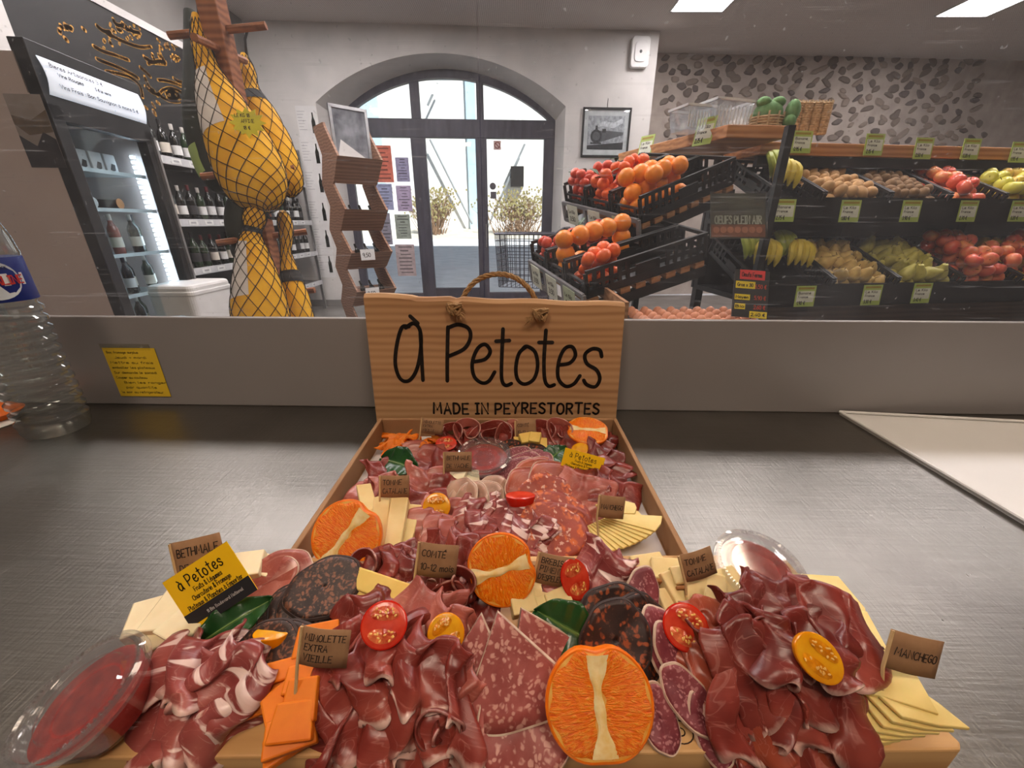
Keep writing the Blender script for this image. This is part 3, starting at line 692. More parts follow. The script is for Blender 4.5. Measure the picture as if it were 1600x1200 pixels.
hx0, hx1 = sl(713, 465)[0], sl(846, 465)[0]; pts = []
for i in range(61):
    s_ = i / 60; pts.append((hx0 + (hx1 - hx0) * (s_ - .03 * math.sin(2 * PI * s_)), .028, sh - .03 + .064 * math.sin(PI * s_) ** .62 - .004 * s_))
rope(pts, .0042, sign, 'rope_handle')
for (u, vv) in ((711, 483), (844, 491)):
    q = random.Random(u); c = Vector((sl(u, vv)[0], -.007, sl(u, vv)[1])); pts = []
    for i in range(46):
        a = i * .5; pts.append(c + Vector((math.cos(a) * .0085 + .003 * math.sin(a * 2.3), .003 * math.cos(a * 1.7), math.sin(a * 1.31) * .008)))
    rope(pts, .0034, sign, 'rope_knot')
    m = MB(); e = c + Vector((-.012 if u > 800 else .006, -.002, -.004))
    for k in range(22):
        d = Vector((q.uniform(-.014, .002) if u > 800 else q.uniform(-.004, .012), q.uniform(-.004, .002), q.uniform(-.014, .0))); m.tube([e, e + d * .5 + Vector((0, 0, .001)), e + d], .0006, 3)
    m.obj('frayed_end', ROPE, sign)

# ================================================================== platter pieces: materials
def meat(name, c_dark, c_mid, c_light, fatw=.03, streak=.6, sss=.12, patch=0.0):
    k = NT(name); uv = k.coord('UV', (1, 1, 1)); sx = k.n('SeparateXYZ'); k.l(uv, sx.inputs[0])
    ob = k.coord('Object'); n0 = k.noise(ob, 24, 3, .5); base = k.ramp(n0, [(.3, c_dark), (.52, c_mid), (.75, c_light)])
    st = k.noise(k.coord('UV', (1.4, 10, 1)), 2.4, 4, .55, .5); base = k.mix(k.ramp(st, [(streak, 0.0), (streak + .12, .38)]), base, (206, 140, 128))
    ln = k.noise(k.coord('UV', (2.5, 1.2, 1)), 2.2, 2, .5, .9); lf = k.math('ABSOLUTE', k.math('SUBTRACT', ln, .5))
    base = k.mix(k.ramp(lf, [(.003, .16), (.012, 0.0)]), base, (214, 164, 152))
    vv = k.math('ADD', sx.outputs[1], k.math('MULTIPLY', k.math('SUBTRACT', k.noise(k.coord('UV', (5, 1, 1)), 3, 3), .5), .14))
    edge = k.math('MULTIPLY', k.ramp(vv, [(max(0, fatw - .02), 1.0), (fatw + .03, 0.0)]), k.ramp(k.noise(k.coord('Object'), 30, 2), [(.42, .15), (.58, .9)]))
    base = k.mix(edge, base, (220, 186, 174))
    if patch:
        pn = k.noise(k.coord('UV', (1.0, 2.6, 1)), 2.0, 3, .45, 1.4)
        base = k.mix(k.ramp(pn, [(patch, 0.0), (patch + .06, .9)]), base, (224, 196, 188))
    k.bump(st, .15, .0008)
    return k.fin(base, .3, 0, .5, sss)
HAM = meat('cured_ham', (94, 30, 25), (130, 50, 42), (162, 82, 68), .06)
HAM2 = meat('cured_ham_pale', (126, 56, 48), (158, 84, 72), (184, 114, 98), .07, .56)
HAM3 = meat('cured_ham_dark', (78, 25, 22), (112, 41, 35), (142, 66, 54), .02, .62)
PANC = meat('pancetta', (104, 38, 38), (142, 66, 62), (168, 96, 88), .07, .6, .15, .53)
COPPA = meat('coppa', (100, 36, 38), (138, 62, 60), (170, 100, 92), .04, .55, .15, .56)
LOMO = meat('lomo', (122, 46, 30), (154, 70, 48), (180, 100, 72), .08, .6)
GREYH = meat('grey_sausage', (150, 112, 96), (182, 146, 124), (206, 176, 152), .05, .55)
def speck(name, base1, base2, fat, vs=70, thr=.42, rough=.45, fat2=None):
    k = NT(name); o = k.coord('Object'); n0 = k.noise(o, 60, 4); nd = k.noise(o, 120, 3)
    vo = k.n('TexVoronoi'); vo.inputs['Scale'].default_value = vs; mx = k.n('MixRGB'); mx.inputs[0].default_value = .012
    c = k.n('TexNoise'); c.inputs['Scale'].default_value = 90; k.l(o, c.inputs[0]); k.l(o, mx.inputs[1]); k.l(c.outputs['Color'], mx.inputs[2]); k.l(mx.outputs[0], vo.inputs['Vector'])
    sel = k.math('MULTIPLY', k.ramp(vo.outputs['Distance'], [(thr - .1, 1.0), (thr + .06, 0.0)]), k.ramp(k.noise(o, vs * .8, 1), [(.42, 0.0), (.52, 1.0)]))
    b = k.ramp(n0, [(.35, base1), (.65, base2)]); col = k.mix(sel, b, fat)
    if fat2:
        s2 = k.ramp(k.noise(o, vs * 1.5, 2), [(.6, 0.0), (.66, .8)]); col = k.mix(s2, col, fat2)
    k.bump(nd, .2, .0006)
    return k.fin(col, rough, 0, .45, .1)
SALAMI = speck('salami', (132, 56, 52), (154, 78, 72), (192, 138, 126), 230, .42)
SAUCI = speck('dry_sausage', (106, 40, 50), (132, 62, 68), (170, 112, 114), 380, .42)
BLACKS = speck('black_sausage', (44, 34, 34), (66, 50, 46), (128, 84, 64), 300, .5, .5, (92, 70, 62))
BLACKC = speck('dark_chorizo', (34, 22, 22), (54, 34, 30), (146, 72, 38), 190, .42, .45, (84, 52, 40))
CHOR = speck('chorizo', (134, 48, 34), (156, 70, 52), (196, 96, 46), 110, .45, .42, (214, 170, 150))
RIND = pm('white_rind', (206, 182, 162), (176, 144, 126), 90, .8)
DRIND = pm('dark_rind', (66, 50, 46), (44, 34, 32), 90, .7)
def cheese(name, c1, c2, sss=.2): return pm(name, c1, c2, 22, .5, 0, .12, .35, sss=sss, bd=.0006, detail=6)
MANCH = cheese('manchego', (228, 206, 138), (216, 190, 116)); TOMME = cheese('tomme', (226, 204, 150), (210, 182, 122)); BETH = cheese('bethmale', (230, 216, 182), (216, 198, 156))
COMTE = cheese('comte', (226, 194, 108), (210, 172, 82)); MIMO = cheese('mimolette', (226, 126, 22), (206, 100, 12))
CRUST = pm('cheese_crust', (168, 112, 62), (140, 90, 50), 40, .8)
LEAFM = NT('citrus_leaf'); _v = LEAFM.coord('UV'); _s = LEAFM.n('SeparateXYZ'); LEAFM.l(_v, _s.inputs[0])
_d = LEAFM.math('ABSOLUTE', LEAFM.math('SUBTRACT', _s.outputs[1], .5)); _w = LEAFM.n('TexWave'); _w.inputs['Scale'].default_value = 3.5; _w.inputs['Distortion'].default_value = 1
LEAFM.l(LEAFM.coord('UV', (1, .0, 1)), _w.inputs['Vector'])
LEAFM.bump(LEAFM.noise(LEAFM.coord('Object'), 160, 3), .3, .001)
LEAFM = LEAFM.fin(LEAFM.mix(LEAFM.ramp(_d, [(.0, .9), (.05, 0.0)]), LEAFM.ramp(LEAFM.noise(LEAFM.coord('Object'), 40), [(.3, (22, 54, 26)), (.7, (38, 78, 36))]), (96, 128, 66)), .25, 0, .5)
PEEL = pm('mandarin_peel', (240, 122, 8), (228, 104, 4), 160, .38, 0, .35, .5, bd=.0008, sss=.1)
PITH = pm('mandarin_pith', (250, 184, 90), (242, 152, 48), 90, .5, sss=.2)
PITHW = pm('mandarin_core', (244, 222, 170), (232, 192, 116), 110, .5, sss=.2)
PULP = NT('mandarin_pulp'); _n = PULP.noise(PULP.coord('UV', (24, 2.2, 1)), 2.0, 4, .6, .8); PULP.bump(_n, .9, .0022)
PULP = PULP.fin(PULP.ramp(_n, [(.28, (236, 92, 0)), (.5, (252, 126, 6)), (.68, (255, 172, 50))]), .16, 0, .55, .25)
TOMR = pm('tomato_skin', (206, 36, 16), (190, 26, 12), 30, .15, sss=.15); TOMF = pm('tomato_flesh', (218, 70, 44), (196, 44, 26), 60, .22, 0, .3, sss=.2); TOMG = pm('tomato_gel', (232, 128, 78), (170, 38, 22), 140, .12, 0, .5, sss=.2)
TOMY = pm('yellow_tomato_skin', (236, 150, 12), (222, 132, 6), 30, .15, sss=.15); TOMYF = pm('yellow_tomato_flesh', (240, 168, 26), (226, 142, 12), 60, .2, 0, .3, sss=.2); TOMYG = pm('yellow_tomato_gel', (232, 150, 20), (196, 112, 10), 140, .12, 0, .5, sss=.2)
SEED = pm('tomato_seed', (240, 196, 110), (226, 172, 84), 60, .3)
KRAFT = pm('kraft_paper', (152, 116, 84), (140, 104, 74), 60, .85, bump=.1); KRAFTB = pm('kraft_card', (160, 122, 86), (146, 108, 74), 14, .8, bump=.1)
STICK = pm('toothpick', (206, 176, 130), (190, 158, 112), 60, .7)
CARDY = pm('card_yellow', (246, 196, 16), (240, 188, 12), 4, .45); CARDK = pm('card_black', (40, 42, 46), (34, 36, 40), 4, .45)
CUPP = thin_glass('cup_plastic', (250, 250, 250), .06, .05, False, 1.0, .07); SAUCE = pm('fruit_sauce', (190, 52, 40), (150, 28, 26), 90, .2, 0, .4, sss=.2)

# ------------------------------------------------------------------ platter pieces: shapes
CB = Vector((0, -math.cos(PITCH), math.sin(PITCH)))       # direction back towards the viewer
def ruffle(label, group, mat, loc, rotz, L, W, n=2.2, h=.02, pinch=.35, seed=0, tx=0, ty=0, a=.006, droop=.01, name='ham_slice', cat='cured meat'):
    q = random.Random(seed * 7 + 1); p1, p2, p3 = q.uniform(0, 6), q.uniform(0, 6), q.uniform(.5, 1.4)
    def fn(s_, v):
        env = pinch + (1 - pinch) * v
        ph = 2 * PI * n * s_ + p1 + .9 * math.sin(v * 2.2 + p2)
        x = (s_ - .5) * L * (.55 + .45 * env) + a * math.sin(2 * ph) * env + .006 * math.sin(v * 4 + p2)
        amp = h * (.35 + .65 * v) * (.7 + .3 * math.sin(3.1 * s_ * p3 * PI + p2))
        z = amp * (.5 - .5 * math.cos(ph)) - droop * (2 * s_ - 1) ** 2 - droop * .6 * v * v
        y = (.5 - v) * W + .35 * W * ((s_ - .5) ** 2) * p3 + .004 * math.sin(ph * 1.0 + 1)
        nz = noise.noise(Vector((s_ * 5 + seed, v * 4, seed * 1.7))) * .004
        edge = max(0, v - .82) / .18
        return (x + nz, y - edge * .003 * math.sin(ph * 3 + p2), z + nz + edge * .0035 * math.sin(ph * 3.3))
    m = MB(); m.grid(fn, 56, 16)
    for i, (uu, vv) in enumerate(m.uv): m.uv[i] = (uu, 1 - vv)
    o = m.obj(name, mat, None, True, T(*loc) @ RZ(rotz) @ RY(ty) @ RX(tx), .0016)
    return tag(o, label, cat, group)
def rose(label, group, mat, loc, r=.02, h=.022, turns=1.6, seed=0, tilt=(0, 0), name='ham_slice', cat='cured meat', flare=.5):
    """a slice curled loosely round on itself"""
    q = random.Random(seed * 13 + 5); p = q.uniform(0, 6)
    def fn(s_, v):
        a = s_ * turns * 2 * PI + p; rr = r * (.3 + .7 * s_) * (1 + flare * (v - .4)) * (1 + .16 * math.sin(2 * a + p))
        return (math.cos(a) * rr, math.sin(a) * rr, h * v * (.8 + .2 * math.sin(a * 1.7 + p)) + .002 * math.sin(9 * s_ + p) - .35 * h * s_ * v)
    m = MB(); m.grid(fn, 64, 12)
    for i, (uu, vv) in enumerate(m.uv): m.uv[i] = (uu, .07 + .9 * (1 - vv))
    o = m.obj(name, mat, None, True, T(*loc) @ RX(tilt[0]) @ RY(tilt[1]), .0016)
    return tag(o, label, cat, group)
def disc(label, group, cat, name, mat, M, rx, ry=None, th=.0024, bend=0, wav=.0, rim=RIND, rimr=.0009, ang=2 * PI, seed=0, cone=0):
    ry = ry or rx; q = random.Random(seed + 17); p = q.uniform(0, 6)
    t = thing(name, label, cat, M, group)
    def pt(a, s_):
        w_ = 1 + .035 * math.sin(3 * a + p) + .02 * math.sin(7 * a + p * 2)
        x, y = math.cos(a) * rx * s_ * w_, math.sin(a) * ry * s_ * w_
        return (x, y, bend * x * x + wav * s_ * s_ * math.sin(2 * a + p) + .25 * wav * s_ * math.sin(5 * a + p) - cone * s_ * abs(math.sin(a / 2 * 2)) )
    full = ang > 6.2; a0_ = -PI / 2 - ang / 2 if not full else 0
    m = MB(); m.grid(lambda s_, b: pt(a0_ + b * ang, max(.001, s_)), 8, 33); m.obj('slice_face', mat, t, True, None, th)
    if rim:
        out = [Vector(pt(a0_ + ang * k / 48, 1.0)) for k in range(48 if full else 49)]
        if not full: out.append(Vector((0, 0, 0)))
        m = MB(); m.tube(out, max(th * .5, rimr * .6), 5, None, True); m.obj('rind', rim, t)
    return t
def mandarin(label, M, r, roll=0, depth=.8, group=None):
    t = thing('mandarin_half', label, 'fruit', M @ RZ(roll), group)
    def out(a): return 1 - .15 * math.exp(-((math.atan2(math.sin(a - PI / 2), math.cos(a - PI / 2))) / .24) ** 2) - .08 * math.exp(-((math.atan2(math.sin(a + PI / 2), math.cos(a + PI / 2))) / .35) ** 2)
    pr = [(r * math.cos(R(e)) ** .85, -r * depth * math.sin(R(e))) for e in (0, 8, 18, 30, 42, 54, 66, 78, 86)] + [(0, -r * depth)]
    m = MB(); m.lathe([(r * .975, .0008)] + pr, 48, None, lambda a, s_: 1 + (out(a) - 1) * max(0, 1 - s_ * .8)); m.obj('peel', PEEL, t)
    m = MB(); m.lathe([(r * .97, .0006), (r * .9, .0012), (0, .0012)], 48, None, lambda a, s_: out(a) * .995); f = m.obj('pith', PITH, t)
    for sd in (-1, 1):
        def fn(s_, v):
            a = -PI / 2 + .16 + v * (PI - .32); rr = r * .915 * out(a) * (1 - .04 * math.sin(9 * a))
            x0, y0 = r * (.07 + .07 * abs(math.sin(a)) ** 3 + .035 * math.sin(a * 7 + sd) + .02 * math.sin(a * 13)), r * .74 * math.sin(a) * .9
            ox, oy = max(math.cos(a) * rr, x0 + .01 * r), math.sin(a) * rr
            x = x0 + (ox - x0) * s_; y = y0 + (oy - y0) * s_
            bul = .055 * r * (math.sin(PI * min(1, s_ * .9 + .08)) ** .5) * (math.sin(PI * (.04 + .92 * v)) ** .4)
            return (sd * x, y, .0008 + bul + .012 * r * noise.noise(Vector((x * 900, y * 900, sd * 3))))
        m = MB(); m.grid(fn, 14, 36)
        for i, (uu, vv) in enumerate(m.uv): m.uv[i] = (vv, uu)
        m.obj('segment', PULP, t)
    m = MB(); m.grid(lambda s_, v: ((s_ - .5) * r * (.17 + .3 * abs(2 * v - 1) ** 2.4 + .05 * math.sin(v * 17)) + .03 * r * math.sin(v * 6 + r * 400), (v - .5) * 1.62 * r, .002 + .04 * r * math.sin(PI * s_) * (.4 + .6 * abs(math.sin(v * 11))) + .02 * r * noise.noise(Vector((s_ * 5, v * 9, r * 90)))), 9, 20); m.obj('core', PITHW, t)
    return t
def tomato(label, M, rx, ry, depth=.7, kind='r', group=None, wedge=False):
    A_, B_, C2 = (TOMR, TOMF, TOMG) if kind == 'r' else (TOMY, TOMYF, TOMYG)
    t = thing('tomato_half', label, 'tomato', M, group); sc = S(rx, ry, rx)
    m = MB(); m.lathe([(.96, .03)] + [(math.cos(R(e)) ** .9, -depth * math.sin(R(e))) for e in (0, 10, 25, 40, 55, 70, 82)] + [(0, -depth)], 32, sc); m.obj('skin', A_, t)
    m = MB(); m.lathe([(.97, .02), (.9, .045), (.5, .035), (0, .05)], 32, sc); m.obj('flesh', B_, t)
    if not wedge:
        m = MB(); sd = MB(); q = random.Random(int(rx * 1e5))
        for k in (-1, 1):
            cx = .0; cy = k * .46
            m.grid(lambda s_, v: (cx + math.cos(2 * PI * v) * .62 * s_, cy + math.sin(2 * PI * v) * .3 * s_ - k * .06 * math.cos(2 * PI * v) ** 2, .055 + .05 * math.cos(s_ * PI / 2) + .02 * math.sin(v * 38) * s_), 5, 20, sc)
            for j in range(11):
                x = q.uniform(-.52, .52); y = cy + q.uniform(-.2, .2)
                sd.lathe([(0, -.03), (.035, -.01), (.045, .01), (0, .035)], 6, sc @ T(x, y, .105) @ RZ(q.uniform(0, 6)) @ S(1.7, 1, 1))
        m.obj('seed_pulp', C2, t); sd.obj('seeds', SEED, t)
    return t
def leaf(label, p0, p1, wd, up=(0, 0, 1), curl=.004, seed=0):
    p0, p1 = Vector(p0), Vector(p1); L = (p1 - p0).length; x = (p1 - p0); y = Vector(up).cross(x)
    t = thing('citrus_leaf', label, 'leaf', axes(p0, x, y))
    def fn(s_, v):
        w_ = wd * (math.sin(PI * min(1, s_ ** .8 * .98 + .01)) ** .8) ; b = v - .5
        return (s_ * L, b * w_ + .04 * wd * math.sin(14 * s_) * abs(b), -abs(b) * wd * -.25 + curl * math.sin(PI * s_) + .0012 * math.sin(s_ * 26) * abs(b) * 2)
    m = MB(); m.grid(fn, 28, 11); m.obj('blade', LEAFM, t, True, None, .0007)
    m = MB(); m.tube([(s_ * L, 0, curl * math.sin(PI * s_) + .0004) for s_ in [k / 14 for k in range(-1, 14)]], [.0011 * (1 - k / 18) for k in range(15)], 5); m.obj('midrib', pm('leaf_rib', (104, 134, 66), None, 20, .4), t)
    return t
def chunk(label, group, mat, M, dims, cut=(0, 0), crust=None, name='cheese_piece', cat='cheese', seed=0):
    q = random.Random(seed + 3); a, b, c = dims; j = lambda k: q.uniform(-.06, .06) * k
    vs = [(-a / 2 + j(a), -b / 2 + j(b), 0), (a / 2 + j(a), -b / 2 + j(b), 0), (a / 2 * (1 - cut[0]) + j(a), b / 2 + j(b), 0), (-a / 2 * (1 - cut[0]) + j(a), b / 2 + j(b), 0)]
    vs = [(x, y, z + j(c)) for x, y, z in vs] + [(x * .98, y * .98, c * (1 - cut[1] * (y > 0)) + j(c)) for x, y, z in vs]
    t = thing(name, label, cat, M, group) if crust else None
    m = MB(); m.add(vs, [(3, 2, 1, 0), (4, 5, 6, 7), (0, 1, 5, 4), (1, 2, 6, 5), (2, 3, 7, 6), (3, 0, 4, 7)])
    o = m.obj('paste' if crust else name, mat, t, False, None if crust else M, 0, min(.0012, c * .2))
    if crust:
        m = MB(); m.box((0, -b / 2 - .0012, c / 2), (a * .97, .003, c * .96)); m.obj('crust', CRUST, t, False, None, 0, .001); return t
    return tag(o, label, cat, group)
def wedge_slice(label, group, mat, M, L, wd, th=.003, name='cheese_slice', bend=.0, crust=True):
    t = thing(name, label, 'cheese', M, group)
    n = 12
    def fn(s_, v):
        w_ = wd * (1 - s_) ; y = (v - .5) * w_ * (1 + .1 * math.sin(s_ * 3)); x = s_ * L - .06 * L * (4 * (v - .5) ** 2) * (1 - s_) * -1
        return (x, y, bend * ((s_ - .5) ** 2))
    m = MB(); m.grid(fn, n, 7); m.obj('paste', mat, t, True, None, th)
    return t
def poly_slice(label, group, mat, pts, base, th=.003, name='cheese_slice', cat='cheese'):
    """a cut slice from the outline of its upper face, lying where it lies"""
    P3 = [base(*p) for p in pts]; c = sum(P3, Vector()) / len(P3); n = len(P3)
    m = MB(); loc = [p - c for p in P3]
    m.add(loc + [p - Vector((0, 0, th)) for p in loc], [tuple(range(n)), tuple(range(2 * n - 1, n - 1, -1))] + [(i, n + i, n + (i + 1) % n, (i + 1) % n) for i in range(n)])
    return tag(m.obj(name, mat, None, False, T(*c), 0, .0006), label, cat, group)
def paper_flag(lines, TL, TR, BL, base, z, where, group='kraft paper flags', poleside='L', hs=.2, curl=.0):
    pb = PZ(base[0], base[1], z); t_ = depth_of(pb); M, W, H = quad_frame(TL, TR, BL, t_)
    t = thing('paper_flag', where, 'flag', M, group)
    m = MB(); m.grid(lambda s_, v: (s_ * W, v * H, .0015 * math.sin(s_ * 4)), 9, 4); m.obj('flag', KRAFT, t, True, None, .0004)
    loc = M.inverted() @ pb; topx = .0004 if poleside == 'L' else W
    m = MB(); m.tube([loc + Vector((0, 0, -.001)), (topx, H * .0, .0002), (topx, H * .98, .0006)], .0011, 6); m.obj('toothpick', STICK, t)
    m = MB(); k = len(lines); fh = H * min(hs, .62 / k)
    for i, s_ in enumerate(lines):
        write(m, s_, W * .12, H * (.9 - (i + 1) * .8 / k) + (H * .8 / k - fh) / 2, fh, fh * .13, .0006, min(W * .8, text_strokes(s_, fh)[1]) if True else None, lambda x, y, h: (x, y, h + .0015 * math.sin(x / W * 4)), 'L', 1.9, .08, .5)
    m.obj('handwriting', INK, t, False); return t
def business_card(label, TL, TR, BL, base_t, dark=.25, small=('Fruits & Légumes', 'Charcuterie & Fromage', 'Plateaux & Planches à Emporter'), tiltx=0):
    M, W, H = quad_frame(TL, TR, BL, base_t); M = M @ RX(tiltx)
    t = thing('shop_card', label, 'card', M)
    m = MB(); m.box((W / 2, H / 2, 0), (W, H, .0005)); m.obj('card', CARDY, t, False)
    if dark:
        m = MB(); m.prism([(0, 0), (W, 0), (W, H * dark), (0, H * dark)], .0002, T(0, 0, .0003)); m.obj('dark_strip', CARDK, t, False)
        m = MB(); write(m, '11 Bis Boulevard National', W * .3, H * dark * .45, H * .055, H * .009, .0007, W * .55); m.obj('strip_lettering', PLW, t, False)
        m = MB(); m.prism([(0, H * .02), (W * .22, H * .02), (W * .26, H * .08), (0, H * .08)], .0002, T(0, 0, .0005)); m.obj('yellow_stroke', CARDY, t, False)
    m = MB(); write(m, 'à Petotes', W * .15, H * .70, H * .2, H * .022, .0006, W * .66, None, 'L', 2.2)
    for i, s_ in enumerate(small): write(m, s_, W * .52, H * (.565 - i * .125), H * .085, H * .012, .0006, W * (.42, .58, .82)[i], None, 'C')
    m.obj('lettering', INK, t, False); return t
def sauce_cup(label, M, r=.04, h=.03):
    t = thing('sauce_cup', label, 'sauce cup', M)
    m = MB(); m.lathe([(0, .001), (r * .72, .001), (r * .74, .002), (r * .95, h * .93), (r * 1.0, h)], 40); m.obj('cup', CUPP, t)
    m = MB(); m.lathe([(0, .0025), (r * .71, .0025), (r * .9, h * .8), (r * .55, h * .86), (0, h * .8)], 40, None, lambda a, s_: .99 + .01 * math.sin(5 * a)); m.obj('sauce', SAUCE, t)
    m = MB(); m.lathe([(r * 1.04, h - .004), (r * 1.07, h - .002), (r * 1.07, h + .003), (r * .98, h + .0045), (r * .93, h + .0035), (r * .9, h - .001), (r * .7, h + .0005), (r * .66, h + .003), (0, h + .003)], 48)
    l = m.obj('lid', CUPP, t)
    m = MB()
    for k in range(72): m.box((r * .955, 0, h + .0042), (r * .07, r * .03, .0012), RZ(2 * PI * k / 72))
    m.obj('lid_ridges', CUPP, l, False); return t
# ================================================================== the wooden board and its food
ZB = CT + .022
def B(u, v, h=0): return PZ(u, v, ZB + h)
ZX = CT + .005
def X(u, v, h=0): return PZ(u, v, ZX + h)
BOARDW = wood('board_oak', (206, 164, 110), (170, 124, 76), (3, 30, 30), .5, 2.0)
fl = B(60, 1186); fr = B(1512, 1172); by = .300
board = thing('serving_board', 'oak serving board under the front spread of meats and cheeses', 'board', T(fl.x, fl.y, CT) @ RZ(math.atan2(fr.y - fl.y, fr.x - fl.x)))
bw = (fr - fl).length; bd = by - fl.y
m = MB(); m.prism([(0, 0), (bw - .004, 0), (bw, .004), (bw - .012, .05), (bw - .015, bd), (.012, bd), (.004, .03)], ZB - CT); m.obj('plank', BOARDW, board, False, None, 0, .0015)
m = MB(); LB = board.matrix_world.inverted()
def burn(u, v): p = LB @ B(u, v, 0); return (p.x, p.y)
for s_, u0, u1, v in (('OE', 590, 655, 1166), ('OC', 690, 760, 1166)):
    a, b = burn(u0, v), burn(u1, v); write(m, s_, a[0], a[1], .011, .0009, ZB - CT + .0003, b[0] - a[0])
BURN = pm('burnt_wood', (60, 40, 26), None, 30, .8); m.obj('burnt_lettering', BURN, board, False); m = MB()
for rr in (20, 7):
    c = burn(1063, 1144); k = rr * .25 / 620; ribbon(m, [(c[0] + k * math.cos(2 * PI * i / 20), c[1] + k * .8 * math.sin(2 * PI * i / 20)) for i in range(21)], .0008, lambda x, y, h: (x, y, h), ZB - CT + .0003)
m.obj('burnt_ring', BURN, board, False); m = MB(); ribbon(m, catmull([burn(1120, 1120), burn(1132, 1134), burn(1142, 1150), burn(1152, 1142), burn(1146, 1128)]), .0011, lambda x, y, h: (x, y, h), ZB - CT + .0003)
m.obj('burnt_curl', BURN, board, False)

UPC = (0, .25, 1)
# --- left end: sauce cup, pancetta, white cheese, card
sauce_cup('tilted clear cup of red sauce at the left end of the board', frame(B(185, 1112, .006), Vector((-.26, -.2, .93)), (0, 1, 0)) , .035, .028)
g = 'pancetta slices beside the left sauce cup'
for i, (u, v, h, rz, L, W, tx, ty, n) in enumerate([(255, 1105, .012, .3, .062, .05, .5, -.25, 1.2), (300, 1090, .022, -.1, .072, .058, .62, 0, 1.3), (345, 1105, .018, -.35, .06, .055, .5, .3, 1.2), (300, 1045, .032, .1, .062, .04, .3, .1, 1.4), (340, 1060, .034, -.5, .055, .045, .45, .2, 1.6), (270, 1140, .008, .15, .05, .03, .4, 0, 1.1)]):
    ruffle('folded peppered pancetta slice in the heap right of the left sauce cup', g, PANC, B(u, v, h), rz, L, W, n, .013, .7, 40 + i, tx, ty, .003, .012, 'pancetta_slice')
g = 'white cheese chunks behind the left shop card'
for i, (u, v, h, rz, d) in enumerate([(250, 975, .008, .5, (.03, .03, .022)), (280, 965, .012, .1, (.028, .03, .02)), (305, 990, .01, -.4, (.032, .026, .02)), (262, 1000, .004, .9, (.03, .022, .016)), (395, 895, .012, .2, (.03, .026, .022)), (425, 895, .008, -.3, (.032, .022, .02)), (350, 905, .008, .4, (.03, .03, .02))]):
    chunk('crumbly white cheese chunk beside the large yellow shop card', g, BETH, T(*B(u, v, h)) @ RZ(rz) @ RX(.3), d, (.2, .2), None, seed=i)
paper_flag(['BETHMALE', 'DE VACHE'], (273, 848), (350, 831), (278, 910), (285, 935), ZB + .012, 'kraft flag reading BETHMALE sticking up behind the large yellow card')
business_card('large yellow shop card leaning among the white cheese on the board', (252, 912), (352, 847), (303, 986), .300, .30)
g = 'pink cured ham slices behind the dark sausage'
for i, (u, v, h, rz) in enumerate([(375, 930, .014, .5), (410, 915, .02, .6), (435, 900, .024, .3)]):
    disc('pink cured ham slice between the yellow card and the dark sausage slices', g, 'cured meat', 'ham_slice', HAM2 if i else SAUCI, frame(B(u, v, h), (-.1, -.35, .9), UPC, rz), .03, .022, .002, 1.5, .002, RIND, .0008, seed=i)
leaf('long dark green leaf below the large yellow card', B(310, 1008, .02), B(428, 935, .034), .03, (-.2, -.75, .8), .003)
g = 'dark sausage slices stacked on the left'
for i, (u, v, h, r1, r2) in enumerate([(462, 955, .018, .027, .021), (478, 948, .024, .028, .021), (492, 938, .03, .027, .021), (506, 918, .037, .0285, .022)]):
    disc('dark oval sausage slice in the leaning stack left of ham heap', g, 'sausage', 'sausage_slice', BLACKS, frame(B(u, v, h), (.05, -.42, .9), UPC, .2 + .05 * i), r1, r2, .004, 0, .001, DRIND, .001, seed=i)
g = 'dark sausage slices under the tomato wedge'
for i, (u, v, h, rz) in enumerate([(412, 1022, .026, .5), (440, 1028, .02, .9)]):
    disc(['dark sausage slice carrying the yellow tomato wedge', 'dark sausage slice half under the one with the tomato wedge'][i], g, 'sausage', 'sausage_slice', BLACKS, frame(B(u, v, h), (-.15, -.6, .8), UPC, rz), .026, .019, .0035, 0, .001, DRIND, .001, seed=9 + i)
tomato('yellow tomato wedge on a dark sausage slice', frame(B(424, 988, .036), (0, .25, .97), (0, 1, 0)), .0125, .008, 1.1, 'y', None, True)
g = 'orange cheese slabs at the front left'
for i, (u, v, h, rz, d, tx) in enumerate([(437, 1062, .016, .35, (.045, .014, .007), .5), (450, 1048, .022, .3, (.04, .013, .007), .5), (432, 1088, .012, .4, (.04, .016, .006), .5), (440, 1115, .014, .7, (.022, .03, .006), .35), (473, 1092, .026, .05, (.022, .022, .006), .5), (463, 1125, .021, .1, (.026, .02, .007), .5), (455, 1148, .012, .35, (.03, .018, .007), .4), (450, 1165, .003, .6, (.028, .016, .006), .1), (480, 1060, .024, .2, (.025, .015, .006), .4), (500, 1000, .03, .2, (.03, .02, .006), .4)]):
    chunk('orange mimolette slab in the pile at the front edge of the board', g, MIMO, T(*B(u, v, h)) @ RZ(rz) @ RX(tx), d, (.12, 0), None, 'cheese_slab', 'cheese', 20 + i)
paper_flag(['MIMOLETTE', 'EXTRA', 'VIEILLE'], (470, 976), (546, 986), (464, 1036), (459, 1106), ZB + .024, 'kraft flag reading MIMOLETTE EXTRA VIEILLE planted in the orange slabs', hs=.17)
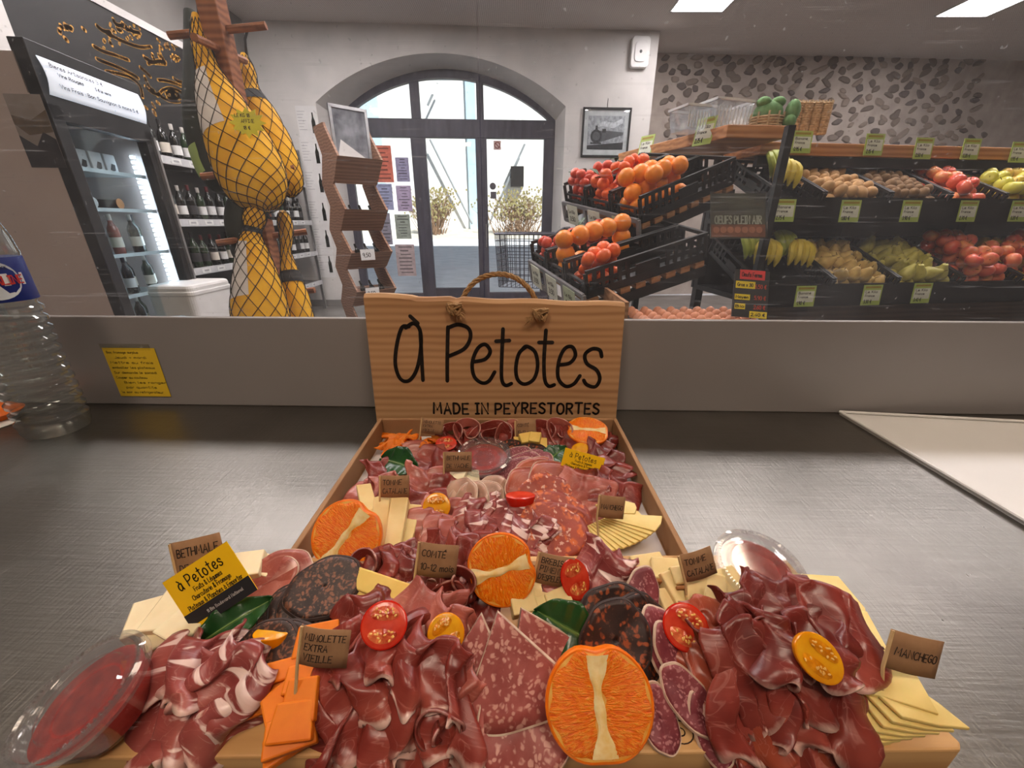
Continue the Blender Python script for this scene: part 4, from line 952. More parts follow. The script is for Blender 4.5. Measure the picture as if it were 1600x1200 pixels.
# --- middle: ham heap A with tomatoes
g = 'ham slices heaped in the middle of the board'; lb = 'folded cured ham slice in the middle heap under the two tomatoes'
for i, (u, v, h, rz, L, W, tx, ty, n, hh, mt) in enumerate([
    (525, 1085, .018, .1, .05, .07, .75, -.35, .8, .012, 0), (545, 1145, .006, .2, .055, .04, .45, 0, 1.2, .012, 1), (690, 1135, .012, -.3, .04, .055, .75, .3, .9, .012, 0), (715, 1110, .016, -.4, .03, .05, .7, .3, .8, .01, 2),
    (560, 975, .04, .5, .055, .04, .35, -.2, 1.3, .012, 0), (655, 965, .043, -.15, .06, .045, .45, .15, .9, .008, 2), (690, 1010, .036, -.5, .05, .05, .6, .2, 1.2, .012, 2),
    (560, 1070, .03, .5, .07, .045, .55, -.2, 1.9, .018, 0), (655, 1085, .03, -.2, .08, .055, .7, .1, 1.6, .017, 0), (610, 1125, .02, .1, .08, .045, .6, 0, 2.1, .018, 0), (600, 1010, .044, .1, .06, .035, .4, 0, 1.6, .014, 0), (665, 1050, .04, -.4, .06, .04, .55, .1, 1.5, .015, 0)]):
    ruffle(lb, g, (HAM, HAM3, HAM2)[mt], B(u, v, h), rz, L, W, n, hh, .45, 70 + i, tx, ty, .004, .01)
for i, (u, v, h, r_, tl) in enumerate([(690, 1120, .016, .014, (1.1, .3))]):
    rose(lb, g, HAM, B(u, v, h), r_, .02, 1.5, 30 + i, tl)
tomato('red tomato half lying on the middle ham heap', frame(B(600, 976, .058), (.05, -.62, .78), (.1, .6, .8), .1), .0155, .0145, .6, 'r')
tomato('round yellow tomato half at the right of the middle ham heap', frame(B(697, 990, .046), (.25, -.68, .7), UPC, .5), .0125, .013, .75, 'y')
chunk('long pale yellow comte cheese stick behind the middle ham heap', None, COMTE, T(*B(628, 930, .03)) @ RZ(-.36) @ RX(.55), (.092, .017, .012), (.05, .1), None, 'cheese_stick', 'cheese', 2)
chunk('short comte cheese piece at the left end of the long cheese stick', None, COMTE, T(*B(570, 920, .026)) @ RZ(.25) @ RX(.6), (.028, .022, .012), (.3, .1), None, 'cheese_piece', 'cheese', 3)
g = 'ham slices heaped behind the comte stick'; lb = 'folded cured ham slice in the heap around the comte flag'
for i, (u, v, h, rz, L, W, tx, ty, n) in enumerate([(600, 893, .02, .2, .06, .04, .5, -.1, 2.2), (650, 905, .022, -.1, .075, .04, .6, 0, 1.4), (715, 890, .03, -.6, .06, .045, .7, .2, 1.5), (700, 935, .02, -.5, .06, .04, .6, .2, 1.9), (620, 880, .026, .1, .055, .03, .4, -.1, 2.0), (735, 930, .018, -.7, .05, .04, .6, .2, 1.6), (690, 870, .03, -.2, .06, .04, .5, 0, 1.3)]):
    ruffle(lb, g, (HAM, HAM3)[i % 2], B(u, v, h), rz, L, W, n, .017, .5, 110 + i, tx, ty, .005, .008)
for i, (u, v, h) in enumerate([(575, 885, .02), (720, 915, .028), (700, 945, .02)]): rose(lb, g, HAM, B(u, v, h), .014, .018, 1.4, 60 + i, (.5, .1))
paper_flag(['COMTÉ', '10-12 mois'], (651, 845), (714, 853), (648, 897), (645, 922), ZB + .028, 'kraft flag reading COMTE in the ham heap left of the rear mandarin half', hs=.19)
mandarin('mandarin half standing upright behind the salami in the board centre', frame(B(783, 890, .045), (-.12, -.82, .5), (0, .4, .9), R(-72)), .029, 0, .75)
paper_flag(['BREBIS', 'PIMENT', "D'ESPELETTE"], (834, 860), (891, 872), (832, 908), (828, 938), ZB + .018, 'kraft flag reading BREBIS PIMENT D\'ESPELETTE right of the rear mandarin half', hs=.18)
g = 'small pale cheese pieces behind the salami'
for i, (u, v, h, rz) in enumerate([(815, 948, .016, .3), (850, 950, .014, -.2), (870, 945, .016, .4), (825, 925, .018, .1)]):
    chunk('small pale brebis cheese piece between the rear mandarin and the leaf', g, TOMME, T(*B(u, v, h)) @ RZ(rz) @ RX(.4), (.022, .018, .013), (.1, .1), None, seed=50 + i)
tomato('red tomato half squeezed behind the brebis flag', frame(B(899, 905, .036), (.3, -.75, .55), UPC, .2), .0125, .0165, .7, 'r')
g = 'coppa slices right of the brebis flag'
for i, (u, v, h, rz, L, W, tx) in enumerate([(935, 900, .028, -.5, .06, .05, .7), (905, 930, .022, .1, .05, .035, .6), (965, 915, .022, -.7, .045, .045, .7), (870, 925, .018, .1, .05, .03, .5)]):
    ruffle('marbled coppa slice between the brebis flag and the dry sausage', g, COPPA, B(u, v, h), rz, L, W, .9, .009, .6, 140 + i, tx, .1, .003, .008, 'coppa_slice')
leaf('broad dark green leaf behind the front mandarin half', B(928, 1004, .03), B(836, 952, .036), .04, (.05, -.8, .6), .003)
# --- big salami
g = 'large salami slices left of the front mandarin'
for i, (u, v, h, ang, rl, rad) in enumerate([(815, 952, .044, 1.3, .45, .05), (728, 964, .043, 1.1, -.22, .058), (752, 960, .048, 1.1, -.06, .066), (778, 957, .053, 1.25, .28, .067)]):
    disc('large folded salami slice with white rind left of front mandarin half', g, 'salami', 'salami_slice', SALAMI, frame(B(u, v, h), (.0, -.62, .78), (0, .78, .62), rl), rad, rad, .0034, 0, .0025, RIND, .0012, ang, 200 + i, .004)
disc('flat salami slice lying under the fanned slices at the board edge', None, 'salami', 'salami_slice', SALAMI, frame(B(822, 1128, .010), (.1, -.45, .88), UPC, .3), .033, .03, .003, 0, .003, RIND, .001, seed=300)
mandarin('largest mandarin half standing at the front edge of the board', frame(B(937, 1100, .034), (.0, -.80, .60), (0, .6, .8), R(0)), .0335, R(2), .72)
g = 'dark chorizo slices behind the front mandarin'
for i, (u, v, h, nx) in enumerate([(962, 965, .034, .0), (998, 985, .03, .25), (990, 1015, .024, .3), (962, 1000, .036, -.05)]):
    disc(['dark chorizo slice at the back of the overlapping four', 'dark chorizo slice at the right of the overlapping four', 'dark chorizo slice lowest of the overlapping four', 'dark chorizo slice in front of the overlapping four'][i], g, 'chorizo', 'chorizo_slice', BLACKC, frame(B(u, v, h), (nx, -.7, .7), UPC, .3 * i), .026, .023, .003, 0, .002, DRIND, .001, seed=310 + i)
g = 'dry sausage slices'
for i, (u, v, h, r1, r2, rl, nx, lb) in enumerate([(1004, 930, .04, .02, .013, 1.1, .15, 'red dry sausage slice standing behind the chorizo slices'), (1045, 1010, .028, .027, .016, 1.9, .2, 'long dry sausage slice tucked right of the dark chorizo'), (1062, 1030, .022, .026, .015, 1.95, .35, 'dry sausage slice behind the long one right of the chorizo'), (1030, 1122, .010, .0185, .0115, 1.75, .1, 'dry sausage slice touching the right side of the front mandarin'), (1080, 1095, .016, .024, .012, 2.2, .1, 'long dry sausage slice leaning on the board right of the front mandarin'), (1108, 1140, .006, .02, .0095, 1.85, .1, 'dry sausage slice nearest the board edge right of the front mandarin')]):
    disc(lb, g, 'sausage', 'sausage_slice', SAUCI, frame(B(u, v, h), (nx, -.6, .75), UPC, rl), r1, r2, .003, 0, .0015, RIND, .0008, seed=320 + i)
tomato('large red tomato half right of the dry sausage slices', frame(B(1072, 980, .04), (.0, -.7, .7), (.2, .7, .7), -.3), .0165, .0155, .7, 'r')
g = 'tomme cheese sticks on the board'
for i, (u, v, h, rz, tx, d) in enumerate([(1010, 893, .022, .1, .3, (.03, .02, .014)), (1040, 900, .026, -.1, .3, (.03, .018, .014)), (1052, 925, .024, .4, .5, (.02, .03, .012)), (1085, 930, .028, -.1, .7, (.018, .034, .012)), (1112, 935, .028, -.2, .6, (.018, .034, .012)), (1068, 905, .03, .1, .4, (.028, .016, .012)), (1130, 915, .024, .3, .4, (.025, .02, .012)), (1040, 945, .018, .2, .4, (.018, .02, .012))]):
    chunk('pale tomme cheese stick in the group behind the large red tomato half', g, TOMME, T(*B(u, v, h)) @ RZ(rz) @ RX(tx), d, (.05, 0), True, seed=60 + i)
paper_flag(['TOMME', 'CATALANE'], (1066, 866), (1118, 852), (1070, 910), (1073, 930), ZB + .038, 'kraft flag reading TOMME CATALANE beside the right sauce cup', hs=.2)
sauce_cup('clear lidded cup of red sauce at the rear right of the board', frame(B(1168, 915, .008), (.02, -.22, .97), (0, 1, 0)), .034, .028)
g = 'rust coloured lomo slices'
for i, (u, v, h, rz, L, W, tx) in enumerate([(1105, 1065, .02, -1.15, .075, .04, .45), (1135, 1080, .022, -1.1, .08, .035, .5), (1165, 1100, .016, -1.0, .085, .035, .4), (1130, 990, .034, -1.1, .05, .035, .4)]):
    ruffle('rust red cured loin slice left of the right ham heap', g, LOMO, B(u, v, h), rz, L, W, .5, .006, .8, 160 + i, tx, .5, .002, .006, 'loin_slice')
g = 'ham slices heaped at the right of the board'; lb = 'folded dark cured ham slice in the right heap around the yellow tomato'
for i, (u, v, h, rz, L, W, tx, ty, n, hh, mt) in enumerate([
    (1180, 965, .046, .3, .05, .045, .5, -.3, 1.1, .014, 0), (1225, 950, .048, -.2, .07, .045, .4, 0, 1.2, .014, 0), (1290, 980, .044, -.5, .065, .055, .5, .2, .9, .014, 1), (1165, 1040, .034, .5, .05, .06, .7, -.35, 1.3, .014, 0), (1205, 1050, .04, .2, .065, .06, .7, -.1, 1.4, .016, 0), (1200, 1085, .03, .1, .07, .06, .8, -.1, 1.5, .014, 1),
    (1265, 1090, .03, -.1, .07, .06, .75, .1, 1.3, .014, 0), (1320, 1050, .03, -.6, .055, .05, .6, .35, 1.2, .012, 0), (1250, 1150, .008, .05, .075, .05, .7, .1, 1.2, .012, 1), (1285, 1140, .012, -.3, .05, .05, .7, .2, 1.0, .012, 0), (1180, 1135, .01, .2, .06, .04, .6, -.1, 1.3, .01, 1), (1335, 1045, .02, -.5, .03, .04, .4, .2, .8, .008, 0), (1240, 1010, .052, -.1, .06, .04, .5, 0, 1.4, .014, 0)]):
    ruffle(lb, g, (HAM3, HAM)[mt], B(u, v, h), rz, L, W, n, hh, .5, 180 + i, tx, ty, .005, .01)
for i, (u, v, h, r_) in enumerate([(1190, 985, .044, .016)]): rose(lb, g, HAM3, B(u, v, h), r_, .02, 1.2, 80 + i, (.9, -.4))
tomato('oval yellow tomato half on the right ham heap', frame(B(1280, 1028, .058), (.1, -.72, .68), UPC, -.75), .0165, .0125, .6, 'y')
leaf('small dark green leaf behind the right ham heap', B(1258, 932, .03), B(1235, 898, .034), .012, (0, -.8, .6), .002)
g = 'manchego slices at the right end of the board'
for i, pts in enumerate([[(1235, 895, .016), (1310, 900, .014), (1352, 950, .014), (1362, 990, .016), (1300, 1000, .022)], [(1300, 950, .018), (1355, 955, .018), (1385, 1010, .018), (1392, 1060, .02), (1330, 1050, .022)], [(1330, 1010, .02), (1378, 1035, .02), (1420, 1060, .022), (1424, 1095, .024), (1340, 1080, .024)]]):
    poly_slice(['broad manchego slice farthest back behind the right ham heap', 'broad manchego slice in the middle behind the right ham heap', 'broad manchego slice nearest the manchego flag pole'][i], g, MANCH, pts, B)
for i in range(7):
    s_ = i / 6; h = .002 + .020 * s_
    A_ = (1318 + 22 * s_, 1120 - 66 * s_, h + .004); E = (1395 + 122 * s_ ** 1.2, 1160 - 22 * s_, h)
    mid = ((A_[0] + E[0]) / 2 - 26 + 8 * s_, (A_[1] + E[1]) / 2 + 24, h); m2 = ((A_[0] + 3 * E[0]) / 4 - 6, (A_[1] + 3 * E[1]) / 4 + 16, h)
    poly_slice('manchego slice in the fan at the right corner of the board', 'manchego fan at the right corner', MANCH, [A_, mid, m2, E, (E[0] - 50, E[1] - 40, h), (A_[0] + 50, A_[1] - 8, h + .002)], B, .0026)
chunk('flat manchego piece under the manchego flag', None, MANCH, T(*B(1395, 1062, .024)) @ RZ(-.35) @ RX(.2), (.032, .03, .003), (.2, 0), None, 'cheese_piece', 'cheese', 8)
paper_flag(['MANCHEGO'], (1371, 981), (1456, 1003), (1378, 1041), (1380, 1086), ZB + .022, 'kraft flag reading MANCHEGO at the right corner of the board', hs=.2)

# ================================================================== the kraft box and its food
HB = .034
c00 = PZ(455, 872, CT + HB); c10 = PZ(1073, 880, CT + HB); c01 = PZ(586, 653, CT + HB); c11 = PZ(970, 653, CT + HB)
bxm = T((c00.x + c10.x) / 2, (c00.y + c10.y) / 2, CT)
bw2 = ((c10.x - c00.x) + (c11.x - c01.x)) / 2; bd2 = (c01.y + c11.y) / 2 - (c00.y + c10.y) / 2
box = thing('catering_box', 'open kraft cardboard catering box between the board and the sign', 'box', bxm)
m = MB(); m.box((0, bd2 / 2, .0015), (bw2, bd2, .003)); m.obj('bottom', KRAFTB, box, False)
th = .006
for nm, c, d in (('side_wall', (-bw2 / 2 + th / 2, bd2 / 2, HB / 2), (th, bd2, HB)), ('side_wall', (bw2 / 2 - th / 2, bd2 / 2, HB / 2), (th, bd2, HB)), ('back_wall', (0, bd2 - th / 2, HB / 2), (bw2 - 2 * th, th, HB)), ('front_wall', (0, th / 2, HB / 2 - .003), (bw2 - 2 * th, th, HB - .006))):
    m = MB(); m.box(c, d); m.obj(nm, KRAFTB, box, False, None, 0, .0012)
lin_ = thing('liner_paper', 'white paper liner in the bottom of the kraft box', 'paper', bxm @ T(0, 0, .0032)); m = MB(); m.box((0, bd2 / 2, .0005), (bw2 - .016, bd2 - .016, .001)); m.obj('sheet', pm('liner', (212, 206, 204), (200, 192, 190), 8, .7), lin_, False)
# back left: orange shavings, tomato
g = 'orange cheese shavings in the box'
q = random.Random(8)
for i in range(16):
    u, v = 608 + q.uniform(0, 78), 688 + q.uniform(-6, 16)
    ruffle('curled orange mimolette shaving in the back left corner of the box', g, MIMO, X(u, v, .004 + .014 * q.random()), q.uniform(-1, 1), .04, .018, .8, .009, .8, 400 + i, q.uniform(-.3, .6), q.uniform(-.3, .3), .002, .004, 'cheese_shaving', 'cheese')
paper_flag(['MIMOLETTE', 'EXTRA', 'VIEILLE'], (658, 652), (693, 656), (656, 676), (653, 694), ZX + .014, 'kraft flag reading MIMOLETTE EXTRA VIEILLE in the back left of the box', hs=.17)
tomato('red tomato half beside the orange shavings in the box', frame(X(697, 693, .018), (0, -.6, .8), UPC), .016, .0115, .7, 'r')
g = 'ham slices along the back of the box'; lb = 'curled cured ham slice in the row along the back of the box'
for i, (u, v, h, r_) in enumerate([(708, 684, .008, .022), (735, 680, .012, .026), (770, 688, .01, .026), (792, 684, .008, .022), (850, 682, .012, .026), (875, 680, .016, .026)]): rose(lb, g, (HAM, HAM2)[i % 2], X(u, v, h), r_, .026, 1.3, 90 + i, (.45, .1 * (i % 3 - 1)))
for i, (u, v, h, rz) in enumerate([(750, 690, .008, .1), (810, 684, .012, 0), (885, 690, .016, -.2), (720, 700, .004, .2), (865, 692, .012, .1)]): ruffle(lb, g, HAM, X(u, v, h), rz, .075, .05, 1.8, .018, .5, 420 + i, .5, 0, .005, .006)
g = 'comte cubes in the box'
for i, (u, v, h, rz) in enumerate([(820, 694, .012, .3), (836, 693, .014, -.2), (828, 702, .004, .6), (845, 702, .004, 0), (812, 700, .004, .2)]): chunk('pale yellow comte cube below the comte flag in the box', g, COMTE, T(*X(u, v, h)) @ RZ(rz) @ RX(.35), (.019, .019, .017), (0, 0), None, 'cheese_cube', 'cheese', 70 + i)
paper_flag(['COMTÉ', '10-12 mois'], (801, 657), (834, 656), (805, 683), (806, 692), ZX + .014, 'kraft flag reading COMTE at the back of the box', hs=.18)
mandarin('mandarin half lying face up in the back right corner of the box', frame(X(918, 672, .03), (0, -.18, .98), (0, 1, 0), R(80)), .033, 0, .55)
g = 'ham slices down the right side of the box'; lb = 'folded cured ham slice along the right side of the box'
for i, (u, v, h, rz, tx) in enumerate([(902, 692, .016, -.3, .4), (922, 700, .014, -.5, .4), (934, 722, .018, -.6, .5), (950, 742, .014, -.7, .4), (945, 768, .012, -.3, .4), (958, 774, .012, -.6, .5), (936, 692, .01, -.5, .3), (930, 757, .012, .1, .4)]): ruffle(lb, g, (HAM3, HAM)[i % 2], X(u, v, h), rz, .062, .05, 1.2, .016, .6, 430 + i, tx, .2, .005, .006)
tomato('yellow tomato half behind the card in the box', frame(X(908, 703, .022), (0, -.6, .8), UPC), .014, .011, .8, 'y', None, True)
leaf('dark green leaf left of the card in the box', X(850, 726, .02), X(885, 700, .03), .032, (-.3, -.6, .8), .003)
cpb = depth_of(X(915, 735, .022))
business_card('small yellow shop card stuck in the ham on the right of the box', (889, 701), (951, 718), (873, 738), cpb, 0)
# left: leaf, ham, tomme, mandarin
leaf('dark green leaf near the left side of the box', X(598, 718, .018), X(656, 736, .024), .046, (.1, -.6, .8), .004)
g = 'ham slices on the left of the box'; lb = 'folded ham slice on the left of the box by tomme flag'
for i, (u, v, h, rz, L, tx, mt) in enumerate([(596, 745, .012, .4, .056, .5, 0), (584, 775, .006, .3, .056, .35, 1), (606, 770, .01, .3, .056, .4, 1), (665, 715, .01, .1, .09, .4, 1), (690, 728, .014, -.2, .08, .5, 0), (650, 745, .01, 0, .07, .4, 0), (665, 762, .016, -.1, .075, .6, 1), (690, 775, .012, -.2, .08, .5, 0), (655, 800, .012, .1, .07, .5, 0), (705, 815, .014, -.1, .08, .5, 1), (690, 838, .014, 0, .085, .5, 1), (735, 850, .012, -.6, .06, .5, 0), (660, 850, .006, .1, .08, .4, 0), (720, 870, .016, -.3, .06, .5, 0), (700, 845, .02, .1, .05, .4, 1)]): ruffle(lb, g, (HAM, HAM2)[mt], X(u, v, h), rz, L, .052, 1.3, .015, .6, 450 + i, tx, .1, .005, .006)
g = 'tomme sticks in the box'
for i, (u, v, h, rz) in enumerate([(598, 822, .014, .18), (622, 825, .016, .08), (578, 800, .008, .5), (610, 800, .012, .1), (640, 835, .006, -.1), (585, 845, .004, .3)]): chunk('pale tomme cheese stick behind the left mandarin half in the box', g, TOMME, T(*X(u, v, h)) @ RZ(rz) @ RX(.35), (.019, .062, .014), (.05, 0), True, 'cheese_stick', 'cheese', 80 + i)
paper_flag(['TOMME', 'CATALANE'], (596, 743), (642, 743), (593, 777), (592, 806), ZX + .02, 'kraft flag reading TOMME CATALANE on the left of the box', hs=.22)
mandarin('mandarin half standing in the front left corner of the box', frame(X(541, 838, .034), (-.05, -.78, .6), (.1, .5, .8), R(-28)), .036, 0, .7)
tomato('round yellow tomato half in the middle left of the box', frame(X(682, 792, .03), (.05, -.72, .68), UPC), .0155, .0155, .8, 'y')
sauce_cup('clear lidded cup of pink sauce at the back of the box', frame(X(757, 735, .004), (.0, -.14, .98), (0, 1, 0)), .036, .026)
g = 'white cheese pieces by the sauce cup in the box'
for i, (u, v, h, rz) in enumerate([(708, 750, .012, .2), (722, 748, .014, -.3), (738, 752, .008, .1), (700, 745, .01, .4), (728, 758, .004, .7)]): chunk('small white bethmale cheese piece left of the sauce cup in the box', g, BETH, T(*X(u, v, h)) @ RZ(rz) @ RX(.4), (.018, .02, .014), (.1, 0), None, seed=90 + i)
paper_flag(['BETHMALE', 'DE VACHE'], (694, 706), (738, 706), (693, 737), (693, 755), ZX + .016, 'kraft flag reading BETHMALE in front of the sauce cup in the box', hs=.2)
# centre: slices
g = 'dark chorizo slices in the box'
for i, (u, v) in enumerate([(800, 706), (818, 708), (835, 712)]): disc('dark chorizo slice behind the dry sausage in the box', g, 'chorizo', 'chorizo_slice', BLACKC, frame(X(u, v, .014), (.1, -.3, .95), UPC), .026, .022, .003, 0, .001, DRIND, .001, seed=500 + i)
g = 'dry sausage slices in the box'
for i, (u, v, h) in enumerate([(800, 727, .016), (815, 735, .018), (828, 730, .02), (805, 745, .014)]): disc('purple dry sausage slice right of the sauce cup in the box', g, 'sausage', 'sausage_slice', SAUCI, frame(X(u, v, h), (-.2, -.4, .9), UPC, .8), .034, .024, .003, 0, .002, RIND, .0008, seed=510 + i)
g = 'chorizo slices in the box'
for i, (u, v, h) in enumerate([(850, 752, .014), (872, 757, .018), (838, 768, .02), (858, 782, .022), (868, 808, .022), (862, 828, .02), (880, 835, .014)]): disc('large orange red chorizo slice fanned in the centre of the box', g, 'chorizo', 'chorizo_slice', LOMO if i < 3 else CHOR, frame(X(u, v, h), (.25 - .02 * i, -.42, .9), UPC, -.5 + .1 * i), .04, .034, .0028, 0, .003, RIND if i < 3 else None, .0007, seed=520 + i)
ruffle('pink ham slice with pale edge left of the manchego flag in the box', None, HAM2, X(905, 772, .02), -.4, .08, .06, .8, .01, .7, 540, .4, .2, .003, .006)
g = 'grey brown sausage slices in the box'
for i, (u, v) in enumerate([(720, 778), (732, 782), (744, 784), (756, 786), (770, 778)]): disc('grey brown cooked sausage slice standing in the row in the box centre', g, 'sausage', 'sausage_slice', GREYH, frame(X(u, v, .022), (-.55 + .22 * i, -.5, .7), UPC, .2 * i), .026, .024, .003, 0, .003, RIND, .0007, seed=550 + i)
g = 'pancetta slices in the box'
for i, (u, v, h, rz) in enumerate([(760, 805, .02, .2), (785, 815, .024, -.2), (750, 825, .018, .3), (800, 835, .02, -.5), (822, 828, .022, -.8), (775, 840, .014, 0), (830, 848, .012, -.7)]): ruffle('marbled peppered pancetta slice in front of the grey sausage in the box', g, PANC, X(u, v, h), rz, .055, .045, 1.4, .016, .6, 560 + i, .5, 0, .005, .006, 'pancetta_slice')
tomato('red tomato wedge on the pancetta in the box centre', frame(X(813, 774, .044), (0, .2, .97), (0, 1, 0)), .0165, .010, 1.1, 'r', None, True)
# manchego fan
for i in range(15):
    s_ = i / 14; h = .006 + .022 * s_; A_ = (893 + 52 * s_, 832 - 24 * s_, h + .002)
    an = 1.35 - 1.05 * s_; rl = 50 + 72 * s_ - 36 * s_ * s_
    O1 = (A_[0] + rl * math.cos(an + .12), A_[1] + rl * .62 * math.sin(an + .12), h - .002); O2 = (A_[0] + rl * 1.04 * math.cos(an - .12), A_[1] + rl * .64 * math.sin(an - .12), h - .002); O3 = (A_[0] + rl * 1.05 * math.cos(an - .34), A_[1] + rl * .62 * math.sin(an - .34), h - .002)
    poly_slice('thin manchego slice in the fan at the front right of the box', 'manchego fan in the box', MANCH, [A_, O1, O2, O3, (A_[0] + 22, A_[1] - 6, h + .003)], X, .0024)
g = 'manchego slices under the flag in the box'
for i, (u, v, h) in enumerate([(965, 832, .014), (960, 818, .02), (955, 806, .024), (950, 794, .028)]):
    poly_slice('manchego slice with a rounded end stacked right of the flag in the box', g, MANCH, [(u - 20, v - 6, h), (u + 20, v + 8, h), (u + 42, v + 8, h - .002), (u + 54 - 3 * i, v - 1, h - .002), (u + 42, v - 8, h - .002), (u + 10, v - 16, h)], X, .003)
paper_flag(['MANCHEGO'], (932, 772), (974, 777), (932, 807), (935, 838), ZX + .024, 'kraft flag reading MANCHEGO over the cheese fan in the box', hs=.2)
# ================================================================== left side: mural, fridge, wine rack
MUR = pm('mural_black', (30, 28, 28), (22, 21, 22), 3, .6); GOLD = pm('mural_gold', (206, 150, 60), (176, 122, 44), 8, .5)
ml = thing('mural_panel', 'black wall panel painted with gold strokes above the fridge', 'mural', T(LEFTX + .006, 3.9, 2.33))
m = MB(); m.box((.012, 0, 0), (.024, 4.4, 1.02)); m.obj('panel', MUR, ml, False)
def mp(u, v): p = PX(u, v, LEFTX + .025); return (p.y - 3.9, p.z - 2.33)
m = MB(); mf = lambda x, y, h: (.0245 + h, x, y)
STR = [[(172, 55), (190, 64), (205, 70), (220, 74), (235, 73)], [(145, 72), (160, 80), (178, 86), (200, 94)], [(150, 92), (165, 98), (185, 106), (205, 116), (215, 122)], [(165, 112), (185, 115), (205, 122), (218, 135), (222, 152)],
       [(228, 92), (240, 98), (258, 100)], [(230, 100), (245, 95), (258, 97)], [(246, 125), (258, 126), (272, 130), (290, 138)], [(245, 150), (255, 140), (268, 138), (282, 144), (290, 155)], [(250, 150), (262, 157), (276, 159), (288, 156)],
       [(258, 147), (266, 142), (276, 146), (278, 152), (270, 155), (260, 151)], [(266, 148), (271, 147), (272, 151), (267, 151)], [(218, 105), (226, 112), (234, 120)], [(225, 120), (232, 135), (240, 142)], [(226, 135), (238, 145), (248, 148)], [(150, 40), (160, 48), (172, 50)], [(176, 30), (180, 38), (190, 40)], [(195, 45), (205, 48), (218, 52)], [(270, 122), (280, 128), (292, 130)]]
for l in STR: ribbon(m, catmull([mp(*p) for p in l]), .03, mf, .0006)
q = random.Random(11)
for (cu, cv, n, sp) in ((105, 40, 10, 14), (185, 40, 14, 22), (165, 62, 6, 14), (262, 75, 12, 14), (240, 88, 8, 14), (275, 90, 6, 10), (235, 165, 6, 12), (205, 52, 8, 12)):
    for k in range(n):
        u, v = cu + q.gauss(0, sp * .6), cv + q.gauss(0, sp * .4); ribbon(m, [mp(u, v), mp(u + q.uniform(-2, 4), v + q.uniform(1, 5))], q.uniform(.018, .035), mf, .0006)
m.obj('gold_strokes', GOLD, ml, False)
a = PX(120, 0, LEFTX + .03)
m = MB(); m.box((LEFTX + .02, 3.9, 2.87), (.04, 4.6, .06)); struct(m.obj('trim_1', WHITE, None, False))
p = PX(22, 40, LEFTX + .1); m = MB(); m.box((LEFTX + .06, p.y - .15, CEILZ / 2), (.12, .22, CEILZ - .02)); struct(m.obj('trim_2', WHITE, None, False))

FRM_ = axes((-2.24, 2.28, 0), (-.07, .68, 0), (-.68, -.07, 0)); FW, FD, FH = .684, .62, 1.955
BEIGE = pm('fridge_side', (188, 172, 166), (180, 163, 157), 2, .35); FIN = pm('fridge_inside', (200, 208, 210), (188, 198, 202), 3, .5)
fr_ = thing('drinks_fridge', 'tall glass fronted drinks fridge with a lit white header board', 'fridge', FRM_)
m = MB(); m.box((.01, FD / 2 + .03, FH / 2), (.02, FD - .06, FH)); m.obj('side_panel', BEIGE, fr_, False)
m = MB(); m.box((FW - .01, FD / 2 + .03, FH / 2), (.02, FD - .06, FH)); m.obj('side_panel', BEIGE, fr_, False)
m = MB(); m.box((FW / 2, FD - .01, FH / 2), (FW, .02, FH)); m.box((FW / 2, FD / 2, .1), (FW - .04, FD - .05, .2)); m.box((FW / 2, FD / 2, FH - .02), (FW - .04, FD - .05, .04)); m.obj('shell', FIN, fr_, False)
m = MB()
for x in (.035, FW - .035): m.box((x, .03, .98), (.07, .06, 1.56))
m.box((FW / 2, .03, 1.74), (FW, .06, .1)); m.box((FW / 2, .03, .15), (FW, .06, .3)); m.box((FW / 2, .035, 1.9), (FW, .07, .22)); dr = m.obj('door_frame', BLACKP, fr_, False, None, 0, .004)
m = MB(); m.box((FW / 2, .025, 1.0), (FW - .13, .008, 1.4)); m.obj('door_glass', thin_glass('fridge_glass', (240, 247, 250), .0, 0, False, .35), fr_, False)
m = MB(); m.grid(lambda s_, v: (.03 + s_ * (FW - .06), -.004 - .016 * math.sin(PI * v), 1.795 + .155 * v), 3, 8); hd = m.obj('header_board', emis('header_lit', (222, 228, 240), .55), fr_, True, None, .004)
hf = lambda x, y, h: (x, -.024 - h + .0, y)
m = MB(); write(m, 'Bieres Artisanales 3 €', .06, 1.915, .016, .003, 0, .3, hf); write(m, 'Vins Rouges', .09, 1.885, .013, .003, 0, .14, hf); write(m, '5 € le verre', .3, 1.88, .013, .003, 0, .1, hf); write(m, 'Vins Frais : Bon Sauvignon à moins 5 €', .08, 1.835, .016, .003, 0, .5, hf); m.obj('handwriting', INK, hd, False)
m = MB()
for k in range(44): m.box((FW - .055, .12 , .36 + k * .029), (.02, .02, .016))
m.obj('led_strip', emis('cold_led', (225, 240, 255), 14), fr_, False)
m = MB(); m.box((FW - .012, -.008, 1.0), (.02, .016, 1.45)); m.obj('door_handle', STEELM, fr_, False)
SHZ = [1.50, 1.295, 1.04, .80, .56]
for z_ in SHZ:
    m = MB()
    for k in range(22): m.box((.05 + k * .0278, .33, z_ - .006), (.005, .46, .006))
    m.box((FW / 2, .1, z_ - .005), (FW - .06, .012, .02)); m.box((FW / 2, .55, z_ - .005), (FW - .06, .012, .012)); m.obj('wire_shelf', pm('shelf_white', (216, 224, 226), None, 5, .4), fr_, False)
p0 = FRM_.inverted() @ PT(0, 0, 1)
def fside(u, v):
    i = FRM_.inverted(); o = i @ CAM; d = i.to_3x3() @ ray(u, v); s_ = -o.x / d.x; pp = o + d * s_; return pp
A_, Bq, Cq = fside(4, 146), fside(62, 146), fside(97, 262)
py0, py1, pz0, pz1 = Bq.y, min(A_.y, FD - .02), Cq.z, A_.z
pst = thing('landscape_poster', 'dark landscape photo poster taped to the beige fridge side', 'poster', FRM_ @ T(-.0015, (py0 + py1) / 2, pz0))
w_, h_ = py1 - py0, pz1 - pz0
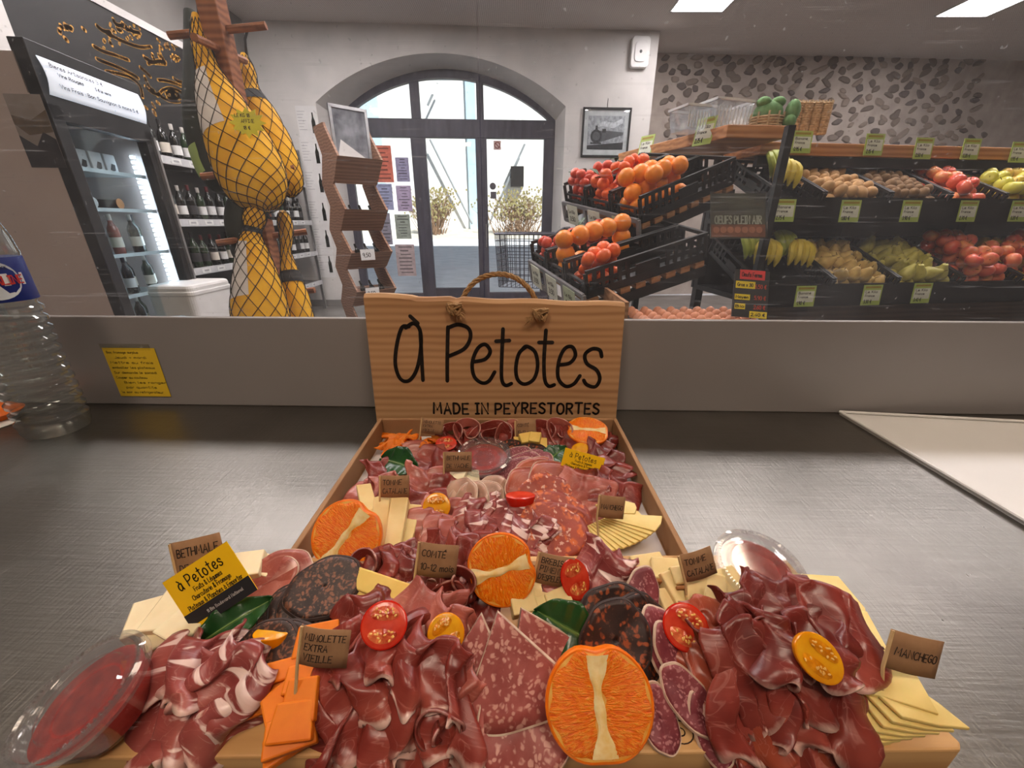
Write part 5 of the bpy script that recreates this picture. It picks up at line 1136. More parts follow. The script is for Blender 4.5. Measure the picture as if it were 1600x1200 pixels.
m = MB(); m.box((0, 0, h_ / 2), (.001, w_, h_)); m.obj('paper', pm('poster_sky', (150, 140, 136), (118, 104, 96), 5, .4), pst, False)
m = MB(); m.prism([(-w_ / 2, 0), (w_ / 2, 0), (w_ / 2, h_ * .45), (w_ * .1, h_ * .3), (-w_ * .2, h_ * .5), (-w_ / 2, h_ * .4)], .0004, Matrix(((0, 0, -1, -.0006), (1, 0, 0, 0), (0, 1, 0, 0), (0, 0, 0, 1)))); m.obj('dark_rocks', pm('poster_dark', (58, 54, 58), (40, 38, 42), 20, .4), pst, False)
m = MB(); m.prism([(-w_ / 2, h_ * .5), (w_ * .2, h_ * .45), (w_ / 2, h_ * .6), (w_ / 2, h_ * .72), (0, h_ * .66), (-w_ / 2, h_ * .8)], .0004, Matrix(((0, 0, -1, -.0006), (1, 0, 0, 0), (0, 1, 0, 0), (0, 0, 0, 1)))); m.obj('brown_hills', pm('poster_brown', (112, 92, 72), (86, 74, 62), 20, .4), pst, False)

# bottles
GLS = [pm('glass_black', (20, 22, 20), (14, 15, 14), 5, .08, spec=.7), pm('glass_green', (40, 58, 36), (28, 42, 26), 5, .1, spec=.7), pm('glass_rose', (150, 84, 74), (128, 66, 58), 5, .1, spec=.7), pm('glass_gold', (150, 120, 60), (130, 100, 44), 5, .1, spec=.7)]
LBL = [pm('label_cream', (214, 206, 192), (200, 192, 178), 20, .6), pm('label_white', (222, 222, 220), None, 20, .6), pm('label_dark', (60, 58, 60), None, 20, .6), pm('label_mint', (140, 200, 180), None, 20, .6)]
CAPS = [pm('capsule_white', (210, 206, 200), None, 9, .5), pm('capsule_black', (26, 24, 26), None, 9, .4), pm('capsule_red', (92, 24, 30), None, 9, .4)]
BP = [(0, .002), (.034, 0), (.037, .006), (.037, .17), (.034, .192), (.022, .215), (.0145, .232), (.0135, .262), (.0135, .292), (0, .292)]
bme = {}
def part_mesh(kind, k, mat_, build):
    if (kind, k) not in bme: m = MB(); build(m); bme[(kind, k)] = m.mesh(kind, mat_)
    return bme[(kind, k)]
def wine(label, group, M, g=0, l=0, c=0, sc=1.0):
    t = thing('wine_bottle', label, 'bottle', M @ S(sc), group)
    link('glass_body', part_mesh('glass_body', g, GLS[g], lambda m: m.lathe(BP, 14)), t)
    link('label', part_mesh('label', l, LBL[l], lambda m: m.lathe([(.0376, .05), (.0376, .125)], 14)), t)
    link('capsule', part_mesh('capsule', c, CAPS[c], lambda m: m.lathe([(.0142, .245), (.0145, .293), (0, .2935)], 10)), t)
    return t
q = random.Random(21)
def fr_at(x, y, z): return FRM_ @ T(x, y, z)
for i in range(4):
    t = thing('yogurt_carton', 'small white carton on the top shelf of the fridge', 'carton', fr_at(.2 + .1 * i, .2, SHZ[0]), 'white cartons in the fridge')
    m = MB(); m.prism([(-.042, -.035), (.042, -.035), (.042, .035), (-.042, .035)], .105); m.obj('carton', PLW, t, False, None, 0, .004)
    m = MB(); m.prism([(-.02, .02), (.0, .055), (.024, .05), (.018, .02), (0, .012)], .0006, T(0, -.036, 0) @ RX(PI / 2)); m.obj('animal_print', INK, t, False)
for i in range(2):
    t = thing('deli_tub', ['dark round deli tub at the left of the second fridge shelf', 'dark round deli tub with orange sticker on the second fridge shelf'][i], 'tub', fr_at(.25 + .19 * i, .22, SHZ[1]))
    m = MB(); m.lathe([(0, 0), (.06, 0), (.072, .05), (.074, .055), (0, .06)], 20); m.obj('tub', BLACKP, t)
    m = MB(); m.lathe([(.03, .0), (.03, .001), (0, .001)], 12, T(0, -.0725, .034) @ RX(PI / 2)); m.obj('sticker', pm('sticker_orange', (206, 140, 84), None, 9, .6) if i else LBL[1], t)
for sh, n, lab in ((2, 6, 'third'), (3, 6, 'fourth'), (4, 6, 'lowest')):
    for i in range(n): wine('bottle on the %s shelf inside the drinks fridge' % lab, 'bottles in the fridge', fr_at(.16 + .083 * i + q.uniform(-.008, .008), .16 + .05 * (i % 2), SHZ[sh]) @ RZ(q.uniform(0, 6)), [1, 3, 2, 2, 0, 1][i] if sh == 2 else q.choice([0, 0, 1]), 3 if (sh == 2 and i == 1) else q.choice([0, 1]), q.choice([0, 1]), .78 if sh == 2 else .76)

rk = thing('wine_rack', 'grey metal wine rack with white price rails behind the hanging hams', 'shelving', T(-2.85, 3.5, 0)); RKL = 2.6
RZS = [.83, 1.24, 1.72, .42]
for z_ in RZS:
    m = MB(); m.box((-.22, RKL / 2, z_ - .015), (.42, RKL, .03)); m.obj('shelf_board', pm('rack_grey', (96, 92, 90), (80, 77, 75), 6, .5), rk, False)
    m = MB(); m.box((.0, RKL / 2, z_ - .02), (.016, RKL, .06)); rl = m.obj('price_rail', pm('rail_white', (196, 196, 198), None, 7, .4), rk, False)
    m = MB()
    for k in range(12): m.box((.0095, .12 + k * .2, z_ - .02), (.002, .11, .04))
    m.obj('price_labels', LBL[1], rl, False); m = MB()
    for k in range(12): m.box((.0108, .12 + k * .2, z_ - .02), (.0006, .06, .016))
    m.obj('price_print', GREYINK, rl, False)
for y in (0, RKL):
    for x in (-.02, -.42): m = MB(); m.box((x, y, 1.06), (.035, .03, 2.12)); m.obj('upright', STEELM, rk, False)
m = MB(); m.box((-.43, RKL / 2, 1.0), (.01, RKL, 1.9)); m.obj('back_panel', DARKM, rk, False)
for si, z_ in enumerate(RZS[:3]):
    for i in range(20):
        y = 3.62 + i * .125; lab = ['wine bottle on the lowest visible shelf of the wine rack', 'wine bottle on the middle shelf of the wine rack', 'wine bottle on the top shelf of the wine rack'][si]
        wine(lab, 'bottles on the wine rack', T(-2.94, y + q.uniform(-.015, .015), z_) @ RZ(q.uniform(-.5, .5)), q.choice([0, 0, 0, 1, 2 if si == 2 else 0]), q.choice([0, 1, 1, 2]), q.choice([0, 1, 1, 2]), q.uniform(.96, 1.06))
p = PT(318, 440, 2.75); t = thing('white_bin', 'white rounded container on the floor below the wine rack', 'container', T(p.x - .1, p.y, 0)); m = MB(); m.prism(rrect(.3, .4, .04), p.z); m.obj('body', PLW, t, False, None, 0, .02); m = MB(); m.prism(rrect(.31, .41, .04), .03, T(0, 0, p.z - .07)); m.obj('lid_rim', PLW, t, False, None, 0, .006)

# ================================================================== ham post and hanging hams
PW_ = wood('post_wood', (164, 104, 68), (122, 72, 46), (20, 20, 2), .6, 2)
pp = PT(385, 250, 1.68)
hp = thing('ham_post', 'reddish wooden post with pegs carrying the netted hams', 'post', T(pp.x, pp.y, 0))
m = MB(); m.box((0, 0, 1.2), (.075, .075, 2.4)); m.obj('post', PW_, hp, False, None, 0, .004)
for z_, a in ((1.90, .1), (1.84, 1.67), (1.42, .3), (1.16, .5), (.9, .1)):
    m = MB(); d = Vector((math.cos(a), math.sin(a), .12)) * .18; m.tube([Vector((0, 0, z_)) - d, Vector((0, 0, z_)) + d], .014, 8); m.obj('peg', PW_, hp)
for a in (0, PI / 2): m = MB(); m.box((0, 0, .03), (.6, .08, .06), RZ(a)); m.obj('foot', PW_, hp, False)
CLOTH = pm('ham_cloth_yellow', (236, 178, 20), (222, 160, 10), 9, .8, bump=.25, bd=.004); CLOTHG = pm('ham_cloth_dark', (34, 40, 32), (26, 30, 26), 9, .8, bump=.3, bd=.004); NETM = pm('net_cord', (44, 34, 22), (32, 26, 18), 40, .8); CORD = pm('black_cord', (24, 22, 24), None, 20, .8)
def hamp(label, sp, t, mat_, net=10, name='hanging_ham', turns=1.1, squash=.82, patches=(), band=None, wr=0):
    P3 = [PT(u, v, t) for u, v, w in sp]; rad = [w / 2 * t / F for u, v, w in sp]
    base = P3[-1].copy(); th_ = thing(name, label, 'ham', T(*base), 'netted hams on the post')
    rt = Vector((1, 0, 0)); fw = Vector((0, -1, 0))
    def at_(s_, th, off=0):
        x = s_ * (len(P3) - 1); i = min(len(P3) - 2, int(x)); f = x - i
        def cr(a, b, c, d): return .5 * (2 * b + (c - a) * f + (2 * a - 5 * b + 4 * c - d) * f * f + (3 * b - a - 3 * c + d) * f ** 3)
        g = lambda L, k: L[max(0, min(len(L) - 1, k))]
        c = cr(g(P3, i - 1), g(P3, i), g(P3, i + 1), g(P3, i + 2)); r = max(.004, cr(g(rad, i - 1), g(rad, i), g(rad, i + 1), g(rad, i + 2))) * (1 + wr * .03 * math.sin(5 * th + 9 * s_)) + off
        d = (g(P3, i + 1) - g(P3, i)).normalized(); x_ = (rt - d * rt.dot(d)).normalized(); y_ = (fw - d * fw.dot(d)).normalized()
        return c + x_ * (math.cos(th) * r) + y_ * (math.sin(th) * (r * squash)) - base
    m = MB(); m.grid(lambda a, b: at_(a, b * 2 * PI), 30, 29); m.obj('cloth_wrap', mat_, th_)
    if net:
        m = MB()
        for k in range(net):
            for sg in (-1, 1): m.tube([at_(.04 + .955 * j / 44, 2 * PI * k / net + sg * turns * 2 * PI * j / 44, .0022) for j in range(45)], .0016, 3)
        m.obj('net', NETM, th_)
        tp = at_(0, 0); m = MB(); m.tube([tp + Vector((0, 0, -.01)), tp + Vector((.01, 0, .05)), tp + Vector((.03, .02, .11))], .005, 6)
        c0 = (at_(1, 0) + at_(1, PI)) / 2; m.tube([c0, c0 + Vector((.004, 0, -.018)), c0 + Vector((.014, 0, -.02))], .006, 6); m.obj('tie_cord', CORD, th_)
    for nm, s0, s1, t0, t1, mt in patches:
        m = MB(); m.grid(lambda a, b: at_(s0 + (s1 - s0) * a, R(t0 + (t1 - t0) * b), .0012), 8, 8); m.obj(nm, mt, th_)
    if band: m = MB(); m.grid(lambda a, b: at_(band[0] + (band[1] - band[0]) * a, b * 2 * PI, .003), 4, 29); m.obj('dark_band', CORD, th_)
    return th_, at_
WL = pm('ham_label', (216, 208, 204), (200, 192, 190), 12, .6)
main, mat_at = hamp('largest yellow netted ham hanging in front with a star shaped price tag', [(305, 22, 10), (312, 62, 24), (325, 108, 32), (340, 150, 58), (364, 205, 84), (388, 258, 96), (404, 298, 84), (414, 322, 48), (417, 332, 6)], 1.5, CLOTH, 11, patches=(('paper_label', .27, .52, 72, 135, WL),), wr=.5)
c = mat_at(.545, R(42), .012); m = MB(); st = []
for k in range(24):
    r_ = .064 if k % 2 == 0 else .044; a = 2 * PI * k / 24; st.append((math.cos(a) * r_, math.sin(a) * r_ * .8))
m.prism(st, .0012, frame(c + Vector((.012, -.012, 0)), (.1, -1, .2))); star = m.obj('star_tag', pm('star_yellow', (232, 220, 60), None, 9, .6), main, False)
m = MB(); SFm = frame(c + Vector((.012, -.012, 0)), (.1, -1, .2)) @ T(0, 0, .0016)
for s_, x, y in (('LE KG 18', -.04, .018), ('AFFINE', -.02, 0), ('18 €', -.015, -.022)): write(m, s_, x, y, .011, .0018, 0, None, lambda a, b, h: SFm @ Vector((a, b, h)))
m.obj('tag_writing', INK, star, False)
hamp('yellow netted ham hanging behind the post at the upper right', [(380, 84, 8), (386, 110, 22), (392, 140, 24), (402, 172, 46), (424, 222, 56), (442, 262, 50), (452, 292, 40), (457, 308, 6)], 1.76, CLOTH, 9, band=(.32, .40))
hamp('dark green wrapped ham hanging behind the largest ham', [(296, 18, 16), (302, 60, 26), (312, 120, 44), (322, 190, 62), (336, 250, 60), (348, 285, 46), (358, 306, 8)], 1.74, CLOTHG, 0, patches=(('green_label', .62, .78, 100, 150, pm('pale_green_label', (160, 184, 110), None, 9, .6)),))
hamp('dark green wrapped ham bundle below the largest ham', [(368, 300, 10), (372, 318, 34), (380, 345, 52), (384, 372, 50), (382, 400, 36), (380, 420, 6)], 1.80, CLOTHG, 0)
hamp('yellow netted ham hanging low with a white paper label', [(400, 322, 26), (398, 340, 34), (394, 362, 26), (393, 385, 40), (398, 420, 58), (405, 470, 78), (410, 520, 80), (414, 555, 50), (416, 570, 6)], 1.5, CLOTH, 11, patches=(('paper_label', .36, .62, 80, 140, WL),), band=(.22, .27), wr=.5)
hamp('slim yellow netted ham hanging low right of the post', [(441, 330, 8), (444, 342, 20), (447, 365, 20), (447, 395, 15), (453, 425, 26), (461, 465, 40), (468, 505, 44), (473, 535, 30), (475, 550, 6)], 1.66, CLOTH, 8, band=(.50, .56), wr=.4)

# ================================================================== zigzag bottle display, posters, trolley
DW = wood('display_wood', (150, 112, 90), (120, 86, 68), (3, 20, 20), .6, 2)
dp = PT(572, 470, 4.3); DM = T(dp.x, dp.y, 0) @ RZ(R(42)); ds = thing('bottle_display', 'zigzag sided wooden bottle display left of the glass door', 'display', DM)
zt = [PT(560, v, 4.3).z for v in (223, 293, 357, 413, 470, 540)]
ztop = zt[0]; DWD = .42; poly = []
zz = [0] + sorted(zt[1:5]); 
back = [(.14, 0), (.14, ztop + .02)]
fr_pts = [(-.16, 0)]
lv = [0.02] + list(reversed(zt[1:5]))       # bin floors from the bottom up
for i, z_ in enumerate(lv):
    nz = lv[i + 1] if i + 1 < len(lv) else ztop
    fr_pts += [(-.16, z_), (-.33, z_ + (nz - z_) * .42), (-.12, nz - .02)]
pol = fr_pts + [(-.10, ztop + .02), (.16, ztop + .02)]
for i, z_ in reversed(list(enumerate(lv))):
    nz = lv[i + 1] if i + 1 < len(lv) else ztop
    pol += [(.16, nz - .01), (.04, z_ + (nz - z_) * .5), (.16, z_)]
MYZ = Matrix(((0, 0, 1, 0), (1, 0, 0, 0), (0, 1, 0, 0), (0, 0, 0, 1)))
for x in (-DWD / 2, DWD / 2 - .02): m = MB(); m.prism(pol, .02, T(x, 0, 0) @ MYZ); m.obj('zigzag_side', DW, ds, False)
for i, z_ in enumerate(lv):
    nz = lv[i + 1] if i + 1 < len(lv) else ztop; zm = z_ + (nz - z_) * .42
    m = MB(); m.prism([(-.33, zm), (-.16, z_), (-.145, z_), (-.315, zm)], DWD - .04, T(-DWD / 2 + .02, 0, 0) @ MYZ); m.obj('bin_front', DW, ds, False)
    m = MB(); m.prism([(-.16, z_), (.04, zm), (.05, zm - .015), (-.15, z_ - .015)], DWD - .04, T(-DWD / 2 + .02, 0, 0) @ MYZ); m.obj('bin_back', DW, ds, False)
    if i > 0:
        for k in range(4): wine('wine bottle leaning in a bin of the zigzag display', 'bottles in the zigzag display', DM @ T(-.15 + .1 * k, -.17, z_ + .03) @ RX(R(-38)), 0, q.choice([0, 1, 2]), 1, .8)
    if i in (1, 2):
        cd = thing('price_card', 'small white price card hanging on the %s bin of the zigzag display' % ('lower' if i == 1 else 'middle'), 'card', DM @ T(-.06, -.345, zm - .02)); m = MB(); m.box((0, 0, 0), (.14, .004, .1)); m.obj('card', PAPER, cd, False); m = MB(); write(m, '9,50', -.05, -.02, .035, .006, .003, None, lambda a, b, h: (a, -h, b)); m.obj('price', INK, cd, False)
pf = thing('table_mirror', 'silver framed picture standing on the zigzag display', 'picture', DM @ T(-.01, -.2, PT(552, 266, 4.2).z))
hh = PT(552, 198, 4.3).z - PT(552, 266, 4.3).z
m = MB()
for s_ in (-1, 1): m.box((s_ * .16, 0, hh / 2), (.025, .02, hh)); m.box((0, 0, hh / 2 + s_ * (hh / 2 - .012)), (.345, .02, .024))
m.obj('frame', STEELM, pf, False); m = MB(); m.box((0, .004, hh / 2), (.32, .006, hh - .03)); m.obj('picture', pm('mirror_picture', (150, 152, 158), (90, 92, 98), 6, .15, spec=.6), pf, False)
m = MB(); m.prism([(-.14, .04), (.12, .04), (-.1, hh * .4)], .001, T(0, 0, 0) @ RX(PI / 2)); m.obj('pale_shape', PLW, pf, False)
PCOL = [((577, 227), (616, 285), (206, 106, 84), 'red orange poster on the door glass beside the zigzag display'), ((617, 246), (641, 284), (150, 146, 178), 'lilac text poster at the top right of the poster group'), ((586, 287), (616, 328), (150, 156, 190), 'pale blue poster below the red orange poster'), ((618, 290), (645, 330), (176, 160, 190), 'pale pink drawing poster in the second poster row'), ((590, 333), (614, 382), (140, 136, 150), 'grey poster in the third poster row'), ((616, 335), (643, 373), (150, 160, 150), 'green grey photo poster in the third poster row'), ((617, 382), (651, 431), (176, 158, 160), 'beige and lilac poster lowest on the door glass')]
for i, (a, b, col, lab) in enumerate(PCOL):
    A_, C_ = PW(a[0], a[1], REV + .03), PW(b[0], b[1], REV + .03); w_, h_ = C_.x - A_.x, A_.z - C_.z
    t = thing('poster', lab, 'poster', WM @ T((A_.x + C_.x) / 2, REV + .03, C_.z) @ RX(PI / 2)); m = MB(); m.box((0, h_ / 2, 0), (w_, h_, .002)); m.obj('paper', pm('poster_%d' % i, col, tuple(x * .85 for x in col), 12, .7), t, False)
    m = MB(); qq = random.Random(i)
    for k in range(8):
        ww = w_ * qq.uniform(.3, .8); m.box((qq.uniform(-.1, .1) * w_ * .4, h_ * (.92 - k * .115), .0014), (ww, h_ * qq.uniform(.02, .05), .0004))
    m.obj('print', pm('poster_ink_%d' % i, tuple(x * .55 for x in col), None, 12, .7), t, False)
for i, (u, v, lab) in enumerate([(777, 227, 'square no smoking sticker on the right door pane'), (770, 291, 'round dark sticker on the right door pane'), (771, 305, 'small square dark sticker under the round one on the right door pane')]):
    p = PW(u, v, REV + .03); t = thing('door_sticker', lab, 'sticker', WM @ T(p.x, REV + .03, p.z) @ RX(PI / 2)); m = MB()
    if i == 1: m.lathe([(.05, 0), (.05, .002), (0, .002)], 16)
    else: m.box((0, 0, 0), (.11 if i == 0 else .09, .12 if i == 0 else .1, .002))
    m.obj('sticker', pm('sticker_%d' % i, (200, 170, 165) if i == 0 else (80, 76, 84), None, 9, .6), t, False)
    if i == 0: m = MB(); ribbon(m, [(.04 * math.cos(2 * PI * k / 16), .04 * math.sin(2 * PI * k / 16)) for k in range(17)], .012, lambda a, b, h: (a, b, h), .0016); ribbon(m, [(-.028, .028), (.028, -.028)], .012, lambda a, b, h: (a, b, h), .0016); m.obj('symbol', pm('sticker_sym', (120, 50, 46), None, 9, .6), t, False)
ct = PT(826, 400, 4.7); CTM = T(ct.x, ct.y, 0) @ RZ(R(-14))
tr = thing('shopping_trolley', 'grey wire shopping trolley in front of the right door pane', 'trolley', CTM)
zb, zt2 = .52, ct.z + .25; WIRE = pm('trolley_wire', (70, 70, 78), (54, 54, 60), 9, .4, .6)
def bpt(s_, t_, u_):   # s along, t across, u up (flared basket)
    fl_ = 1 + .12 * u_; return Vector((s_ * .30 * fl_, t_ * .24 * fl_, zb + (zt2 - zb) * u_))
for nm, cn in (('basket_side', [(-1, -1, 1, -1)]), ('basket_side', [(-1, 1, 1, 1)]), ('basket_end', [(-1, -1, -1, 1)]), ('basket_end', [(1, -1, 1, 1)])):
    x0, y0, x1, y1 = cn[0]; m = MB()
    for k in range(13): f = k / 12; m.tube([bpt(x0 + (x1 - x0) * f, y0 + (y1 - y0) * f, u_) for u_ in (0, .5, 1)], .004, 4)
    for k in range(9): m.tube([bpt(x0, y0, k / 8), bpt(x1, y1, k / 8)], .004 if k < 8 else .012, 4)
    m.obj(nm, WIRE, tr)
m = MB()
for k in range(10): m.tube([bpt(-1 + 2 * k / 9, -1, 0), bpt(-1 + 2 * k / 9, 1, 0)], .004, 4)
m.obj('basket_floor', WIRE, tr)
m = MB(); m.tube([bpt(1, -1, 1), bpt(1, -1, 1) + Vector((.1, 0, .06)), bpt(1, 1, 1) + Vector((.1, 0, .06)), bpt(1, 1, 1)], .014, 8); m.obj('handle', WIRE, tr)
m = MB()
for s_ in (-1, 1): m.tube([bpt(.9, s_ * .9, .1), Vector((.3, s_ * .2, .14)), Vector((-.3, s_ * .16, .12))], .012, 6)
m.obj('chassis', WIRE, tr); m = MB(); m.box((0, 0, .2), (.36, .3, .05)); m.obj('red_tray', pm('red_plastic', (200, 40, 44), None, 9, .4), tr, False)
for x in (-.28, .28):
    for y in (-.17, .17): m = MB(); m.lathe([(0, -.012), (.05, -.012), (.055, 0), (.05, .012), (0, .012)], 16, T(x, y, .055) @ RX(PI / 2)); m.obj('wheel', BLACKP, tr)
# ================================================================== fruit
def sph(m, r, n=12, k=8, fn=None): m.lathe([(r * math.sin(PI * i / k), -r * math.cos(PI * i / k)) for i in range(k + 1)], n, None, fn)
def fmesh(name, mat_, prof, n=12, stem=None):
    m = MB(); m.lathe(prof, n); 
    mats = [mat_]
    if stem: m.cur = 1; m.tube([(0, 0, stem[0]), (.002, 0, stem[1])], .0016, 4); mats.append(pm('fruit_stem', (86, 66, 40), None, 9, .8))
    return m.mesh(name, mats)
def sp_prof(r, sq=1, dim=.0, k=9): return [(r * math.sin(PI * i / k), -r * sq * math.cos(PI * i / k) * (1 - dim * math.exp(-(min(i, k - i) / 1.2) ** 2))) for i in range(k + 1)]
ORNG = fmesh('orange', pm('orange_skin', (246, 148, 32), (236, 130, 20), 60, .4, bump=.2), sp_prof(.041, .97, .06))
CLEM = fmesh('clementine', pm('clementine_skin', (236, 104, 34), (222, 86, 24), 60, .38, bump=.2), sp_prof(.029, .86, .12))
CLER = fmesh('clementine', pm('clementine_red', (214, 78, 46), (196, 60, 34), 60, .38, bump=.2), sp_prof(.027, .86, .12))
APL = [fmesh('apple', pm('apple_%d' % i, a, b, 26, .3), sp_prof(.039, .9, .3), 14, (.02, .042)) for i, (a, b) in enumerate([((222, 106, 82), (232, 160, 96)), ((226, 140, 90), (214, 92, 70)), ((222, 200, 80), (226, 178, 70)), ((196, 190, 60), (214, 206, 96)), ((206, 76, 66), (222, 110, 80))])]
KIWI = fmesh('kiwi', pm('kiwi_skin', (134, 104, 74), (112, 84, 58), 40, .85, bump=.3), sp_prof(.026, 1.25))
POT = fmesh('potato', pm('potato_skin', (186, 148, 100), (164, 124, 80), 30, .8, bump=.3), sp_prof(.028, 1.3))
PEAR = fmesh('pear', pm('pear_skin', (196, 188, 96), (172, 164, 80), 30, .45), [(0, -.04), (.022, -.038), (.035, -.02), (.036, -.004), (.028, .018), (.017, .036), (.012, .05), (0, .056)], 12, (.054, .072))
PEARB = fmesh('pear', pm('pear_russet', (212, 184, 110), (188, 156, 90), 30, .55), [(0, -.036), (.022, -.034), (.034, -.018), (.034, -.002), (.026, .016), (.016, .03), (.011, .04), (0, .045)], 12, (.043, .058))
EGG = fmesh('egg', pm('egg_shell', (206, 142, 110), (192, 126, 96), 30, .6), [(0, -.026), (.012, -.024), (.02, -.012), (.0215, 0), (.019, .014), (.012, .026), (.005, .031), (0, .032)], 12)
BANM = pm('banana_skin', (212, 190, 70), (196, 176, 60), 20, .5); BANG = pm('banana_green', (166, 176, 70), (150, 164, 62), 20, .5); BTIP = pm('banana_tip', (84, 70, 40), None, 20, .7)
def put(name, me, label, cat, group, M): return tag(link(name, me, None, M), label, cat, group)
def bunch(label, M, mat_, n=4, L=.17):
    t = thing('banana_bunch', label, 'bananas', M, 'banana bunches')
    for k in range(n):
        o_ = k - (n - 1) / 2; pts = []; rr = []
        for j in range(9):
            s_ = j / 8; th = -.5 + s_ * 1.9; sp_ = o_ * .034 * min(1, s_ * 2.2)
            pts.append(Vector((sp_, -L * .62 * (math.sin(th) + math.sin(.5)) * .8, -L * .62 * (math.cos(.5) - math.cos(th)) * -1 * -1 + .012 - abs(o_) * .006))); rr.append(.0185 * min(1, .35 + s_ * 3, .25 + (1 - s_) * 4))
        m = MB(); m.tube(pts, rr, 7); b = m.obj('banana', mat_, t)
        m = MB(); m.tube([pts[-1], pts[-1] + (pts[-1] - pts[-2]) * .4], .0045, 5); m.obj('banana_end', BTIP, b)
    m = MB(); m.tube([(0, .02, .012), (0, 0, 0)], .014, 6); m.obj('crown', BTIP, t)
    return t
def crate(label, M, w_, d, h, group='black plastic fruit crates', mark=True):
    """origin at the front left bottom corner; x along the front, y to the back, z up"""
    t = thing('fruit_crate', label, 'crate', M, group); th = .008
    m = MB(); m.box((w_ / 2, d / 2, .004), (w_, d, .008)); m.obj('crate_floor', BLACKP, t, False)
    def wall(L, Mx, hh, nm):
        m = MB(); m.box((L / 2, 0, hh * .14), (L, th, hh * .28)); m.box((L / 2, 0, hh * .94), (L, th * 1.5, hh * .12))
        n = max(5, int(L / .035))
        for k in range(n + 1):
            x = L * k / n
            if abs(x - L / 2) < L * .13: continue
            m.box((x, 0, hh * .5), (.016, th * .9, hh * .8))
        m.box((L * .25, 0, hh * .5), (L * .44, th * .5, hh * .16)); m.box((L * .75, 0, hh * .5), (L * .44, th * .5, hh * .16)); m.box((L / 2, 0, hh * .46), (L * .2, th * .7, hh * .4))
        return m.obj(nm, BLACKP, t, False, Mx)
    wall(w_, T(0, th / 2, 0), h * .55, 'front_wall'); wall(w_, T(0, d - th / 2, 0), h, 'back_wall')
    sl = wall(d, T(th / 2, 0, 0) @ RZ(PI / 2), h, 'side_wall'); wall(d, T(w_ - th / 2, 0, 0) @ RZ(PI / 2), h, 'side_wall')
    if mark: m = MB(); m.box((d * .6, .006, h * .2), (d * .16, .002, h * .12)); m.obj('crate_label', LBL[1], sl, False)
    return t
def fill(M, w_, d, r, items, label, cat, group, layers=2, seed=0, h0=.01, rnd_rot=True, yr=(0, 1), drop=0):
    """fruit heaped in a crate, rows offset, each one its own object"""
    q = random.Random(seed); n = 0
    for L in range(layers):
        nx = max(1, int((w_ - .02) / (2 * r)) - (L % 2)); ny = max(1, int((d * (yr[1] - yr[0]) - .02) / (2 * r * .92)))
        for j in range(ny):
            for i in range(nx):
                if L > 0 and q.random() < .12 * L: continue
                x = w_ / 2 + (i - (nx - 1) / 2) * 2 * r * 1.01 + (r * .5 if j % 2 else -r * .5) * (.6 if nx > 1 else 0); y = d * yr[0] + .012 + r + j * 2 * r * .92
                x = min(w_ - r * .9 - .008, max(r * .9 + .008, x + q.uniform(-.12, .12) * r))
                z = h0 + r * .95 + L * r * 1.45 + q.uniform(0, .25) * r
                nm, me = q.choice(items)
                o = put(nm, me, label, cat, group, M @ T(x, y + q.uniform(-.1, .1) * r, z) @ RZ(q.uniform(0, 6)) @ RX(q.uniform(-1.3, 1.3) if rnd_rot else 0) @ S(q.uniform(.93, 1.06))); n += 1
    return n
TAGG = pm('tag_green', (176, 196, 104), (160, 182, 88), 9, .5); TAGW = pm('tag_white', (226, 230, 214), None, 9, .5); TAGY = pm('tag_gold', (160, 140, 46), None, 9, .5)
def price_tag(label, M, w_=.1, h_=.105, words=('Le Kilo', 'France'), price='2.75'):
    t = thing('price_tag', label, 'price tag', M, 'green price tags')
    m = MB(); m.box((0, 0, 0), (w_, h_, .002)); m.obj('card', TAGG, t, False)
    m = MB(); m.box((0, -h_ * .02, .0014), (w_ * .86, h_ * .52, .0006)); m.obj('white_field', TAGW, t, False)
    m = MB(); m.box((0, h_ * .38, .0014), (w_ * .8, h_ * .1, .0006)); m.obj('gold_heading', TAGY, t, False)
    m = MB(); write(m, words[0], -w_ * .36, h_ * .1, h_ * .11, h_ * .022, .002, w_ * .62); write(m, words[1], -w_ * .36, -h_ * .08, h_ * .1, h_ * .022, .002, w_ * .5); write(m, price + ' €', -w_ * .38, -h_ * .4, h_ * .16, h_ * .03, .002, w_ * .4); m.obj('writing', INK, t, False); return t

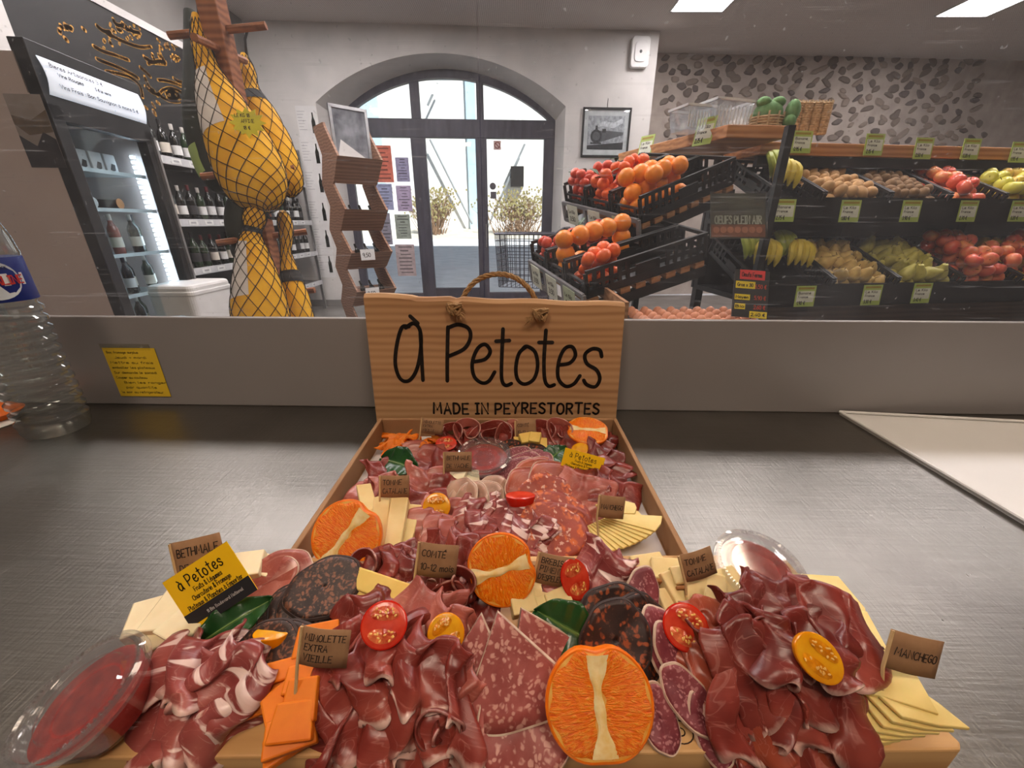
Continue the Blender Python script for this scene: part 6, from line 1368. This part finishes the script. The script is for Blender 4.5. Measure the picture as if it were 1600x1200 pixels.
# ================================================================== citrus rack (turned towards the door)
SLATW = wood('slat_wood', (176, 130, 92), (140, 98, 66), (3, 20, 20), .6, 2); RAILM = pm('grey_rail', (150, 150, 154), (136, 136, 140), 9, .35, .3)
def plane_frame(c1, c2, c3):
    """c1 near front corner, c2 far front corner, c3 near back corner: x from far to near along the front, y to the back"""
    return axes(c2, c1 - c2, c3 - c1), (c1 - c2).length, (c3 - c1).length
cr = thing('citrus_rack', 'dark metal rack with two tilted slatted shelves and a thick wooden top', 'rack', T(*PT(1110, 500, 1.7)) @ T(0, 0, 0)); CRI = cr.matrix_world.inverted()
U1, U2, U3 = PT(1000, 352, 1.72), PT(883, 322, 2.2), PT(1205, 300, 1.66)
L1, L2, L3 = PT(915, 470, 1.5), PT(831, 414, 1.9), PT(1156, 432, 1.45)
shelf_frames = []
for (a, b, c, nm) in ((U1, U2, U3, 'u'), (L1, L2, L3, 'l')):
    FMx, ln, dp_ = plane_frame(a, b, c); shelf_frames.append((FMx, ln, dp_))
    LM = CRI @ FMx
    for k in range(8): m = MB(); m.box((ln / 2, (k + .5) * dp_ / 8, -.012), (ln, dp_ / 8 * .62, .022)); m.obj('slat', SLATW, cr, False, LM)
    m = MB()
    for x in (.012, ln - .012): m.box((x, dp_ / 2, -.045), (.024, dp_, .044))
    m.box((ln / 2, dp_ - .012, -.045), (ln, .024, .044)); m.obj('shelf_frame', DARKM, cr, False, LM)
    m = MB()
    for z_ in (.02, -.07): m.box((ln / 2, -.008, z_), (ln, .012, .018))
    for k in range(4): m.box((ln * k / 3, -.008, -.025), (.02, .012, .1))
    m.obj('front_rail', RAILM, cr, False, LM)
    for k in range(3):
        tg = thing('price_tag', ('white price slip on the front rail of the %s citrus shelf, ' % ('upper' if nm == 'u' else 'lower')) + ['farthest of three', 'middle of three', 'nearest of three'][k], 'price tag', FMx @ T(ln * (.16 + .32 * k), -.017, -.03) @ RX(PI / 2), 'white price slips')
        m = MB(); m.box((0, 0, 0), (.1, .1, .002)); m.obj('card', TAGW if k < 2 else pm('tag_pale', (196, 208, 176), None, 9, .5), tg, False); m = MB(); write(m, 'Le Kilo', -.035, .01, .016, .003, .0016, .06); write(m, '3.50', -.03, -.03, .022, .004, .0016, .05); m.obj('writing', INK, tg, False)
# uprights
tp = [PT(1225, 300, 1.72), PT(1010, 380, 1.9)]
for (u, v, t_, hu) in ((1205, 330, 1.75, PT(1138, 194, 1.85).z - .057), (1192, 300, 2.25, PT(1138, 194, 1.85).z - .057), (1003, 380, 2.05, .98)):
    p = PT(u, v, t_); m = MB(); pl = CRI @ Vector((p.x, p.y, 0)); m.box((pl.x, pl.y, pl.z + hu / 2), (.03, .03, hu)); m.obj('upright', DARKM, cr, False)
A_ = PT(1138, 194, 1.85); Bt = PZ(966, 240, A_.z); Cn = PZ(1230, 196, A_.z); Dt = Bt + (Cn - A_) * 1.6
bd_ = thing('wooden_top_board', 'thick wooden board on top of the citrus rack', 'board', T(*A_)); m = MB(); pl = [(p.x - A_.x, p.y - A_.y) for p in (A_, Cn, Dt + Vector((.05, 0, 0)), Bt)]
TOPW = wood('top_wood', (196, 140, 92), (160, 106, 66), (3, 20, 20), .5, 2); m.prism(pl, .055, T(0, 0, -.055)); m.obj('board', TOPW, bd_, False, None, 0, .004)
bdir = (Bt - A_); nrm = Vector((bdir.y, -bdir.x, 0)).normalized(); nrm = nrm if nrm.dot(Vector((-1, -1, 0))) > 0 else -nrm
for i, (u, v, lab) in enumerate([(1103, 197, 'green price tag on the near edge of the wooden top board'), (1011, 224, 'green price tag at the far left of the wooden top board')]):
    s_ = (1138 - u) / (1138 - 966); s_ = s_ * 1.85 / (1.85 * s_ + 2.6 * (1 - s_)); p = A_ + bdir * s_ + nrm * .006 + Vector((0, 0, -.005)); price_tag(lab, frame(p, nrm + Vector((0, -.3, .25))), .1, .125)
# crates with citrus
FMx, ln, dp_ = shelf_frames[0]; cw = ln / 3
cdat = [('small red clementines with leaves', [('clementine', CLER)], .027, 4), ('clementines', [('clementine', CLEM)], .029, 4), ('oranges', [('orange', ORNG)], .037, 3)]
for k, (nm, it, r_, ly) in enumerate(cdat):
    M = FMx @ T(k * cw + .004, .01, .002); crate(['far', 'middle', 'near'][k] + ' black crate of citrus on the upper citrus shelf', M, cw - .008, min(.56, dp_ - .02), .115)
    fill(M, cw - .008, .42, r_, it, {0: 'small red clementine', 1: 'clementine', 2: 'orange'}[k] + ' in the %s crate of the upper citrus shelf' % ['far', 'middle', 'near'][k], 'fruit', nm + ' on the upper shelf', ly, 30 + k, yr=(0, .72))
LFM = pm('small_leaf', (52, 88, 44), (36, 66, 34), 20, .4)
def sprig(M, lab):
    m = MB(); m.grid(lambda s_, v: (s_ * .06, (v - .5) * .026 * math.sin(PI * (s_ * .96 + .02)), .008 * math.sin(PI * s_) + .004 * abs(v - .5)), 8, 5); tag(m.obj('clementine_leaf', LFM, None, True, M, .0006), lab, 'leaf', 'clementine leaves')
q = random.Random(5)
for k in range(12): sprig(FMx @ T(q.uniform(.02, cw * 1.9), q.uniform(.04, .3), .13 + q.uniform(0, .02)) @ RZ(q.uniform(0, 6)) @ RY(-.5), 'green leaf on the clementines of the upper citrus shelf')
FMx, ln, dp_ = shelf_frames[1]; cw = ln / 3
cdat = [('red clementines', [('clementine', CLER)], .026, 3), ('large oranges', [('orange', ORNG)], .0365, 3), ('small oranges', [('clementine', CLEM)], .03, 3)]
for k, (nm, it, r_, ly) in enumerate(cdat):
    M = FMx @ T(k * cw + .004, .01, .002); crate(['far', 'middle', 'near'][k] + ' black crate on the lower citrus shelf', M, cw - .008, min(.56, dp_ - .02), .11)
    fill(M, cw - .008, .42, r_, it, ['red clementine', 'large yellow orange', 'small bright orange'][k] + ' in the %s crate of the lower citrus shelf' % ['far', 'middle', 'near'][k], 'fruit', nm + ' on the lower shelf', ly, 40 + k, yr=(0, [.9, .85, .55][k]))
for k in range(5): sprig(FMx @ T(q.uniform(.02, cw * .9), q.uniform(.15, .3), .11 + q.uniform(0, .02)) @ RZ(q.uniform(0, 6)) @ RY(-.5), 'green leaf on the red clementines of the lower citrus shelf')
# on the wooden board: tubs, wicker basket with green plush, upright baskets
TUBP = thin_glass('tub_plastic', (246, 248, 250), .12, .22)
def tub(label, p, w_, d, h):
    t = thing('plastic_tub', label, 'tub', T(*p) @ RZ(.3)); m = MB(); vs = []
    for z_, k in ((0, .86), (h, 1)): vs += [(sx * w_ / 2 * k, sy * d / 2 * k, z_) for sx, sy in ((-1, -1), (1, -1), (1, 1), (-1, 1))]
    m.add(vs, [(0, 1, 5, 4), (1, 2, 6, 5), (2, 3, 7, 6), (3, 0, 4, 7), (0, 3, 2, 1)]); m.obj('tub_body', TUBP, t, False, None, .002)
    m = MB()
    for s_ in (-1, 1): m.box((s_ * w_ / 2, 0, h), (.012, d + .012, .01)); m.box((0, s_ * d / 2, h), (w_ + .012, .012, .01))
    m.obj('rim', pm('tub_rim', (222, 224, 226), None, 9, .3), t, False)
    m = MB()
    for k in range(9): m.box(((-.4 + .1 * k) * w_, -d / 2 * .94, h * .45), (.004, .004, h * .7))
    m.obj('ribs', pm('tub_rim', (0, 0, 0)), t, False)
tz = A_.z
for (u, v, w_, d, h, lab) in ((1078, 207, .17, .14, .1, 'smaller clear plastic tub on the wooden top board'), (1126, 196, .22, .16, .125, 'larger clear plastic tub on the wooden top board'), (1166, 191, .12, .12, .085, 'clear plastic tub behind the larger tub on the wooden top board')):
    p = PT(u, v, 2.02 if u != 1166 else 2.15); tub(lab, (p.x, p.y, tz), w_, d, h)
WICK = pm('wicker', (186, 164, 130), (150, 128, 96), 50, .85, bump=.5)
def basket(label, p, r, h, cat='basket', round_=True, group=None):
    t = thing('wicker_basket', label, cat, T(*p), group); m = MB()
    for k in range(int(h / .012)): m.tube([((r * (1 + .004 * ((j + k) % 2))) * math.cos(2 * PI * j / 20) , r * math.sin(2 * PI * j / 20) * .8, .006 + k * .012) for j in range(20)], .006, 5, None, True)
    m.obj('woven_wall', WICK, t); m = MB(); m.lathe([(0, 0), (r * .98, 0), (r * .98, .006), (0, .006)], 20, S(1, .8, 1)); m.obj('bottom', WICK, t)
    m = MB()
    for j in range(10): a = 2 * PI * j / 10; m.tube([(r * 1.04 * math.cos(a), r * .83 * math.sin(a), 0), (r * 1.04 * math.cos(a), r * .83 * math.sin(a), h + .006)], .005, 4)
    m.obj('stakes', WICK, t); return t
p = PT(1197, 190, 1.98); basket('small wicker basket holding a green plush on the wooden top board', (p.x, p.y, tz), .075, .07)
PLU = pm('green_plush', (112, 150, 100), (92, 130, 84), 40, .9, bump=.4)
pl_ = thing('green_plush_toy', 'soft green plush sitting in the small wicker basket', 'plush', T(p.x, p.y, tz + .012)); m = MB(); sph(m, .07, 18, 12); m.obj('body', PLU, pl_, True, T(0, 0, .062) @ S(1, .78, .8))
for s_, x in ((.034, -.035), (.034, .035)): m = MB(); sph(m, s_, 14, 8); m.obj('head_bump', PLU, pl_, True, T(x, -.01, .108) @ S(1, .9, .7))
m = MB(); sph(m, .042, 14, 8); m.obj('arm', PLU, pl_, True, T(.1, -.035, .066) @ S(.8, .8, 1.2)); m = MB(); sph(m, .03, 12, 8); m.obj('foot', PLU, pl_, True, T(.085, -.05, .02))
for i, u in enumerate((1238, 1253, 1268, 1283)):
    p = PT(u, 205, 2.45); basket(['leftmost', 'second', 'third', 'rightmost'][i] + ' of the four tall wicker tubes behind the green plush', (p.x, p.y, PT(1260, 210, 2.45).z), .025, .17, 'basket', True, 'tall wicker tubes')

# ================================================================== wall shelving with fruit crates
G0 = PT(1207, 318, 2.0); GA = R(7); GM = T(G0.x, G0.y, 0) @ RZ(GA); GI = GM.inverted()
def PG(u, v, off=0): o = GI @ CAM; d = GI.to_3x3() @ ray(u, v); return o + d * ((off - o.y) / d.y)
gn = thing('produce_shelving', 'long dark produce shelving along the pebble wall with a wooden top board', 'shelving', GM)
GLEN = 2.7; zM = PG(1400, 316).z; zL = PG(1400, 446, -.12).z; tb = PG(1400, 226, .22).z; tbb = PG(1400, 246, .22).z
BRW = wood('brown_board', (70, 56, 48), (52, 42, 36), (3, 20, 20), .6, 2)
m = MB(); m.box((GLEN / 2 + .03, .40, (tb + tbb) / 2), (GLEN, .36, tb - tbb)); m.obj('top_board', TOPW, gn, False, None, 0, .004)
m = MB(); m.box((GLEN / 2 + .03, .24, tbb - .03), (GLEN, .03, .05)); m.obj('top_bracket_rail', DARKM, gn, False)
m = MB(); m.box((GLEN / 2, -.005, zM - .03), (GLEN, .02, .1)); m.obj('middle_front_rail', DARKM, gn, False)
m = MB(); m.box((GLEN / 2 - .05, -.125, zL - .03), (GLEN + .1, .02, .09)); m.obj('lower_front_rail', DARKM, gn, False)
for k in range(3): m = MB(); m.box((GLEN / 2, -.10 + .03 * (k % 2), zL - .17 - .15 * k), (GLEN, .02, .13)); m.obj('base_board', BRW, gn, False)
m = MB(); m.box((GLEN / 2, .3, zM - .09), (GLEN, .56, .03), T(0, 0, 0)); m.obj('middle_shelf', DARKM, gn, False)
m = MB(); m.box((GLEN / 2, .22, zL - .09), (GLEN, .64, .03)); m.obj('lower_shelf', DARKM, gn, False)
for x in (.03, 1.0, 1.95, GLEN - .03): m = MB(); m.box((x, .57, .8), (.05, .05, 1.6)); m.obj('upright', DARKM, gn, False)
m = MB(); m.box((GLEN / 2, .60, (zL + zM) / 2 - .05), (GLEN, .02, zM - zL + .1)); m.obj('back_panel', pm('back_dark', (44, 42, 44), None, 5, .6), gn, False)
def tier(zr, yo, edges, kinds, tag_u, tag_v, side, tilt=R(24)):
    for i, kd in enumerate(kinds):
        x0 = PG(edges[i], tag_v, yo).x; x1 = PG(edges[i + 1], tag_v, yo).x; w_ = x1 - x0 - .008
        M = GM @ T(x0, yo + .015, zr - .045) @ RX(tilt); nm, lab, it, r_, ly, cat = kd[:6]
        crate('black crate of %s on the %s produce shelf' % (nm, side), M, w_, .46, .10, 'black plastic fruit crates', False)
        if it: fill(M, w_, .46, r_, it, lab, cat, nm + ' on the ' + side + ' produce shelf', ly, 60 + i + int(zr * 100), yr=(0, .95))
        else:
            for k, (bx_, by_) in enumerate(kd[6]): bunch(kd[7][k], M @ T(w_ * bx_, .46 * by_, .13 + .04 * by_) @ RZ(random.Random(k).uniform(-.4, .4)), BANG if k % 2 == 0 else BANM, 4)
AP = [('apple', a) for a in APL]
tier(zM, 0, [1209, 1280, 1383, 1475, 1560, 1680], [('green bananas', '', None, 0, 0, '', [(.4, .75), (.55, .5)], ['green banana bunch at the back of the left middle shelf crate', 'yellow banana bunch at the front of the left middle shelf crate']),
    ('potatoes', 'light brown potato in the crate left of the kiwis on the middle shelf', [('potato', POT)], .029, 2, 'potato'), ('kiwis', 'brown kiwi in the middle shelf crate', [('kiwi', KIWI)], .027, 2, 'kiwi'), ('apples', 'red and yellow apple in the middle shelf crate', [AP[0], AP[1], AP[4]], .039, 2, 'apple'), ('yellow apples', 'yellow apple at the right end of the middle shelf', [AP[2], AP[3]], .039, 2, 'apple')], None, 318, 'middle')
tier(zL, -.12, [1176, 1296, 1395, 1494, 1582, 1690], [('bananas', '', None, 0, 0, '', [(.18, .78), (.42, .62), (.66, .8), (.84, .6)], ['green banana bunch leftmost on the lower shelf', 'yellow banana bunch beside the leftmost on the lower shelf', 'green banana bunch third from the left on the lower shelf', 'yellow banana bunch nearest the pears on the lower shelf']),
    ('russet pears', 'russet yellow pear in the lower shelf crate beside the bananas', [('pear', PEARB)], .034, 2, 'pear'), ('green pears', 'green pear in the lower shelf crate left of the apples', [('pear', PEAR)], .034, 2, 'pear'), ('red apples', 'red apple in the lower shelf crate', [AP[0], AP[1], AP[4]], .039, 3, 'apple'), ('mixed apples', 'yellow or red apple at the right end of the lower shelf', [AP[1], AP[2], AP[4]], .039, 3, 'apple')], None, 446, 'lower')
tags = [(1253, 222, .205, 'top board above the green bananas'), (1366, 226, .205, 'top board above the potatoes'), (1443, 232, .205, 'top board above the kiwis'), (1517, 233, .205, 'top board above the apples'), (1592, 238, .205, 'top board at the right edge'),
        (1226, 329, -.03, 'middle rail under the green bananas'), (1328, 330, -.03, 'middle rail under the potatoes'), (1423, 330, -.03, 'middle rail under the kiwis'), (1512, 330, -.03, 'middle rail under the apples'), (1592, 330, -.03, 'middle rail at the right edge'), (1258, 463, -.15, 'lower rail under the bananas'), (1362, 461, -.15, 'lower rail under the russet pears'), (1440, 458, -.15, 'lower rail under the green pears')]
prc = ['0.95', '2.15', '2.50', '2.20', '1.95', '2.75', '1.80', '3.90', '2.70', '3.20', '1.90', '3.30', '3.40']
for i, (u, v, off, lab) in enumerate(tags):
    p = PG(u, v, off); price_tag('green price tag on the ' + lab, GM @ T(p.x, off, p.z) @ RX(PI / 2 - .12), .112, .105, ('Banane', 'France') if 'banana' in lab else ('Le Kilo', 'France'), prc[i])

# poster, slate and eggs between the rack and the shelving
M, W_, H_ = quad_frame((1120, 303), (1206, 303), (1110, 372), 1.62)
ep = thing('egg_poster', 'glossy egg poster in a clear holder in front of the produce shelving', 'poster', M)
m = MB(); m.box((W_ / 2, H_ / 2, 0), (W_, H_, .003)); m.obj('sheet', pm('poster_field', (92, 96, 84), (60, 62, 58), 9, .3), ep, False)
m = MB(); m.box((W_ / 2, H_ * .16, .002), (W_ * .98, H_ * .28, .001)); m.obj('brown_band', pm('poster_eggs', (150, 96, 70), (120, 74, 54), 25, .4), ep, False)
m = MB(); 
for k in range(7): m.lathe([(.0, 0), (W_ * .06, 0), (0, .0006)], 12, T(W_ * (.1 + .13 * k), H_ * .18, .0028))
m.obj('egg_prints', pm('egg_print', (196, 130, 100), None, 20, .5), ep, False)
m = MB(); write(m, 'OEUFS PLEIN AIR', W_ * .08, H_ * .32, H_ * .17, H_ * .03, .002, W_ * .84); m.obj('lettering', pm('poster_lettering', (206, 214, 200), None, 9, .5), ep, False)
m = MB(); m.box((W_ / 2, H_ / 2, .006), (W_ * 1.04, H_ * 1.06, .002)); m.obj('clear_holder', thin_glass('holder_plastic', (250, 250, 250), .06), ep, False)
M, W_, H_ = quad_frame((1157, 422), (1211, 426), (1143, 494), 1.32)
sb = thing('price_slate', 'dark price slate with red and yellow paper strips above the eggs', 'price board', M)
m = MB(); m.box((W_ / 2, H_ / 2, 0), (W_, H_, .006)); m.obj('slate', pm('slate', (48, 46, 48), None, 9, .6), sb, False)
for (x, y, w_, h_, cl, s_) in ((.5, .9, .72, .2, 'r', 'Oeufs Ferme'), (.32, .68, .56, .15, 'y', 'Gros x 30'), (.25, .42, .44, .12, 'y', 'Moyen'), (.2, .22, .3, .12, 'y', 'Bio'), (.74, .06, .5, .14, 'y', '2.40 €')):
    m = MB(); m.box((W_ * x, H_ * y, .0036), (W_ * w_, H_ * h_, .001)); st_ = m.obj('paper_strip', pm('strip_' + cl, (222, 60, 60) if cl == 'r' else (236, 208, 40), None, 9, .6), sb, False)
    m = MB(); write(m, s_, W_ * (x - w_ * .42), H_ * (y - h_ * .22), H_ * h_ * .45, H_ * .014, .0045, W_ * w_ * .8); m.obj('strip_writing', INK, st_, False)
m = MB()
for y, s_ in ((.62, '6.50'), (.38, '5.90'), (.18, '2.60')): write(m, s_ + ' €', W_ * .6, H_ * y, H_ * .08, H_ * .016, .0036, W_ * .32)
m.obj('chalk_prices', pm('chalk_red', (226, 90, 70), None, 9, .6), sb, False)
e0 = PT(1005, 497, 1.30); EW = .40; EM = T(e0.x, e0.y, e0.z - .062)
et = thing('egg_tray', 'grey pulp tray of brown eggs in front of the shelving', 'tray', EM); m = MB(); m.box((EW / 2, .14, -.01), (EW, .3, .02)); m.obj('tray', pm('pulp', (150, 144, 136), None, 30, .9), et, False)
m = MB(); m.box((EW / 2, .14, -(e0.z - .062) / 2 - .01), (EW + .06, .34, e0.z - .082)); m.obj('tray_stand', BRW, et, False)
for j in range(5):
    for i in range(8): put('egg', EGG, 'brown egg standing in the grey pulp tray', 'egg', 'eggs in the tray', EM @ T(.025 + i * .05, .02 + j * .05, .026))
wp0, wp1 = PT(975, 482, 1.26), PT(1006, 500, 1.2); t = thing('wooden_crate', 'open wooden crate beside the egg tray', 'crate', T(wp0.x, wp0.y, 0)); d = wp1 - wp0
m = MB(); m.box((.0, .12, wp0.z - .02), (.012, .3, .09)); m.obj('crate_side', SLATW, t, False); m = MB(); m.box((.045, -.03, wp0.z - .085), (.09, .012, .07)); m.obj('crate_end', SLATW, t, False); m = MB(); m.box((.045, .12, wp0.z / 2 - .035), (.08, .28, wp0.z - .075)); m.obj('crate_base', BRW, t, False)

# ================================================================== labels that single out look-alikes by their order from the left
ORD = ['leftmost', 'second from left', 'third from left', 'fourth from left', 'fifth from left', 'sixth from left', 'seventh from left', 'eighth from left', 'ninth from left', 'tenth from left', 'eleventh from left', 'twelfth from left', 'thirteenth from left', 'fourteenth from left', 'fifteenth from left', 'sixteenth from left']
bpy.context.view_layer.update()
byl = {}
for o in bpy.data.objects:
    if o.parent is None and o.get('label') and o.get('group'): byl.setdefault((o['label'], o['group']), []).append(o)
for (l_, g_), os_ in byl.items():
    if 1 < len(os_) <= 16 and (os_[0]['category'] in ('cured meat', 'cheese', 'sausage', 'salami', 'chorizo', 'carton', 'leaf') and 'citrus shelf' not in l_):
        def px(o):
            p = o.matrix_world.translation - CAM; return p.x / depth_of(p + CAM)
        for i, o in enumerate(sorted(os_, key=px)):
            n = l_ + ', ' + (ORD[i] if i < len(os_) - 1 else 'rightmost')
            if len(n.split()) <= 16: o['label'] = n
